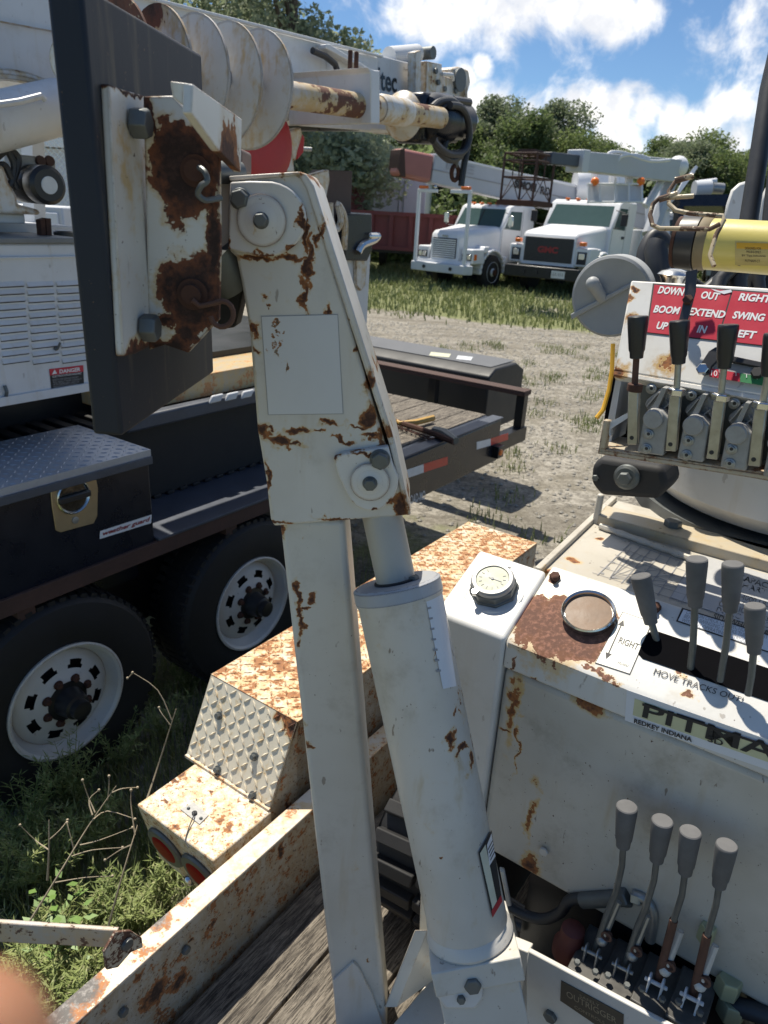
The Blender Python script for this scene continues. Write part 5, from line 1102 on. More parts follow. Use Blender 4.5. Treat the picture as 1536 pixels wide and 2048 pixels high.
mb = MB(); fin = [bs(x, y, -.1) for x, y in [(936, 226), (955, 230), (958, 243), (945, 262), (938, 262)]]; mb.prism(fin, V*.02); mb.build('tip_guard', M['alt'], B2)
# underside trough and black guard
mb = MB(); mb.prism([bs(x, y, -.05) for x, y in [(635, 245), (720, 250), (722, 262), (640, 262)]], V*.2); mb.build('underside_guard', M['knob'], BM, bevel=.01)
# rear of the boom: mast, knuckle and lift cylinder at far left
vm = 2.62
def mq(x, y, v_=vm): return PL(x, y, V*v_, V)
mb = MB(); mb.prism([mq(x, y) for x, y in [(-200, -200), (200, -130), (200, 210), (132, 205), (120, 178), (70, 155), (0, 142), (-200, 120)]], V*.35); MS = mb.build('boom_mast', M['alt'], ALT, bevel=.01)
mb = MB(); mb.prism([mq(x, y, vm-.01) for x, y in [(0, 42), (128, 66), (128, 69), (0, 45)]], V*-.006); mb.build('mast_seam', M['altrust'], MS)
mb = MB(); mb.tube(sm([mq(x, y, vm-.03) for x, y in [(-20, 147), (20, 150), (60, 158), (100, 175), (130, 205)]]), .018, 8); mb.build('rusty_lip', M['altrust'], MS)
mb = MB(); l0 = mq(-80, 262, vm-.10); l1 = mq(128, 212, vm-.10); mb.tube([l0, l0+(l1-l0)*.97, l1], [.085, .085, .075], 28); LC = mb.build('lift_cylinder', M['alt'], ALT)
mb = MB(); mb.tube([mq(x, y, vm-.2) for x, y in [(-20, 212), (40, 203), (82, 192), (90, 200)]], .010, 8); mb.build('hard_line', M['alt'], LC)
mb = MB(); mb.prism([mq(x, y, vm+.3) for x, y in [(64, 255), (88, 252), (92, 480), (70, 480)]], V*.08); mb.build('turret_post', M['alt'], ALT)
# hydraulic swivel and motor in the gap
mb = MB(); mc = mq(62, 368, vm-.02); md_ = (mq(90, 370, vm-.12)-mc).normalized(); mb.lathe(mc-md_*.07, md_, [(0, .05), (.01, .062), (.12, .062), (.13, .058), (.14, .062), (.19, .062), (.20, .05)], 28); MT = mb.build('winch_motor', M['knob'], ALT)
mb = MB(); mb.lathe(mc+md_*.131, md_, [(0, .028), (.003, .027)], 24); mb.build('motor_label', M['whitetape'], MT)
mb = MB(); mb.prism([mq(x, y, vm-.04) for x, y in [(32, 308), (70, 312), (112, 320), (112, 345), (70, 345), (34, 342)]], V*.08); mb.build('manifold', M['alu'], MT, bevel=.006)
for x in (80, 98):
    mb = MB(); mb.lathe(mq(x, 322, vm-.041), -V, [(0, .018), (.01, .016)], 16); mb.build('port_cap', M['brown'], MT)
for l in ([(-10, 318), (15, 300), (36, 316), (30, 350), (20, 372)], [(-10, 290), (10, 296), (28, 330), (22, 368)], [(-10, 340), (8, 330), (20, 350), (34, 378)]):
    mb = MB(); mb.tube(sm([mq(x, y, vm-.08) for x, y in l]), .012, 8); mb.build('supply_hose', M['hose'], MT)
mb = MB(); mb.prism([mq(x, y, vm-.1) for x, y in [(-60, 320), (8, 332), (18, 365), (34, 390), (36, 408), (80, 420), (82, 430), (-60, 425)]], V*.3); mb.build('rotation_base', M['altrust'], ALT, bevel=.01)
mb = MB(); mb.prism([mq(x, y, vm-.05) for x, y in [(-60, 424), (50, 428), (52, 448), (0, 447), (-60, 446)]], V*.4); mb.build('base_rail', M['alt'], ALT, bevel=.006)
mb = MB(); mb.prism([mq(x, y, vm+.1) for x, y in [(-60, 440), (150, 452), (152, 484), (-60, 474)]], V*.3); mb.build('engine_shroud', M['grey_white'], ALT, bevel=.006)
mb = MB(); mb.prism([mq(x, y, vm-.1) for x, y in [(81, 440), (90, 437), (92, 470), (84, 472)]], V*.03); mb.prism([mq(x, y, vm-.1) for x, y in [(92, 436), (102, 437), (104, 474), (94, 473)]], V*.03); mb.build('rusty_tabs', M['rust'], ALT)
mb = MB(); mb.lathe(mq(128, 470, vm-.05), K, [(-.03, .035), (.01, .035), (.015, .028)], 20); mb.build('filler_cap', M['knob'], ALT)
# winch drum (red) and stowed stabiliser leg between boom and deck
rv = 2.45
def rq(x, y, v_=rv): return PL(x, y, V*v_, V)
mb = MB(); c = rq(528, 288); mb.lathe(c, -V, [(0, .15), (.02, .155), (.025, .14), (.03, .10)], 36); mb.build('red_winch_drum', M['red'], ALT)
mb = MB(); mb.prism([rq(x, y) for x, y in [(602, 262), (610, 275), (608, 305), (595, 320), (592, 290)]], V*.05); mb.build('red_bracket', M['red'], ALT, bevel=.006)
mb = MB(); mb.prism([rq(x, y, rv-.02) for x, y in [(578, 262), (602, 255), (606, 270), (596, 300), (592, 322), (580, 318)]], V*.05); mb.prism([rq(x, y, rv-.02) for x, y in [(560, 300), (585, 300), (590, 345), (562, 345)]], V*.05); mb.build('sheave_bracket', M['altrust'], ALT, bevel=.006)
mb = MB(); mb.prism([rq(x, y, rv-.01) for x, y in [(485, 290), (520, 330), (540, 345), (486, 352)]], V*.04); mb.build('pivot_plate', M['altrust'], ALT)
lvv = 2.5
mb = MB(); mb.prism([rq(x, y, lvv) for x, y in [(700, 505), (742, 505), (735, 640), (722, 775), (690, 775), (690, 520)]], V*.10); LG = mb.build('stabiliser_leg', M['alt'], ALT, bevel=.008)
mb = MB(); mb.prism([rq(x, y, lvv-.02) for x, y in [(712, 515), (736, 512), (731, 570), (722, 582), (713, 570)]], V*.02); mb.build('leg_latch', M['altrust'], LG, bevel=.004)
mb = MB(); mb.prism([rq(x, y, lvv-.05) for x, y in [(694, 428), (744, 427), (745, 500), (735, 522), (690, 521)]], V*.2); mb.build('leg_pad', M['t2'], LG, bevel=.006)
mb = MB(); mb.prism([rq(x, y, lvv+.02) for x, y in [(655, 345), (662, 340), (705, 342), (702, 428), (698, 700), (660, 640), (645, 520)]], V*.12); mb.build('brown_mast_plate', plain('brown_primer2', (.075, .052, .05), .7, var=.35), LG, bevel=.004)
mb = MB(); mb.prism([rq(x, y, lvv-.03) for x, y in [(615, 352), (658, 339), (660, 360), (652, 400), (655, 420), (640, 440)]], V*.04); mb.build('cream_cheek', M['altrust'], LG, bevel=.004)
mb = MB(); mb.tube(sm([rq(x, y, lvv-.05) for x, y in [(660, 405), (662, 440), (672, 460), (682, 440), (676, 408), (690, 440), (688, 500)]]), .016, 8); mb.build('rusty_chain', M['altrust'], LG)
mb = MB(); mb.tube(sm([rq(x, y, lvv-.06) for x, y in [(716, 505), (725, 490), (748, 480), (756, 470)]]), [.02]*16, 8); mb.lathe(rq(745, 473, lvv-.06), U, [(-.04, .012), (-.03, .02), (.05, .02), (.06, .012)], 14); mb.build('hose_fitting', M['chrome'], LG)
# ================================================================== BACKGROUND VEHICLES (local frame: X forward, Y left, Z up)
def lbx(mb, x0, x1, y0, y1, z0, z1): return mb.bx(x0, x1, y0, y1, z0, z1)
def wheel_local(parent, x, y, r=.5, w=.28, rim='far'):
    s = 1 if y > 0 else -1
    mb = MB(); mb.lathe(Vector((x, y-s*w, r)), (0, s, 0), [(0, r*.7), (.02, r*.95), (.06, r), (w-.05, r), (w-.01, r*.93), (w, r*.62)], 36); W = mb.build('wheel', M['tyre'], parent)
    mb = MB(); mb.lathe(Vector((x, y, r)), (0, s, 0), [(-.01, r*.62), (.012, r*.60), (-.03, r*.54), (-.06, r*.42), (-.05, r*.3), (.02, r*.22), (.06, r*.2), (.065, .01)], 30); mb.build('rim', M['grey_white'], W)
    mb = MB(); mb.lathe(Vector((x, y, r)), (0, s, 0), [(-.0, r*.2), (.09, r*.19), (.10, r*.1)], 16); mb.build('hub', M['rust'], W)
def arch(mb, x, y0, y1, r, t=.05, a0=0, a1=180, n=14, zc=.5):
    o = [(x+math.cos(R(a0+(a1-a0)*i/n))*r, zc+math.sin(R(a0+(a1-a0)*i/n))*r) for i in range(n+1)]
    q = [(x+math.cos(R(a0+(a1-a0)*i/n))*(r+t), zc+math.sin(R(a0+(a1-a0)*i/n))*(r+t)) for i in range(n+1)]
    for i in range(n):
        mb.prism([Vector((o[i][0], y0, o[i][1])), Vector((o[i+1][0], y0, o[i+1][1])), Vector((q[i+1][0], y0, q[i+1][1])), Vector((q[i][0], y0, q[i][1]))], (0, y1-y0, 0))
def cabtruck(loc, rz, label, kind):
    T = empty('utility_truck', loc, label, 'truck', None, rz)
    if kind == 'b': T.scale = (1.12, 1.12, 1.10)
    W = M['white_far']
    gm = kind == 'b'
    hw = .92 if not gm else .98
    # chassis
    mb = MB(); lbx(mb, -7.5, -.3, -.42, .42, .62, .82); mb.build('chassis', M['black'], T)
    # hood as loft of rounded sections
    def sec(x, w, z0, z1, rr_=.16):
        p = [Vector((x, -w, z0))]
        for i in range(5): a = R(180-i*22.5); p.append(Vector((x, -w+rr_+rr_*math.cos(a), z1-rr_+rr_*math.sin(a))))
        for i in range(5): a = R(90-i*22.5); p.append(Vector((x, w-rr_+rr_*math.cos(a), z1-rr_+rr_*math.sin(a))))
        p.append(Vector((x, w, z0))); return p
    if gm: secs = [sec(-.02, .72, .78, 1.50, .07), sec(-.12, .76, .78, 1.60, .12), sec(-.9, .80, .9, 1.70, .16), sec(-1.75, .86, .9, 1.78, .14)]
    else: secs = [sec(0, .52, .72, 1.50, .14), sec(-.12, .60, .72, 1.62, .18), sec(-.8, .74, .9, 1.70, .2), sec(-1.55, .88, .9, 1.80, .18)]
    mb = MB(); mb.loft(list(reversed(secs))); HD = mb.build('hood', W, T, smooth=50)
    xw = -1.15 if not gm else -1.2
    for s in (-1, 1):
        # fender with wheel arch
        mb = MB(); y0, y1 = sorted((s*.62, s*(hw+.12)))
        if gm: lbx(mb, -.62, -.05, y0, y1, .80, 1.26)
        else: lbx(mb, -.60, -.02, y0, y1, .74, 1.16)
        arch(mb, xw, y0, y1, .58, .09, -5, 185)
        lbx(mb, xw-.75, xw-.58, y0, y1, .55, .95)
        mb.prism([Vector((-.5, y0, 1.05)), Vector((-.5, y1, 1.05)), Vector((-.62, y1, 1.24)), Vector((-.62, y0, 1.24))], (-.25, 0, 0))
        mb.build('front_fender', W, HD, bevel=.04, seg=3)
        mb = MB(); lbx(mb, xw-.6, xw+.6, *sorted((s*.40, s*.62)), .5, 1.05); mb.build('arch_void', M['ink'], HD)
        wheel_local(T, xw, s*(hw+.10))
        for dx in (-5.3, -6.4)[:1]: wheel_local(T, dx, s*(hw+.2), w=.5)
        # headlamp cluster
        if gm:
            mb = MB(); lbx(mb, -.05, -.035, *sorted((s*.78, s*1.02)), .86, 1.16); mb.build('lamp_bezel', M['ink'], HD)
            mb = MB(); lbx(mb, -.035, -.02, *sorted((s*.82, s*.98)), .98, 1.13); mb.build('headlight', M['chrome'], HD, bevel=.01)
            mb = MB(); mb.bx(-.16, -.02, *sorted((s*.80, s*.96)), 1.30, 1.40); mb.build('turn_signal', M['amber'], HD, bevel=.02)
        else:
            mb = MB(); lbx(mb, -.02, -.005, *sorted((s*.66, s*1.0)), .84, 1.02); mb.build('lamp_bezel', M['ink'], HD)
            mb = MB(); lbx(mb, -.005, .01, *sorted((s*.70, s*.84)), .87, 1.0); lbx(mb, -.005, .01, *sorted((s*.86, s*.98)), .87, 1.0); mb.build('headlight', M['chrome'], HD, bevel=.008)
            mb = MB(); lbx(mb, -.2, -.08, *sorted((s*1.03, s*1.06)), .86, 1.02); mb.build('turn_signal', M['amber'], HD)
    # grille
    if gm:
        mb = MB(); lbx(mb, -.03, .0, -.66, .66, .86, 1.46); GR = mb.build('grille', plain('grille_dark', (.035, .035, .037), .4), HD, bevel=.01)
        for i in range(12):
            mb = MB(); lbx(mb, .0, .012, -.62, .62, .89+i*.046, .903+i*.046); mb.build('grille_bar', M['knob'], GR)
        quadtext('lettering', 'GMC', Vector((.014, -.28, 1.08)), Vector((.014, .28, 1.08)), Vector((.014, .28, 1.24)), Vector((.014, -.28, 1.24)), plain('badge_red', (.30, .03, .03), .5), GR, (1, 0, 0), bold=.05, lift=.004)
    else:
        mb = MB(); lbx(mb, 0, .02, -.44, .44, .86, 1.42); GR = mb.build('grille', plain('grille_grey', (.05, .05, .055), .4), HD, bevel=.01)
        for i in range(9):
            mb = MB(); lbx(mb, .02, .045, -.42, .42, .885+i*.058, .917+i*.058); mb.build('grille_bar', W, GR)
        mb = MB(); lbx(mb, .01, .03, -.10, .10, 1.45, 1.50); mb.build('hood_badge', M['steel'], HD)
        mb = MB(); lbx(mb, 0, .03, -1.0, 1.0, .70, .80); mb.build('valance', W, HD, bevel=.01)
    # bumper
    mb = MB(); mb.prism([Vector((.02, -1.12, .45)), Vector((.30, -1.02, .45)), Vector((.30, 1.02, .45)), Vector((.02, 1.12, .45))], (0, 0, .26 if not gm else .30)); BP = mb.build('front_bumper', M['grey_white'] if not gm else M['black'], T, bevel=.025)
    if gm:
        mb = MB(); lbx(mb, .302, .31, .30, .66, .50, .68); PT = mb.build('number_plate', M['whitetape'], BP)
        quadtext('lettering', '6A 414', Vector((.311, .34, .55)), Vector((.311, .62, .55)), Vector((.311, .62, .64)), Vector((.311, .34, .64)), M['greyink'], PT, (1, 0, 0), lift=.003)
        for y in (-.55, -.2, .15):
            mb = MB(); lbx(mb, .30, .33, y, y+.12, .56, .66); mb.build('bumper_pad', M['ink'], BP)
    else:
        for y in (-.5, .5):
            mb = MB(); mb.cyl(Vector((.29, y, .58)), Vector((.33, y, .58)), .05); mb.build('tow_hole', M['ink'], BP)
        # tubular guard frame with beacons
        FW = M['white_far']
        for s in (-1, 1):
            mb = MB(); lbx(mb, .18, .27, *sorted((s*.88, s*.97)), .71, 2.62); g_ = mb.build('guard_post', FW, T, bevel=.01)
            mb = MB(); a_, b_ = sorted((s*.97, s*.25)); lbx(mb, .18, .27, a_, b_, 2.625, 2.72); mb.build('guard_arm', FW, g_, bevel=.01)
            mb = MB(); lbx(mb, .17, .28, *sorted((s*.62, s*.92)), 2.725, 2.81); mb.build('beacon', M['amber'], g_, bevel=.02)
        mb = MB(); mb.ball(Vector((.22, -.35, 2.78)), .06, 6); mb.build('work_lamp', M['chrome'], T)
    # cab
    x0 = -1.55 if not gm else -1.72
    zr = 2.40 if not gm else 2.42
    prof = [(x0, 1.72), (x0-.40 if not gm else x0-.44, zr-.05), (x0-.60 if not gm else x0-.64, zr+.02), (x0-1.75, zr+.02), (x0-1.82, zr-.08), (x0-1.82, .75), (x0, .75)]
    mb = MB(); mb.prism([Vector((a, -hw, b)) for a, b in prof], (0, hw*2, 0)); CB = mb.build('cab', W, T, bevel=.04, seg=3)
    # windscreen (slightly proud), side windows, door seams
    a = Vector((x0, 0, 1.78)); xs = prof[1][0]; d = Vector((xs-x0, 0, zr-.05-1.72)); nn = Vector((d.z, 0, -d.x)).normalized()
    b0 = Vector((x0, 0, 1.72))+d*.10; b1 = Vector((x0, 0, 1.72))+d*.90
    mb = MB(); mb.prism([b0+Vector((0, -hw*.90, 0)), b0+Vector((0, hw*.90, 0)), b1+Vector((0, hw*.84, 0)), b1+Vector((0, -hw*.84, 0))], nn*.008); WS = mb.build('windscreen', M['glass'], CB, bevel=.003)
    if not gm:
        mb = MB(); mb.prism([b0+Vector((0, -.02, 0)), b0+Vector((0, .02, 0)), b1+Vector((0, .02, 0)), b1+Vector((0, -.02, 0))], nn*.014); mb.build('centre_post', M['ink'], WS)
    for s in (-1, 1):
        y = s*hw
        f = .35 if not gm else .38
        pts = [(x0-.16, 1.74), (x0-.16-f*.75, zr-.16), (x0-1.05, zr-.16), (x0-1.05, 1.70)]
        mb = MB(); mb.prism([Vector((q[0], y, q[1])) for q in pts], (0, s*.006, 0)); mb.build('side_window', M['glass'], CB)
        mb = MB(); lbx(mb, x0-1.13, x0-1.115, *sorted((y, y+s*.005)), .85, zr-.1); lbx(mb, x0-.06, x0-.045, *sorted((y, y+s*.005)), .85, 1.7); mb.build('door_seam', M['greyink'], CB)
        mb = MB(); lbx(mb, x0-1.02, x0-.86, *sorted((y, y+s*.03)), 1.48, 1.55); mb.build('door_handle', M['ink'], CB)
        mb = MB(); mb.tube([Vector((x0-.1, y, 1.75)), Vector((x0+.0, y+s*.28, 1.78)), Vector((x0+.0, y+s*.28, 2.15)), Vector((x0-.1, y, 2.2))], .012, 6); MRR = mb.build('mirror_arm', M['ink'] if gm else M['chrome'], CB)
        mb = MB(); lbx(mb, x0-.02, x0+.03, *sorted((y+s*.2, y+s*.38)), 1.82, 2.12); mb.build('mirror', M['ink'] if gm else M['chrome'], MRR, bevel=.02)
        mb = MB(); lbx(mb, x0-1.5, x0-.3, *sorted((s*.6, s*(hw-.02))), .52, .74); mb.build('cab_step', M['black'], CB, bevel=.02)
    for i in range(5):
        y = -.6+i*.3; mb = MB(); lbx(mb, prof[2][0]-.02, prof[2][0]+.10, y-.05, y+.05, zr+.02, zr+.07); mb.build('marker_lamp', M['amber'], CB, bevel=.01)
    # service body with cupboards
    bx0, bx1 = x0-1.95, x0-5.4
    mb = MB(); lbx(mb, bx1, bx0, -1.15, 1.15, .85, .95); BD = mb.build('deck', M['grey_white'], T)
    for s in (-1, 1):
        mb = MB(); lbx(mb, bx1, bx0, *sorted((s*.75, s*1.18)), .952, 1.75); c_ = mb.build('service_locker', M['grey_white'], BD, bevel=.02)
        for i in range(4):
            xx = bx0-.1-i*.85; mb = MB(); lbx(mb, xx-.75, xx, *sorted((s*1.18, s*1.20)), 1.02, 1.68); mb.build('locker_door', W, c_, bevel=.006)
            mb = MB(); lbx(mb, xx-.42, xx-.33, *sorted((s*1.20, s*1.215)), 1.3, 1.38); mb.build('handle', M['ink'], c_)
    return T, BD, x0
TL = Z(883, 575, 0); TR_ = Z(1084, 592, 0)
hd1 = math.atan2(math.cos(R(221)), math.sin(R(221)))
IT, ITB, ix0 = cabtruck(TL, hd1, 'white bonneted utility truck with white guard frame, amber beacons and pink-tipped crane boom', 'a')
hd2 = math.atan2(math.cos(R(214)), math.sin(R(214)))
GT, GTB, gx0 = cabtruck(TR_, hd2, 'white truck with dark grille, red grille letters and black bumper behind the grey round lid', 'b')
# boom of the first truck, laid forward over its cab
def local(T, p):
    return T.matrix_world.inverted() @ p
bpy.context.view_layer.update()
def boomT(T, pts_top, w, col, name, parent):
    pass
dB0 = 20.6; tipc = A(796, 325, dB0); endc = A(1290, 430, 26.0)
bd_ = (endc-tipc).normalized(); upv = Vector((0, 0, 1)); upv = (upv-bd_*upv.dot(bd_)).normalized(); sdv = bd_.cross(upv)
iw = IT.matrix_world.inverted()
def boom_piece(name, s0, s1, h0, h1, w, mat, parent, T_iw, c0, bev=.03, zo=0):
    q = [c0+bd_*s0+upv*(zo-h0/2), c0+bd_*s0+upv*(zo+h0/2), c0+bd_*s1+upv*(zo+h1/2), c0+bd_*s1+upv*(zo-h1/2)]
    mb = MB(); mb.prism([T_iw @ (p-sdv*w/2) for p in q], (T_iw.to_3x3() @ sdv)*w); return mb.build(name, mat, parent, bevel=bev)
M['pink'] = plain('faded_red_paint', (.36, .14, .12), .55, var=.25, scale=1.2)
M['silver'] = plain('chalky_silver', (.44, .46, .50), .5, var=.12, scale=1.5)
Lb_ = (endc-tipc).length
BMI = boom_piece('crane_boom', 1.05, Lb_+1, .74, 1.0, .5, M['silver'], IT, iw, tipc)
boom_piece('boom_rib', 1.05, Lb_+1, .03, .03, .54, M['greyink'], BMI, iw, tipc, .005, -.02)
boom_piece('boom_edge', 1.05, Lb_+1, .05, .05, .56, M['white_far'], BMI, iw, tipc, .005, .38)
boom_piece('boom_tip', -.12, 1.04, .70, .74, .52, M['pink'], IT, iw, tipc, .10)
mb = MB(); mb.prism([iw @ (tipc+bd_*s+upv*h-sdv*.265) for s, h in ((-.13, .30), (.0, .36), (.15, -.36), (.0, -.36), (-.13, -.15))], (iw.to_3x3() @ sdv)*.53); mb.build('tip_rubber', M['brown'], BMI)
def bl(s, h): return iw @ (tipc+bd_*s+upv*h+sdv*(-.262 if sdv.dot(O-tipc) < 0 else .262))
nB = (sdv if sdv.dot(O-tipc) > 0 else -sdv)
quadtext('lettering', 'ICE', bl(1.5, .06), bl(2.5, .06), bl(2.5, .30), bl(1.5, .30), plain('ghost_ink', (.36, .37, .40), .5), BMI, iw.to_3x3() @ nB, bold=.03, lift=.01)
quadtext('lettering', 'SIMON', bl(4.1, -.05), bl(5.0, -.05), bl(5.0, .2), bl(4.1, .2), M['ink'], BMI, iw.to_3x3() @ nB, bold=.06, lift=.01)
quadtext('lettering', 'RO', bl(5.2, -.08), bl(5.6, -.08), bl(5.6, .17), bl(5.2, .17), M['ink'], BMI, iw.to_3x3() @ nB, bold=.02, lift=.01)
# turret that carries it
tp_ = iw @ A(1180, 450, 26.0)
mb = MB(); mb.cyl(Vector((tp_.x, tp_.y, .95)), Vector((tp_.x, tp_.y, 3.0)), .45, .4, 20); mb.build('turret', M['white_far'], IT)
# platform clutter of GMC truck: boom, pedestal, basket
gw_ = GT.matrix_world.inverted()
def gp(x, y, d): return gw_ @ A(x, y, d)
b0_, b1_ = A(1150, 322, 17.5), A(1348, 342, 21.5)
def seg_box(p0, p1, h0, h1, w, name, mat, parent, iw_, bev=.02):
    d = (p1-p0).normalized(); u_ = (K-d*K.dot(d)).normalized(); s_ = d.cross(u_); q = [p0-u_*h0/2, p0+u_*h0/2, p1+u_*h1/2, p1-u_*h1/2]
    mb = MB(); mb.prism([iw_ @ (p-s_*w/2) for p in q], (iw_.to_3x3() @ s_)*w); return mb.build(name, mat, parent, bevel=bev)
GB_ = seg_box(b0_, b1_, .42, .62, .42, 'crane_boom', M['silver'], GT, gw_)
bdg = (b1_-b0_).normalized()
seg_box(b0_-bdg*1.3, b0_-bdg*.02, .26, .26, .26, 'inner_boom', M['t2top'], GB_, gw_)
seg_box(b0_-bdg*.02, b0_+bdg*.30, .50, .50, .46, 'boom_collar', M['grey_white'], GB_, gw_)
mb = MB()
for l in ([(1212, 315), (1222, 304), (1250, 306), (1300, 322), (1340, 320)], [(1235, 322), (1245, 312), (1275, 310), (1300, 318)]):
    mb = MB(); mb.tube(sm([gp(x, y, 18.6) for x, y in l], 3), .035, 6); mb.build('hand_rail', M['white_far'], GB_)
mb = MB(); mb.ball(gp(1355, 334, 21.5), .28, 8); mb.build('knuckle', M['white_far'], GB_)
mb = MB(); mb.tube([gp(1352, 340, 21.5), gp(1325, 400, 21.5), gp(1300, 470, 21.5)], [.16, .2, .22], 8); mb.build('support_arm', M['silver'], GT)
mb = MB(); mb.tube([gp(1330, 350, 21.4), gp(1300, 400, 20.8), gp(1290, 412, 20.8)], .10, 8); mb.build('lift_cylinder', M['grey_white'], GT)
mb = MB(); c = gp(1168, 372, 24.0); mb.lathe(c, gw_.to_3x3() @ RR, [(-.30, .1), (-.28, .45), (0, .5), (.28, .45), (.30, .1)], 24); mb.build('winch_drum', M['white_far'], GT)
mb = MB(); mb.prism([gp(x, y, 19.5) for x, y in [(1175, 368), (1285, 372), (1285, 404), (1175, 402)]], gw_.to_3x3() @ (U*.05)); mb.build('platform_panel', M['grey_white'], GT)
mb = MB()
for x in (1176, 1200, 1230, 1258, 1284):
    mb.tube([gp(x, 366, 19.4), gp(x, 406, 19.4)], .025, 5)
for y in (368, 404): mb.tube([gp(1174, y, 19.4), gp(1286, y, 19.4)], .025, 5)
for x in (1190, 1225, 1258):
    mb.tube([gp(x, 345, 19.8), gp(x, 370, 19.8)], .10, 8)
mb.build('platform_rail', M['white_far'], GT)
for x in (1190, 1282):
    mb = MB(); mb.ball(gp(x, 363, 19.4), .10, 6); mb.build('beacon', M['amber'], GT)
for i, (x0_, y0_, x1_, y1_, d_, mt) in enumerate(((1100, 398, 1140, 412, 25, 'grey_white'), (1290, 395, 1330, 470, 24.5, 'grey_white'), (1195, 345, 1240, 366, 24.4, 'white_far'))):
    mb = MB(); mb.prism([gp(x0_, y0_, d_), gp(x1_, y0_+2, d_), gp(x1_, y1_+2, d_), gp(x0_, y1_, d_)], gw_.to_3x3() @ (U*.6)); mb.build('equipment_box', M[mt], GT, bevel=.03)
# rusty lattice work cage hanging off the boom end
cg = A(1050, 405, 17.0); cz_ = cg.z
CG = empty('man_cage', (cg.x, cg.y, 0), 'rusty brown lattice man cage hung from the boom above the white trucks', 'cage')
ca, cb_ = U*.48, V*.40
cgc = Vector((cg.x, cg.y, 0))
def cgp(a, b, z): return cgc+ca*a+cb_*b+K*z
z0_, z1_ = A(1050, 403, 17.0).z, A(1050, 312, 17.0).z
for a in (-1, 1):
    for b in (-1, 1):
        mb = MB(); mb.tube([cgp(a, b, z0_), cgp(a, b, z1_)], .028, 6); mb.build('cage_post', M['brown'], CG)
mb = MB()
cs_ = [(-1, -1), (1, -1), (1, 1), (-1, 1)]
for i in range(4):
    a, b = cs_[i], cs_[(i+1) % 4]
    for z in (z0_, z0_+(z1_-z0_)*.5, z0_+(z1_-z0_)*.85, z1_): mb.tube([cgp(*a, z), cgp(*b, z)], .022, 5)
    mb.tube([cgp(*a, z0_), cgp((a[0]+b[0])/2, (a[1]+b[1])/2, z0_+(z1_-z0_)*.5), cgp(*b, z0_)], .012, 4)
    mb.tube([cgp((a[0]+b[0])/2, (a[1]+b[1])/2, z0_+(z1_-z0_)*.5), cgp((a[0]+b[0])/2, (a[1]+b[1])/2, z1_)], .015, 4)
mb.build('cage_frame', M['brown'], CG)
mb = MB(); mb.prism([cgp(-1.15, -1.15, z0_), cgp(1.15, -1.15, z0_), cgp(1.15, 1.15, z0_), cgp(-1.15, 1.15, z0_)], (0, 0, -.10)); mb.build('cage_floor', M['rust'], CG)
mb = MB(); mb.tube([cgp(-.2, 0, z1_), cgp(.4, 0, z1_+.05), b0_-bdg*1.2], [.05, .06, .09], 6); mb.prism([cgp(-.5, -.5, z1_), cgp(.5, -.5, z1_), cgp(.5, .5, z1_), cgp(-.5, .5, z1_)], (0, 0, .10)); mb.build('cage_hanger', M['brown'], CG)

# red tipper body with its running gear
RB0 = Z(700, 545, 0)
rd = Vector((math.cos(R(-10)), math.sin(R(-10)), 0)); rp_ = Vector((-rd.y, rd.x, 0))
c0r = A(688, 497, 24.5); c0r = Vector((c0r.x, c0r.y, 0))
RBT = empty('dump_trailer', c0r, 'dull red ribbed dump trailer behind the white guard frame', 'dump trailer')
zlo, zhi = A(760, 498, 24.5).z, A(760, 422, 24.5).z
def rp3(a, b, z): return c0r+rd*a+rp_*b+K*z
M['dullred'] = plain('dull_red_paint', (.16, .035, .032), .6, var=.25, scale=1.5)
mb = MB(); mb.prism([rp3(-.3, 0, zlo), rp3(5.4, 0, zlo), rp3(5.4, 2.3, zlo), rp3(-.3, 2.3, zlo)], (0, 0, zhi-zlo)); DB = mb.build('dump_body', M['dullred'], RBT, bevel=.02)
for i in range(8):
    a = .2+i*.66; mb = MB(); mb.prism([rp3(a, -.09, zlo+.12), rp3(a+.14, -.09, zlo+.12), rp3(a+.14, -.002, zlo+.12), rp3(a, -.002, zlo+.12)], (0, 0, zhi-zlo-.24)); mb.build('side_rib', M['dullred'], DB)
for z in (zlo, zhi-.12):
    mb = MB(); mb.prism([rp3(-.3, -.11, z), rp3(5.4, -.11, z), rp3(5.4, -.002, z), rp3(-.3, -.002, z)], (0, 0, .12)); mb.build('rim_rail', M['dullred'], DB)
mb = MB(); mb.prism([rp3(-.3, 0, zhi), rp3(.15, 0, zhi), rp3(.10, 0, zhi+.9), rp3(-.15, 0, zhi+.9)], rp_*2.3); mb.build('headboard', M['dullred'], DB)
mb = MB(); mb.prism([rp3(0, .5, .75), rp3(6.0, .5, .75), rp3(6.0, 1.6, .75), rp3(0, 1.6, .75)], (0, 0, zlo-.76)); mb.build('chassis', M['black'], RBT)
for a in (3.2, 4.4):
    mb = MB(); mb.lathe(rp3(a, .3, .5), -rp_, [(-.28, .3), (-.26, .48), (0, .5), (.02, .3), (-.03, .25)], 28); mb.build('wheel', M['tyre'], RBT)
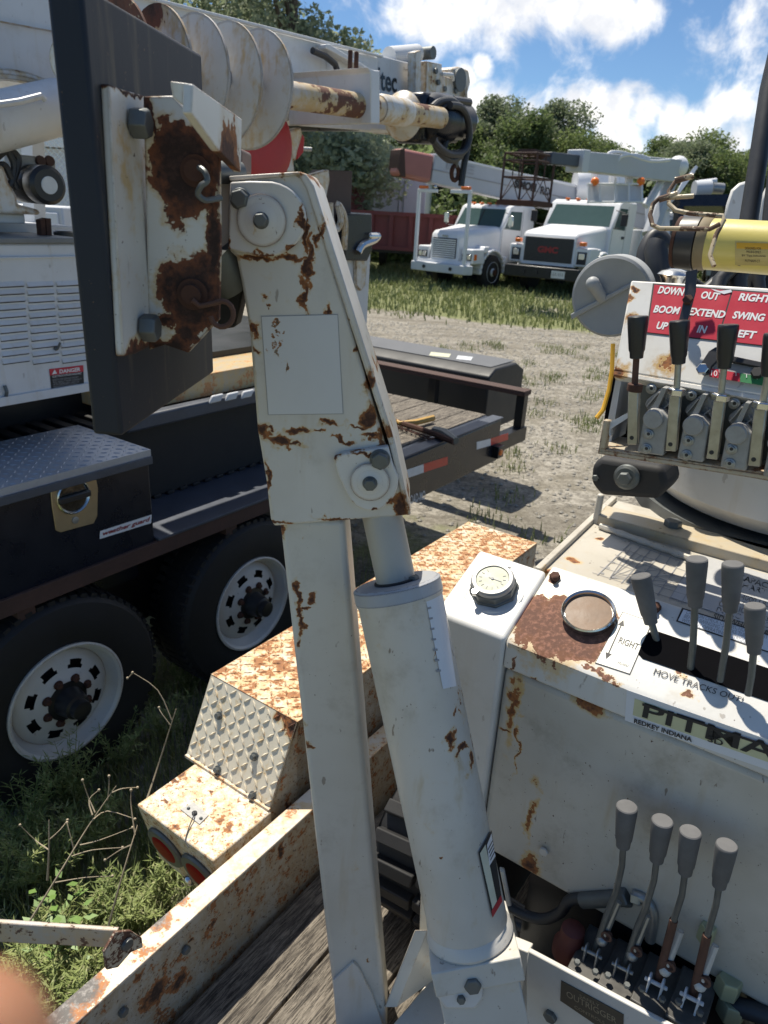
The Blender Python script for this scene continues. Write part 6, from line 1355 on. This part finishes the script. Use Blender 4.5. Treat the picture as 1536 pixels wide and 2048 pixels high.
# white box body further back
bt0 = A(742, 420, 27); btc = Vector((bt0.x, bt0.y, 0)); bd2 = Vector((math.cos(R(-4)), math.sin(R(-4)), 0)); bp2 = Vector((-bd2.y, bd2.x, 0))
BT = empty('box_trailer', btc, 'plain white box trailer with double rear doors under the tree line', 'trailer')
zt2 = A(742, 328, 27).z
mb = MB(); mb.prism([btc+K*1.0, btc+bd2*2.0+K*1.0, btc+bd2*2.0+bp2*7+K*1.0, btc+bp2*7+K*1.0], (0, 0, zt2-1.0)); BXB = mb.build('box_body', M['white_far'], BT, bevel=.03)
for a in (1.02, 1.20):
    mb = MB(); mb.tube([btc+bd2*a-bp2*.03+K*1.1, btc+bd2*a-bp2*.03+K*(zt2-.1)], .02, 5); mb.build('lock_rod', M['greyink'], BXB)
mb = MB(); mb.prism([btc+bd2*.01-bp2*.02+K*(zt2-.12), btc+bd2*1.99-bp2*.02+K*(zt2-.12), btc+bd2*1.99-bp2*.003+K*(zt2-.12), btc+bd2*.01-bp2*.003+K*(zt2-.12)], (0, 0, .12)); mb.build('door_header', M['grey_white'], BXB)
for a in (.4, 1.9):
    mb = MB(); mb.lathe(btc+bd2*a+bp2*1.5+K*.5, -bd2, [(-.15, .3), (-.13, .48), (.13, .5), (.15, .3)], 20); mb.build('wheel', M['tyre'], BT)
# low grey roof beyond, cream van under the red body
hb = A(722, 402, 44); hb = Vector((hb.x-2, hb.y, 0))
HB = empty('long_shed', hb, 'low pale shed roof glimpsed between the trees and the red dump trailer', 'shed')
mb = MB(); mb.bx(hb.x-8, hb.x+4, hb.y, hb.y+6, 0, 2.6); mb.build('wall', M['grey_white'], HB)
mb = MB(); mb.prism([Vector((hb.x-8.3, hb.y-.3, 2.61)), Vector((hb.x-8.3, hb.y+6.3, 2.61)), Vector((hb.x-8.3, hb.y+3, 3.3))], (12.6, 0, 0)); mb.build('roof', M['silver'], HB)
# more parked boom trucks at the right
def parked(loc, rz, label, hh=0):
    T = empty('parked_truck', loc, label, 'truck', None, rz)
    mb = MB(); mb.prism([Vector((0, -.95, .6)), Vector((0, -.95, 1.5)), Vector((-1.2, -.95, 1.7)), Vector((-1.7, -.95, 2.4)), Vector((-3.0, -.95, 2.45)), Vector((-3.0, -.95, .6))], (0, 1.9, 0)); CB = mb.build('cab', M['white_far'], T, bevel=.05)
    for s in (-1, 1):
        mb = MB(); mb.prism([Vector((-1.5, s*.95, 1.7)), Vector((-1.85, s*.95, 2.25)), Vector((-2.7, s*.95, 2.25)), Vector((-2.7, s*.95, 1.7))], (0, s*.008, 0)); mb.build('side_window', M['glass'], CB)
        wheel_local(T, -.9, s*1.0); wheel_local(T, -5.2, s*1.05)
        mb = MB(); mb.bx(-6.5, -3.2, *sorted((s*.7, s*1.15)), .9, 1.7); mb.build('service_locker', M['grey_white'], T, bevel=.03)
    mb = MB(); mb.prism([Vector((-1.22, -.8, 1.74)), Vector((-1.22, .8, 1.74)), Vector((-1.66, .75, 2.32)), Vector((-1.66, -.75, 2.32))], Vector((.01, 0, .008))); mb.build('windscreen', M['glass'], CB)
    mb = MB(); mb.bx(-6.6, -.2, -.4, .4, .6, .88); mb.build('chassis', M['black'], T)
    mb = MB(); mb.bx(-5.4, -4.6, -.4, .4, .885, 2.6); TT = mb.build('turret', M['white_far'], T, bevel=.05)
    mb = MB(); mb.prism([Vector((-6.2, -.25, 2.62)), Vector((-6.2, -.25, 3.2)), Vector((.4, -.25, 3.0+hh)), Vector((.4, -.25, 2.6+hh))], (0, .5, 0)); mb.build('crane_boom', M['silver'], T, bevel=.03)
    mb = MB(); mb.bx(-.1, .25, -1.1, 1.1, .5, .75); mb.build('front_bumper', M['steel'], T, bevel=.02)
    return T
p_ = Z(1440, 640, 0)
PK1 = parked(Vector((p_.x+.8, p_.y+8, 0)), math.atan2(math.cos(R(205)), math.sin(R(205))), 'white boom truck parked right of the dark-grilled truck, half hidden by the yellow tube')
PK2 = parked(Vector((p_.x+4.2, p_.y+9, 0)), math.atan2(math.cos(R(200)), math.sin(R(200))), 'white boom truck parked farthest right behind the black hoses', .3)
# dark steel beam and gear above them
dbm = empty('dark_beam', Vector((A(1430, 415, 12).x, A(1430, 415, 12).y, 0)), 'navy steel beam on posts seen above the yellow tube', 'beam')
mb = MB(); mb.prism([A(x, y, 12) for x, y in [(1358, 390), (1470, 388), (1470, 412), (1360, 412)]], F*.3); mb.prism([A(x, y, 12) for x, y in [(1356, 412), (1366, 412), (1368, 440), (1358, 440)]], F*.2)
mb.build('beam', M['t2'], dbm)
for x in (1362, 1462):
    q = A(x, 412, 12.1); mb = MB(); mb.bx(q.x-.06, q.x+.06, q.y-.02, q.y+.1, 0, q.z); mb.build('post', M['t2'], dbm)
pw = empty('winch_unit', A(1430, 388, 12.3), 'small pale winch and motor sitting on the navy steel beam', 'winch')
mb = MB(); mb.tube([A(1388, 378, 12.3), A(1420, 376, 12.3)], .13, 12); mb.build('drum', M['grey_white'], pw)
mb = MB(); mb.tube([A(1424, 376, 12.3), A(1446, 378, 12.3)], .09, 12); mb.build('motor', M['steel'], pw)
mb = MB(); mb.tube([A(1398, 366, 12.3), A(1432, 362, 12.3)], .05, 10); mb.build('cap', M['white_far'], pw)
mb = MB(); mb.prism([A(x, y, 9) for x, y in [(1356, 380), (1366, 362), (1392, 330), (1396, 334), (1382, 356), (1360, 386)]], F*.05); o_ = mb.build('white_fin', M['white_far'], None, org=A(1370, 360, 9)); tag(o_, 'bright white blade-shaped guard poking up behind the bent wire loops', 'guard')

# white pitched roof and chain link fence seen through the derrick at far left
sh = A(95, 300, 13); shc = Vector((sh.x, sh.y+1, 0))
SH_ = empty('small_building', shc, 'white gabled outbuilding beyond the chain-link fence at far left', 'building')
zz0 = A(60, 286, 13).z
mb = MB(); mb.bx(shc.x-2.6, shc.x+1.3, shc.y, shc.y+3, 0, zz0-.02); mb.build('wall', M['grey_white'], SH_)
zp = A(95, 262, 13).z
mb = MB(); mb.prism([Vector((shc.x-2.8, shc.y-.2, zz0)), Vector((shc.x+1.5, shc.y-.2, zz0)), Vector((shc.x+.1, shc.y-.2, zp+.12)), Vector((shc.x-1.0, shc.y-.2, zp+.12))], (0, 3.4, 0)); mb.build('roof', plain('white_roof', (.75, .75, .72), .5, var=.05), SH_)
fy = 10.2; fz1 = A(60, 284, fy*1.05).z
fx = A(70, 350, fy).x
FN = empty('chain_link_fence', (fx, fy, 0), 'galvanised chain-link fence behind the derrick motor at far left', 'fence')
mb = MB(); wd = .0028; x0f, x1f = fx-1.6, fx+1.5; n = int((x1f-x0f+2.2)/.075); zf0, zf1 = .8, fz1
for i in range(n):
    for s in (-1, 1):
        a = x0f-2.2+i*.075 if s > 0 else x0f+i*.075
        p0 = Vector((a, fy, zf0)); p1 = Vector((a+s*(zf1-zf0), fy, zf1)); mb.prism([p0-RR*wd, p0+RR*wd, p1+RR*wd, p1-RR*wd], (0, wd, 0))
mb.build('mesh_wire', M['chrome'], FN)
mb = MB(); mb.tube([Vector((x0f-2.5, fy, fz1)), Vector((x1f+2.5, fy, fz1))], .024, 8); mb.build('top_rail', M['steel'], FN)
for a in (x0f, x1f):
    mb = MB(); mb.tube([Vector((a, fy+.04, 0)), Vector((a, fy+.04, fz1+.06))], .03, 8); mb.build('post', M['steel'], FN)
# pale parked trucks beyond that fence
for i, (x, y, d, lb) in enumerate(((40, 430, 7.5, 'pale service box beyond the fence behind the derrick base at far left'), (125, 455, 8.2, 'grey-white hinged locker beyond the fence next to the black foot pad'))):
    q = A(x, y, d); e_ = empty('service_locker', (q.x, q.y, 0), lb, 'locker')
    mb = MB(); mb.bx(q.x-.55, q.x+.45, q.y, q.y+.7, 0, q.z+.1); b_ = mb.build('locker_body', M['grey_white'], e_, bevel=.02)
    mb = MB(); mb.bx(q.x-.50, q.x+.40, q.y-.02, q.y-.001, q.z-.6, q.z+.04); mb.build('locker_door', M['white_far'], b_, bevel=.01)

# ================================================================== TREES
def leafmat(name, c1, c2):
    m, t = newmat(name); P = t.n('ShaderNodeNewGeometry'); a = t.noise(P, .9, 4, .6); b = t.noise(P, 7, 2, .5)
    c = t.mix(t.smooth(a, .35, .68), c1, c2); c = t.mix(t.m('MULTIPLY', t.smooth(b, .5, .75), .5), c, (c2[0]*1.5, c2[1]*1.35, c2[2]*1.2))
    d = t.n('ShaderNodeBsdfPrincipled', {'Base Color': c, 'Roughness': .6}); tr = t.n('ShaderNodeBsdfTranslucent', {'Color': c})
    mx = t.n('ShaderNodeMixShader', {0: .5, 1: d, 2: tr}); t.n('ShaderNodeOutputMaterial', {0: mx}); return m
LM = [leafmat('leaves_a', (.10, .145, .055), (.16, .21, .08)), leafmat('leaves_b', (.12, .17, .06), (.19, .24, .085)), leafmat('leaves_c', (.14, .18, .10), (.22, .26, .16)), leafmat('leaves_d', (.20, .25, .15), (.34, .38, .27))]
M['bark'] = plain('bark', (.09, .07, .055), .9, var=.4, scale=3)
def make_tree(h, w, n, mi, seed, leaf=.125, low=.18):
    rnd = random.Random(seed)
    T = bpy.data.objects.new('tree', None); COL.objects.link(T)
    mb = MB(); mb.tube([Vector((0, 0, 0)), Vector((.1, .05, h*.3)), Vector((-.1, .1, h*.6)), Vector((.05, 0, h*.9))], [h*.022, h*.018, h*.012, h*.004], 8)
    cl = []
    for i in range(26):
        a = rnd.uniform(0, 6.28); zf = rnd.uniform(low, 1); rad = w*.5*math.sin(math.pi*min(.93, zf*.78+.16))**.8*rnd.uniform(.45, 1.05)
        c = Vector((math.cos(a)*rad*rnd.uniform(.4, 1), math.sin(a)*rad*rnd.uniform(.4, 1), h*zf*.93)); cl.append((c, w*rnd.uniform(.11, .21)))
        b = Vector((0, 0, h*zf*.6)); mb.tube([b, (b+c)/2+Vector((0, 0, .1)), c], [h*.007, h*.005, h*.002], 5)
    tr = mb.build('trunk', M['bark'], T)
    vs = []; fs = []
    for i in range(n):
        c, r = cl[rnd.randrange(len(cl))]
        d = Vector((rnd.gauss(0, 1), rnd.gauss(0, 1), rnd.gauss(0, 1))).normalized()*(r*rnd.uniform(.35, 1.12)); d.z *= .8
        p = c+d; a = Vector((rnd.gauss(0, 1), rnd.gauss(0, 1), rnd.gauss(0, .7))).normalized(); b = a.cross(Vector((rnd.gauss(0, 1), rnd.gauss(0, 1), rnd.gauss(0, 1)))).normalized(); s = leaf*rnd.uniform(.5, 1.2)
        o = len(vs); vs += [p-a*s, p+b*s*.45, p+a*s, p-b*s*.45]; fs.append((o, o+1, o+2, o+3))
    m2 = MB(); m2.v = vs; m2.f = fs; cr = m2.build('crown', LM[mi], T, smooth=0); return T
protos = [make_tree(8.5, 7.0, 26000, 0, 1), make_tree(8.0, 7.5, 26000, 1, 2), make_tree(9.0, 6.5, 26000, 2, 3), make_tree(12.5, 9, 38000, 3, 4, .13)]
used = [0]*4
def put(px, dist, k, s, label, cat='tree', group='trees along the far edge of the yard', zs=1):
    global used
    o = protos[k] if not used[k] else copy_tree(protos[k]); used[k] = 1
    d = ray(px, 430); d = Vector((d.x, d.y, 0)).normalized()*dist
    o.location = (d.x, d.y, 0); o.scale = (s, s, s*zs); o.rotation_euler = (0, 0, random.uniform(0, 6.28)); tag(o, label, cat, group); return o
put(585, 30, 3, 1.12, 'tall pale green tree rising above the white derrick boom', group=None)
put(690, 38, 0, 1.0, 'dark green tree directly behind the lettered boom end', group=None)
lst0 = [(300, 40, 1, 1.05), (430, 41, 0, 1.1), (610, 42, 2, 1.0), (640, 36, 1, .95), (770, 40, 0, 1.0), (840, 44, 2, 1.0), (900, 41, 1, .98), (965, 43, 2, 1.06), (1030, 40, 0, .98), (1090, 43, 2, 1.05), (1150, 41, 1, .90), (1210, 44, 0, .92), (1270, 41, 1, .82), (1330, 44, 2, .88), (1385, 40, 2, .84), (1440, 40, 1, .85), (1500, 43, 1, .90), (1560, 40, 0, .9), (1640, 42, 1, .95), (1740, 42, 0, 1.0), (1900, 42, 2, 1), (180, 44, 0, 1.0), (20, 44, 1, 1), (-140, 42, 2, 1)]
for i_ in range(26): lst0.append((-60+i_*72+random.uniform(-20, 20), 50+random.uniform(-3, 6), random.choice((0, 1, 2)), random.uniform(.92, 1.12)))
for x, d, k, s in lst0: put(x, d+2, k, s*(.86 if x < 1200 else .80), 'leafy green tree standing in the row along the far edge of the yard')
mb = MB(); vs = []; fs = []
rnd = random.Random(5)
for i in range(26000):
    x = rnd.uniform(-26, 34); yb = rnd.uniform(33, 39); z = abs(rnd.gauss(0, 1.7))*(.7+.5*math.sin(x*.7)+.3*math.sin(x*1.9)); p = Vector((x, yb, min(z, 4.6)))
    a = Vector((rnd.gauss(0, 1), rnd.gauss(0, 1), rnd.gauss(0, 1))).normalized(); b = a.cross(Vector((rnd.gauss(0, 1), rnd.gauss(0, 1), 1))).normalized(); s = .2*rnd.uniform(.5, 1.2)
    o = len(vs); vs += [p-a*s, p+b*s*.5, p+a*s, p-b*s*.5]; fs.append((o, o+1, o+2, o+3))
mb.v = vs; mb.f = fs; us = mb.build('undergrowth', LM[0], None, smooth=0); us['kind'] = 'stuff'; us['label'] = 'dark tangled undergrowth beneath the far row of trees'

# ================================================================== GROUND
m, t = newmat('yard_ground'); P = t.n('ShaderNodeNewGeometry')
sep = m.node_tree.nodes.new('ShaderNodeSeparateXYZ'); m.node_tree.links.new(P, sep.inputs[0])
big = t.noise(P, .35, 5, .6); med = t.noise(P, 2.2, 6, .65); fin = t.noise(P, 22, 6, .7)
vor = t.n('ShaderNodeTexVoronoi', {'Vector': P, 'Scale': 16.0}, out=1); vor2 = t.n('ShaderNodeTexVoronoi', {'Vector': P, 'Scale': 45.0}, out=1)
def grey(v): return t.n('ShaderNodeSeparateColor', {0: v})
g_ = t.mix(t.smooth(grey(vor), .15, .9), (.155, .14, .115), (.31, .285, .24)); g_ = t.mix(.4, g_, t.mix(t.smooth(grey(vor2), .1, .9), (.12, .108, .088), (.42, .39, .335)))
g_ = t.mix(t.m('MULTIPLY', t.smooth(med, .45, .68), .6), g_, (.16, .14, .10)); rut = t.noise(t.vm('MULTIPLY', P, (.35, 1.6, 1)), 1.0, 5, .6); g_ = t.mix(t.m('MULTIPLY', t.smooth(rut, .5, .62), .55), g_, (.12, .105, .08))
yv = t.m('ADD', sep.outputs[1], t.m('MULTIPLY', sep.outputs[0], .38))
band = t.smooth(yv, 15.6, 17.4); near = t.m('SUBTRACT', 1.0, t.smooth(yv, 3.2, 6.4))
gm_ = t.m('ADD', t.m('MULTIPLY', band, .75), t.m('MULTIPLY', near, .50)); gm_ = t.m('ADD', gm_, t.m('MULTIPLY', t.m('SUBTRACT', t.m('ADD', t.m('MULTIPLY', big, .6), t.m('MULTIPLY', med, .4)), .5), 3.2))
gmk = t.smooth(gm_, .25, .62)
gr = t.mix(t.smooth(fin, .35, .7), (.11, .13, .045), (.24, .25, .11)); gr = t.mix(t.m('MULTIPLY', t.smooth(med, .5, .7), .5), gr, (.26, .235, .15))
bsdf(t, t.mix(gmk, g_, gr), .95, 0, t.m('ADD', grey(vor), fin), .8, .02); M['ground'] = m
mb = MB(); N_ = 40
gx = [-400, -120, -50, -25]+[-15+i*1.0 for i in range(31)]+[25, 50, 120, 400]; gy = [-60, -20, -5]+[-2+i*1.0 for i in range(32)]+[40, 60, 120, 600]
vs = [Vector((x, y, .0)) for y in gy for x in gx]; w_ = len(gx)
mb.add(vs, [(j*w_+i, j*w_+i+1, (j+1)*w_+i+1, (j+1)*w_+i) for j in range(len(gy)-1) for i in range(w_-1)])
gobj = mb.build('ground', M['ground'], None, smooth=0); gobj['kind'] = 'structure'

# grass: blades as geometry, thick near the trailers, tufts across the yard
def grassmat(name, c1, c2, c3_):
    m, t = newmat(name); P = t.n('ShaderNodeNewGeometry'); a = t.noise(P, 3, 3, .6); b = t.noise(P, 60, 2, .5)
    c = t.mix(t.smooth(a, .35, .65), c1, c2); c = t.mix(t.smooth(b, .58, .66), c, c3_)
    d = t.n('ShaderNodeBsdfPrincipled', {'Base Color': c, 'Roughness': .65}); tr = t.n('ShaderNodeBsdfTranslucent', {'Color': c})
    mx = t.n('ShaderNodeMixShader', {0: .25, 1: d, 2: tr}); t.n('ShaderNodeOutputMaterial', {0: mx}); return m
M['grass'] = grassmat('grass_blades', (.12, .16, .045), (.24, .27, .10), (.45, .41, .25))
M['weed'] = grassmat('weed_leaves', (.15, .20, .055), (.28, .33, .11), (.40, .40, .20))
M['dry'] = plain('dry_stalk', (.36, .30, .21), .8, var=.3)
rnd = random.Random(11)
def blades(n, fx_, fy_, h0, h1, wd, clump=0, hf=None):
    vs = []; fs = []; cl = [(fx_(), ) for _ in range(1)]
    cs = []
    if clump:
        for _ in range(clump): cs.append(fx_())
    for i in range(n):
        if clump: c = cs[rnd.randrange(clump)]; x, y = c[0]+rnd.gauss(0, fy_), c[1]+rnd.gauss(0, fy_)
        else: x, y = fx_()
        h = rnd.uniform(h0, h1)
        a = rnd.uniform(0, 6.28); d = Vector((math.cos(a), math.sin(a), 0)); s = Vector((-d.y, d.x, 0))*wd; p = Vector((x, y, 0)); ln_ = rnd.uniform(.1, .7)*h
        o = len(vs); vs += [p-s, p+s, p+d*ln_*.35+K*h*.6+s*.7, p+d*ln_*.35+K*h*.6-s*.7, p+d*ln_+K*h]; fs += [(o, o+1, o+2, o+3), (o+3, o+2, o+4)]
    m_ = MB(); m_.v = vs; m_.f = fs; return m_
def nearpt():
    while True:
        u = rnd.uniform(-.9, 3.6); v = rnd.uniform(.9, 2.5); 
        if v > 2.05 and rnd.random() < .6: continue
        if u > 2.4 and rnd.random() < .7: continue
        p = UV(u, v, 0); return p.x, p.y
mb = blades(26000, nearpt, 0, .03, .16, .0022); g1o = mb.build('grass', M['grass'], None, smooth=0); g1o['kind'] = 'stuff'; g1o['label'] = 'grass and low weeds between the two trailers'
def farpt():
    while True:
        y = rnd.uniform(15, 31); x = rnd.uniform(-6, 14)
        if y+x*.38 > 16.2+rnd.gauss(0, .6): return x, y
mb = blades(26000, farpt, 0, .06, .24, .016); g2o = mb.build('grass', M['grass'], None, smooth=0); g2o['kind'] = 'stuff'; g2o['label'] = 'rough grass under the parked trucks'
def midpt(): return rnd.uniform(.2, 6.0), rnd.uniform(3.2, 13)
mb = blades(5500, midpt, .10, .02, .10, .005, clump=120); g3o = mb.build('grass', M['grass'], None, smooth=0); g3o['kind'] = 'stuff'; g3o['label'] = 'scattered grass tufts on the gravel'
# loose stones
vs = []; fs = []
mb = MB()
for i in range(7000):
    x = rnd.uniform(-1, 7); y = rnd.uniform(3.5, 15); r = rnd.uniform(.006, .02)*(1+.05*y)
    p = Vector((x, y, r*.3)); mb.add([p+Vector((r, 0, 0)), p+Vector((0, r*.8, 0)), p+Vector((-r, 0, 0)), p+Vector((0, -r*.9, 0)), p+Vector((r*.1, 0, r*.6))], [(0, 1, 4), (1, 2, 4), (2, 3, 4), (3, 0, 4)])
st = mb.build('loose_stones', plain('limestone_chips', (.32, .30, .26), .9, var=.4, scale=5), None, smooth=0); st['kind'] = 'stuff'; st['label'] = 'loose limestone chips over the yard'
# feathery weeds
def feather(name, p, h, n, spread, label, group, mat='weed', lw=.0022, ll=.035):
    T = empty(name, p, label, 'weed', group); vs = []; fs = []; mbs = MB()
    for i in range(n):
        a = rnd.uniform(0, 6.28); hh = h*rnd.uniform(.5, 1); tip = p+Vector((math.cos(a)*spread*rnd.uniform(.2, 1), math.sin(a)*spread*rnd.uniform(.2, 1), hh)); mid = (p+tip)/2+Vector((0, 0, hh*.12))
        mbs.tube([p+Vector((rnd.gauss(0, .01), rnd.gauss(0, .01), 0)), mid, tip], [.0022, .0018, .0008], 4)
        for k in range(30):
            t_ = rnd.uniform(.15, 1); c = (p*(1-t_)**2+mid*2*t_*(1-t_)+tip*t_*t_); b = rnd.uniform(0, 6.28); d = Vector((math.cos(b), math.sin(b), rnd.uniform(.1, .9))).normalized(); L_ = ll*rnd.uniform(.5, 1.2)
            s = d.cross(K).normalized()*lw; o = len(vs); vs += [c, c+d*L_*.5+s, c+d*L_, c+d*L_*.5-s]; fs.append((o, o+1, o+2, o+3))
    mm = MB(); mm.v = vs; mm.f = fs; mm.build('leaves', M[mat], T, smooth=0); mbs.build('stems', M[mat], T)
fl_ = [(150, 1560, .30, 26), (60, 1640, .30, 26), (240, 1480, .26, 18), (110, 1720, .28, 22), (200, 1650, .28, 22), (20, 1560, .28, 20), (260, 1800, .24, 22), (180, 1820, .20, 18), (310, 1760, .18, 16), (330, 1420, .22, 16), (380, 1330, .22, 14), (60, 1860, .16, 16), (130, 1980, .22, 22), (60, 1960, .2, 20), (190, 1960, .16, 16), (20, 1740, .3, 20)]
for x, y, h, n in fl_:
    p = Z(x, y+60, 0); feather('feathery_weed', p, h, n, .16, 'feathery green weed growing between the two trailers', 'feathery weeds between the trailers')
# broad-leaved sprig and bare dry stalks near the rail
p = Z(130, 1900, 0); BS = empty('broadleaf_weed', p, 'bright green broad-leaved weed just above the flat white strut', 'weed'); vs = []; fs = []
for i in range(46):
    c = p+Vector((rnd.gauss(0, .05), rnd.gauss(0, .05), rnd.uniform(.06, .20))); a = rnd.uniform(0, 6.28); d = Vector((math.cos(a), math.sin(a), rnd.uniform(-.1, .5))).normalized(); s = d.cross(K).normalized(); L_ = rnd.uniform(.03, .05)
    o = len(vs); vs += [c, c+d*L_*.4+s*L_*.28, c+d*L_, c+d*L_*.4-s*L_*.28]; fs.append((o, o+1, o+2, o+3))
mm = MB(); mm.v = vs; mm.f = fs; mm.build('leaves', plain('bright_leaf', (.13, .22, .05), .5, var=.2, scale=20), BS, smooth=0)
mm = MB()
for i in range(6): mm.tube([p, p+Vector((rnd.gauss(0, .05), rnd.gauss(0, .05), .18))], .002, 4)
mm.build('stems', M['weed'], BS)
def stalk(lines, d, label, r0=.003):
    base = A(*lines[0][0], d); S_ = empty('dry_stalk', base, label, 'dry weed'); mm = MB()
    for l in lines:
        pts = sm([A(x, y, d+.02*math.sin(x*.3)) for x, y in l], 3); n = len(pts); mm.tube(pts, [r0*(1-.75*i/n)*(1 if l is lines[0] else .6) for i in range(n)], 5)
    mm.build('stem', M['dry'], S_)
    for l in lines[1:]:
        m3 = MB(); m3.ball(A(*l[-1], d+.02*math.sin(l[-1][0]*.3)), .0035, 4); m3.build('seed_head', M['dry'], S_)
stalk([[(55, 1850), (120, 1745), (175, 1655), (232, 1572)], [(185, 1640), (215, 1622), (270, 1638)], [(190, 1625), (175, 1590), (165, 1560)], [(215, 1600), (218, 1575), (218, 1552)], [(225, 1585), (245, 1577), (275, 1575)], [(145, 1712), (185, 1700), (245, 1695)], [(160, 1690), (200, 1680), (265, 1655)], [(110, 1765), (170, 1755), (225, 1752)], [(185, 1630), (178, 1600), (198, 1580)], [(148, 1700), (135, 1650), (134, 1645)]], 1.75, 'pale branching dry weed stalk rising left of the tail light box')
stalk([[(215, 1860), (245, 1750), (275, 1650)], [(262, 1690), (240, 1700), (210, 1720)], [(270, 1670), (262, 1610), (262, 1580)]], 1.72, 'thin dry stalk standing right beside the tail light box')
stalk([[(290, 1610), (320, 1520), (352, 1418)], [(340, 1450), (322, 1425), (318, 1415)], [(343, 1440), (315, 1380), (265, 1345)], [(265, 1345), (260, 1352), (255, 1356)]], 1.9, 'arching dry stalk between the near wheel and the sloped chequer plate')
stalk([[(95, 1760), (98, 1700), (98, 1640)], [(98, 1700), (70, 1680), (40, 1650)], [(98, 1680), (120, 1660), (135, 1640)]], 1.8, 'short bare dry stalk in the weeds by the left edge')

# photographer's fingertip at the lower left of the frame
pa = A(-25, 2075, .055); FGp = A(12, 1975, .050)
PR = empty('person', A(-500, 2700, .10), "photographer's blurred pale fingertip in the bottom left corner", 'person')
mb = MB(); tip = A(-72, 2040, .052); fd_ = (A(-160, 2700, .085)-tip).normalized()
prof_ = [(-.0005, .0008), (.0006, .0036), (.003, .0058), (.007, .0071), (.014, .0078), (.022, .0081), (.030, .0088), (.040, .0085), (.052, .0092), (.066, .0098)]
mb.lathe(tip, fd_, prof_, 28)
m, t = newmat('skin'); P = t.n('ShaderNodeNewGeometry'); a_ = t.noise(P, 250, 4, .6)
bsdf(t, t.mix(a_, (.26, .12, .07), (.42, .20, .11)), .5, 0, a_, .2, .0003, **{'Subsurface Weight': .25, 'Subsurface Radius': (.01, .004, .002), 'Subsurface Scale': .3}); M['skin'] = m
mb.build('finger', M['skin'], PR, smooth=60)
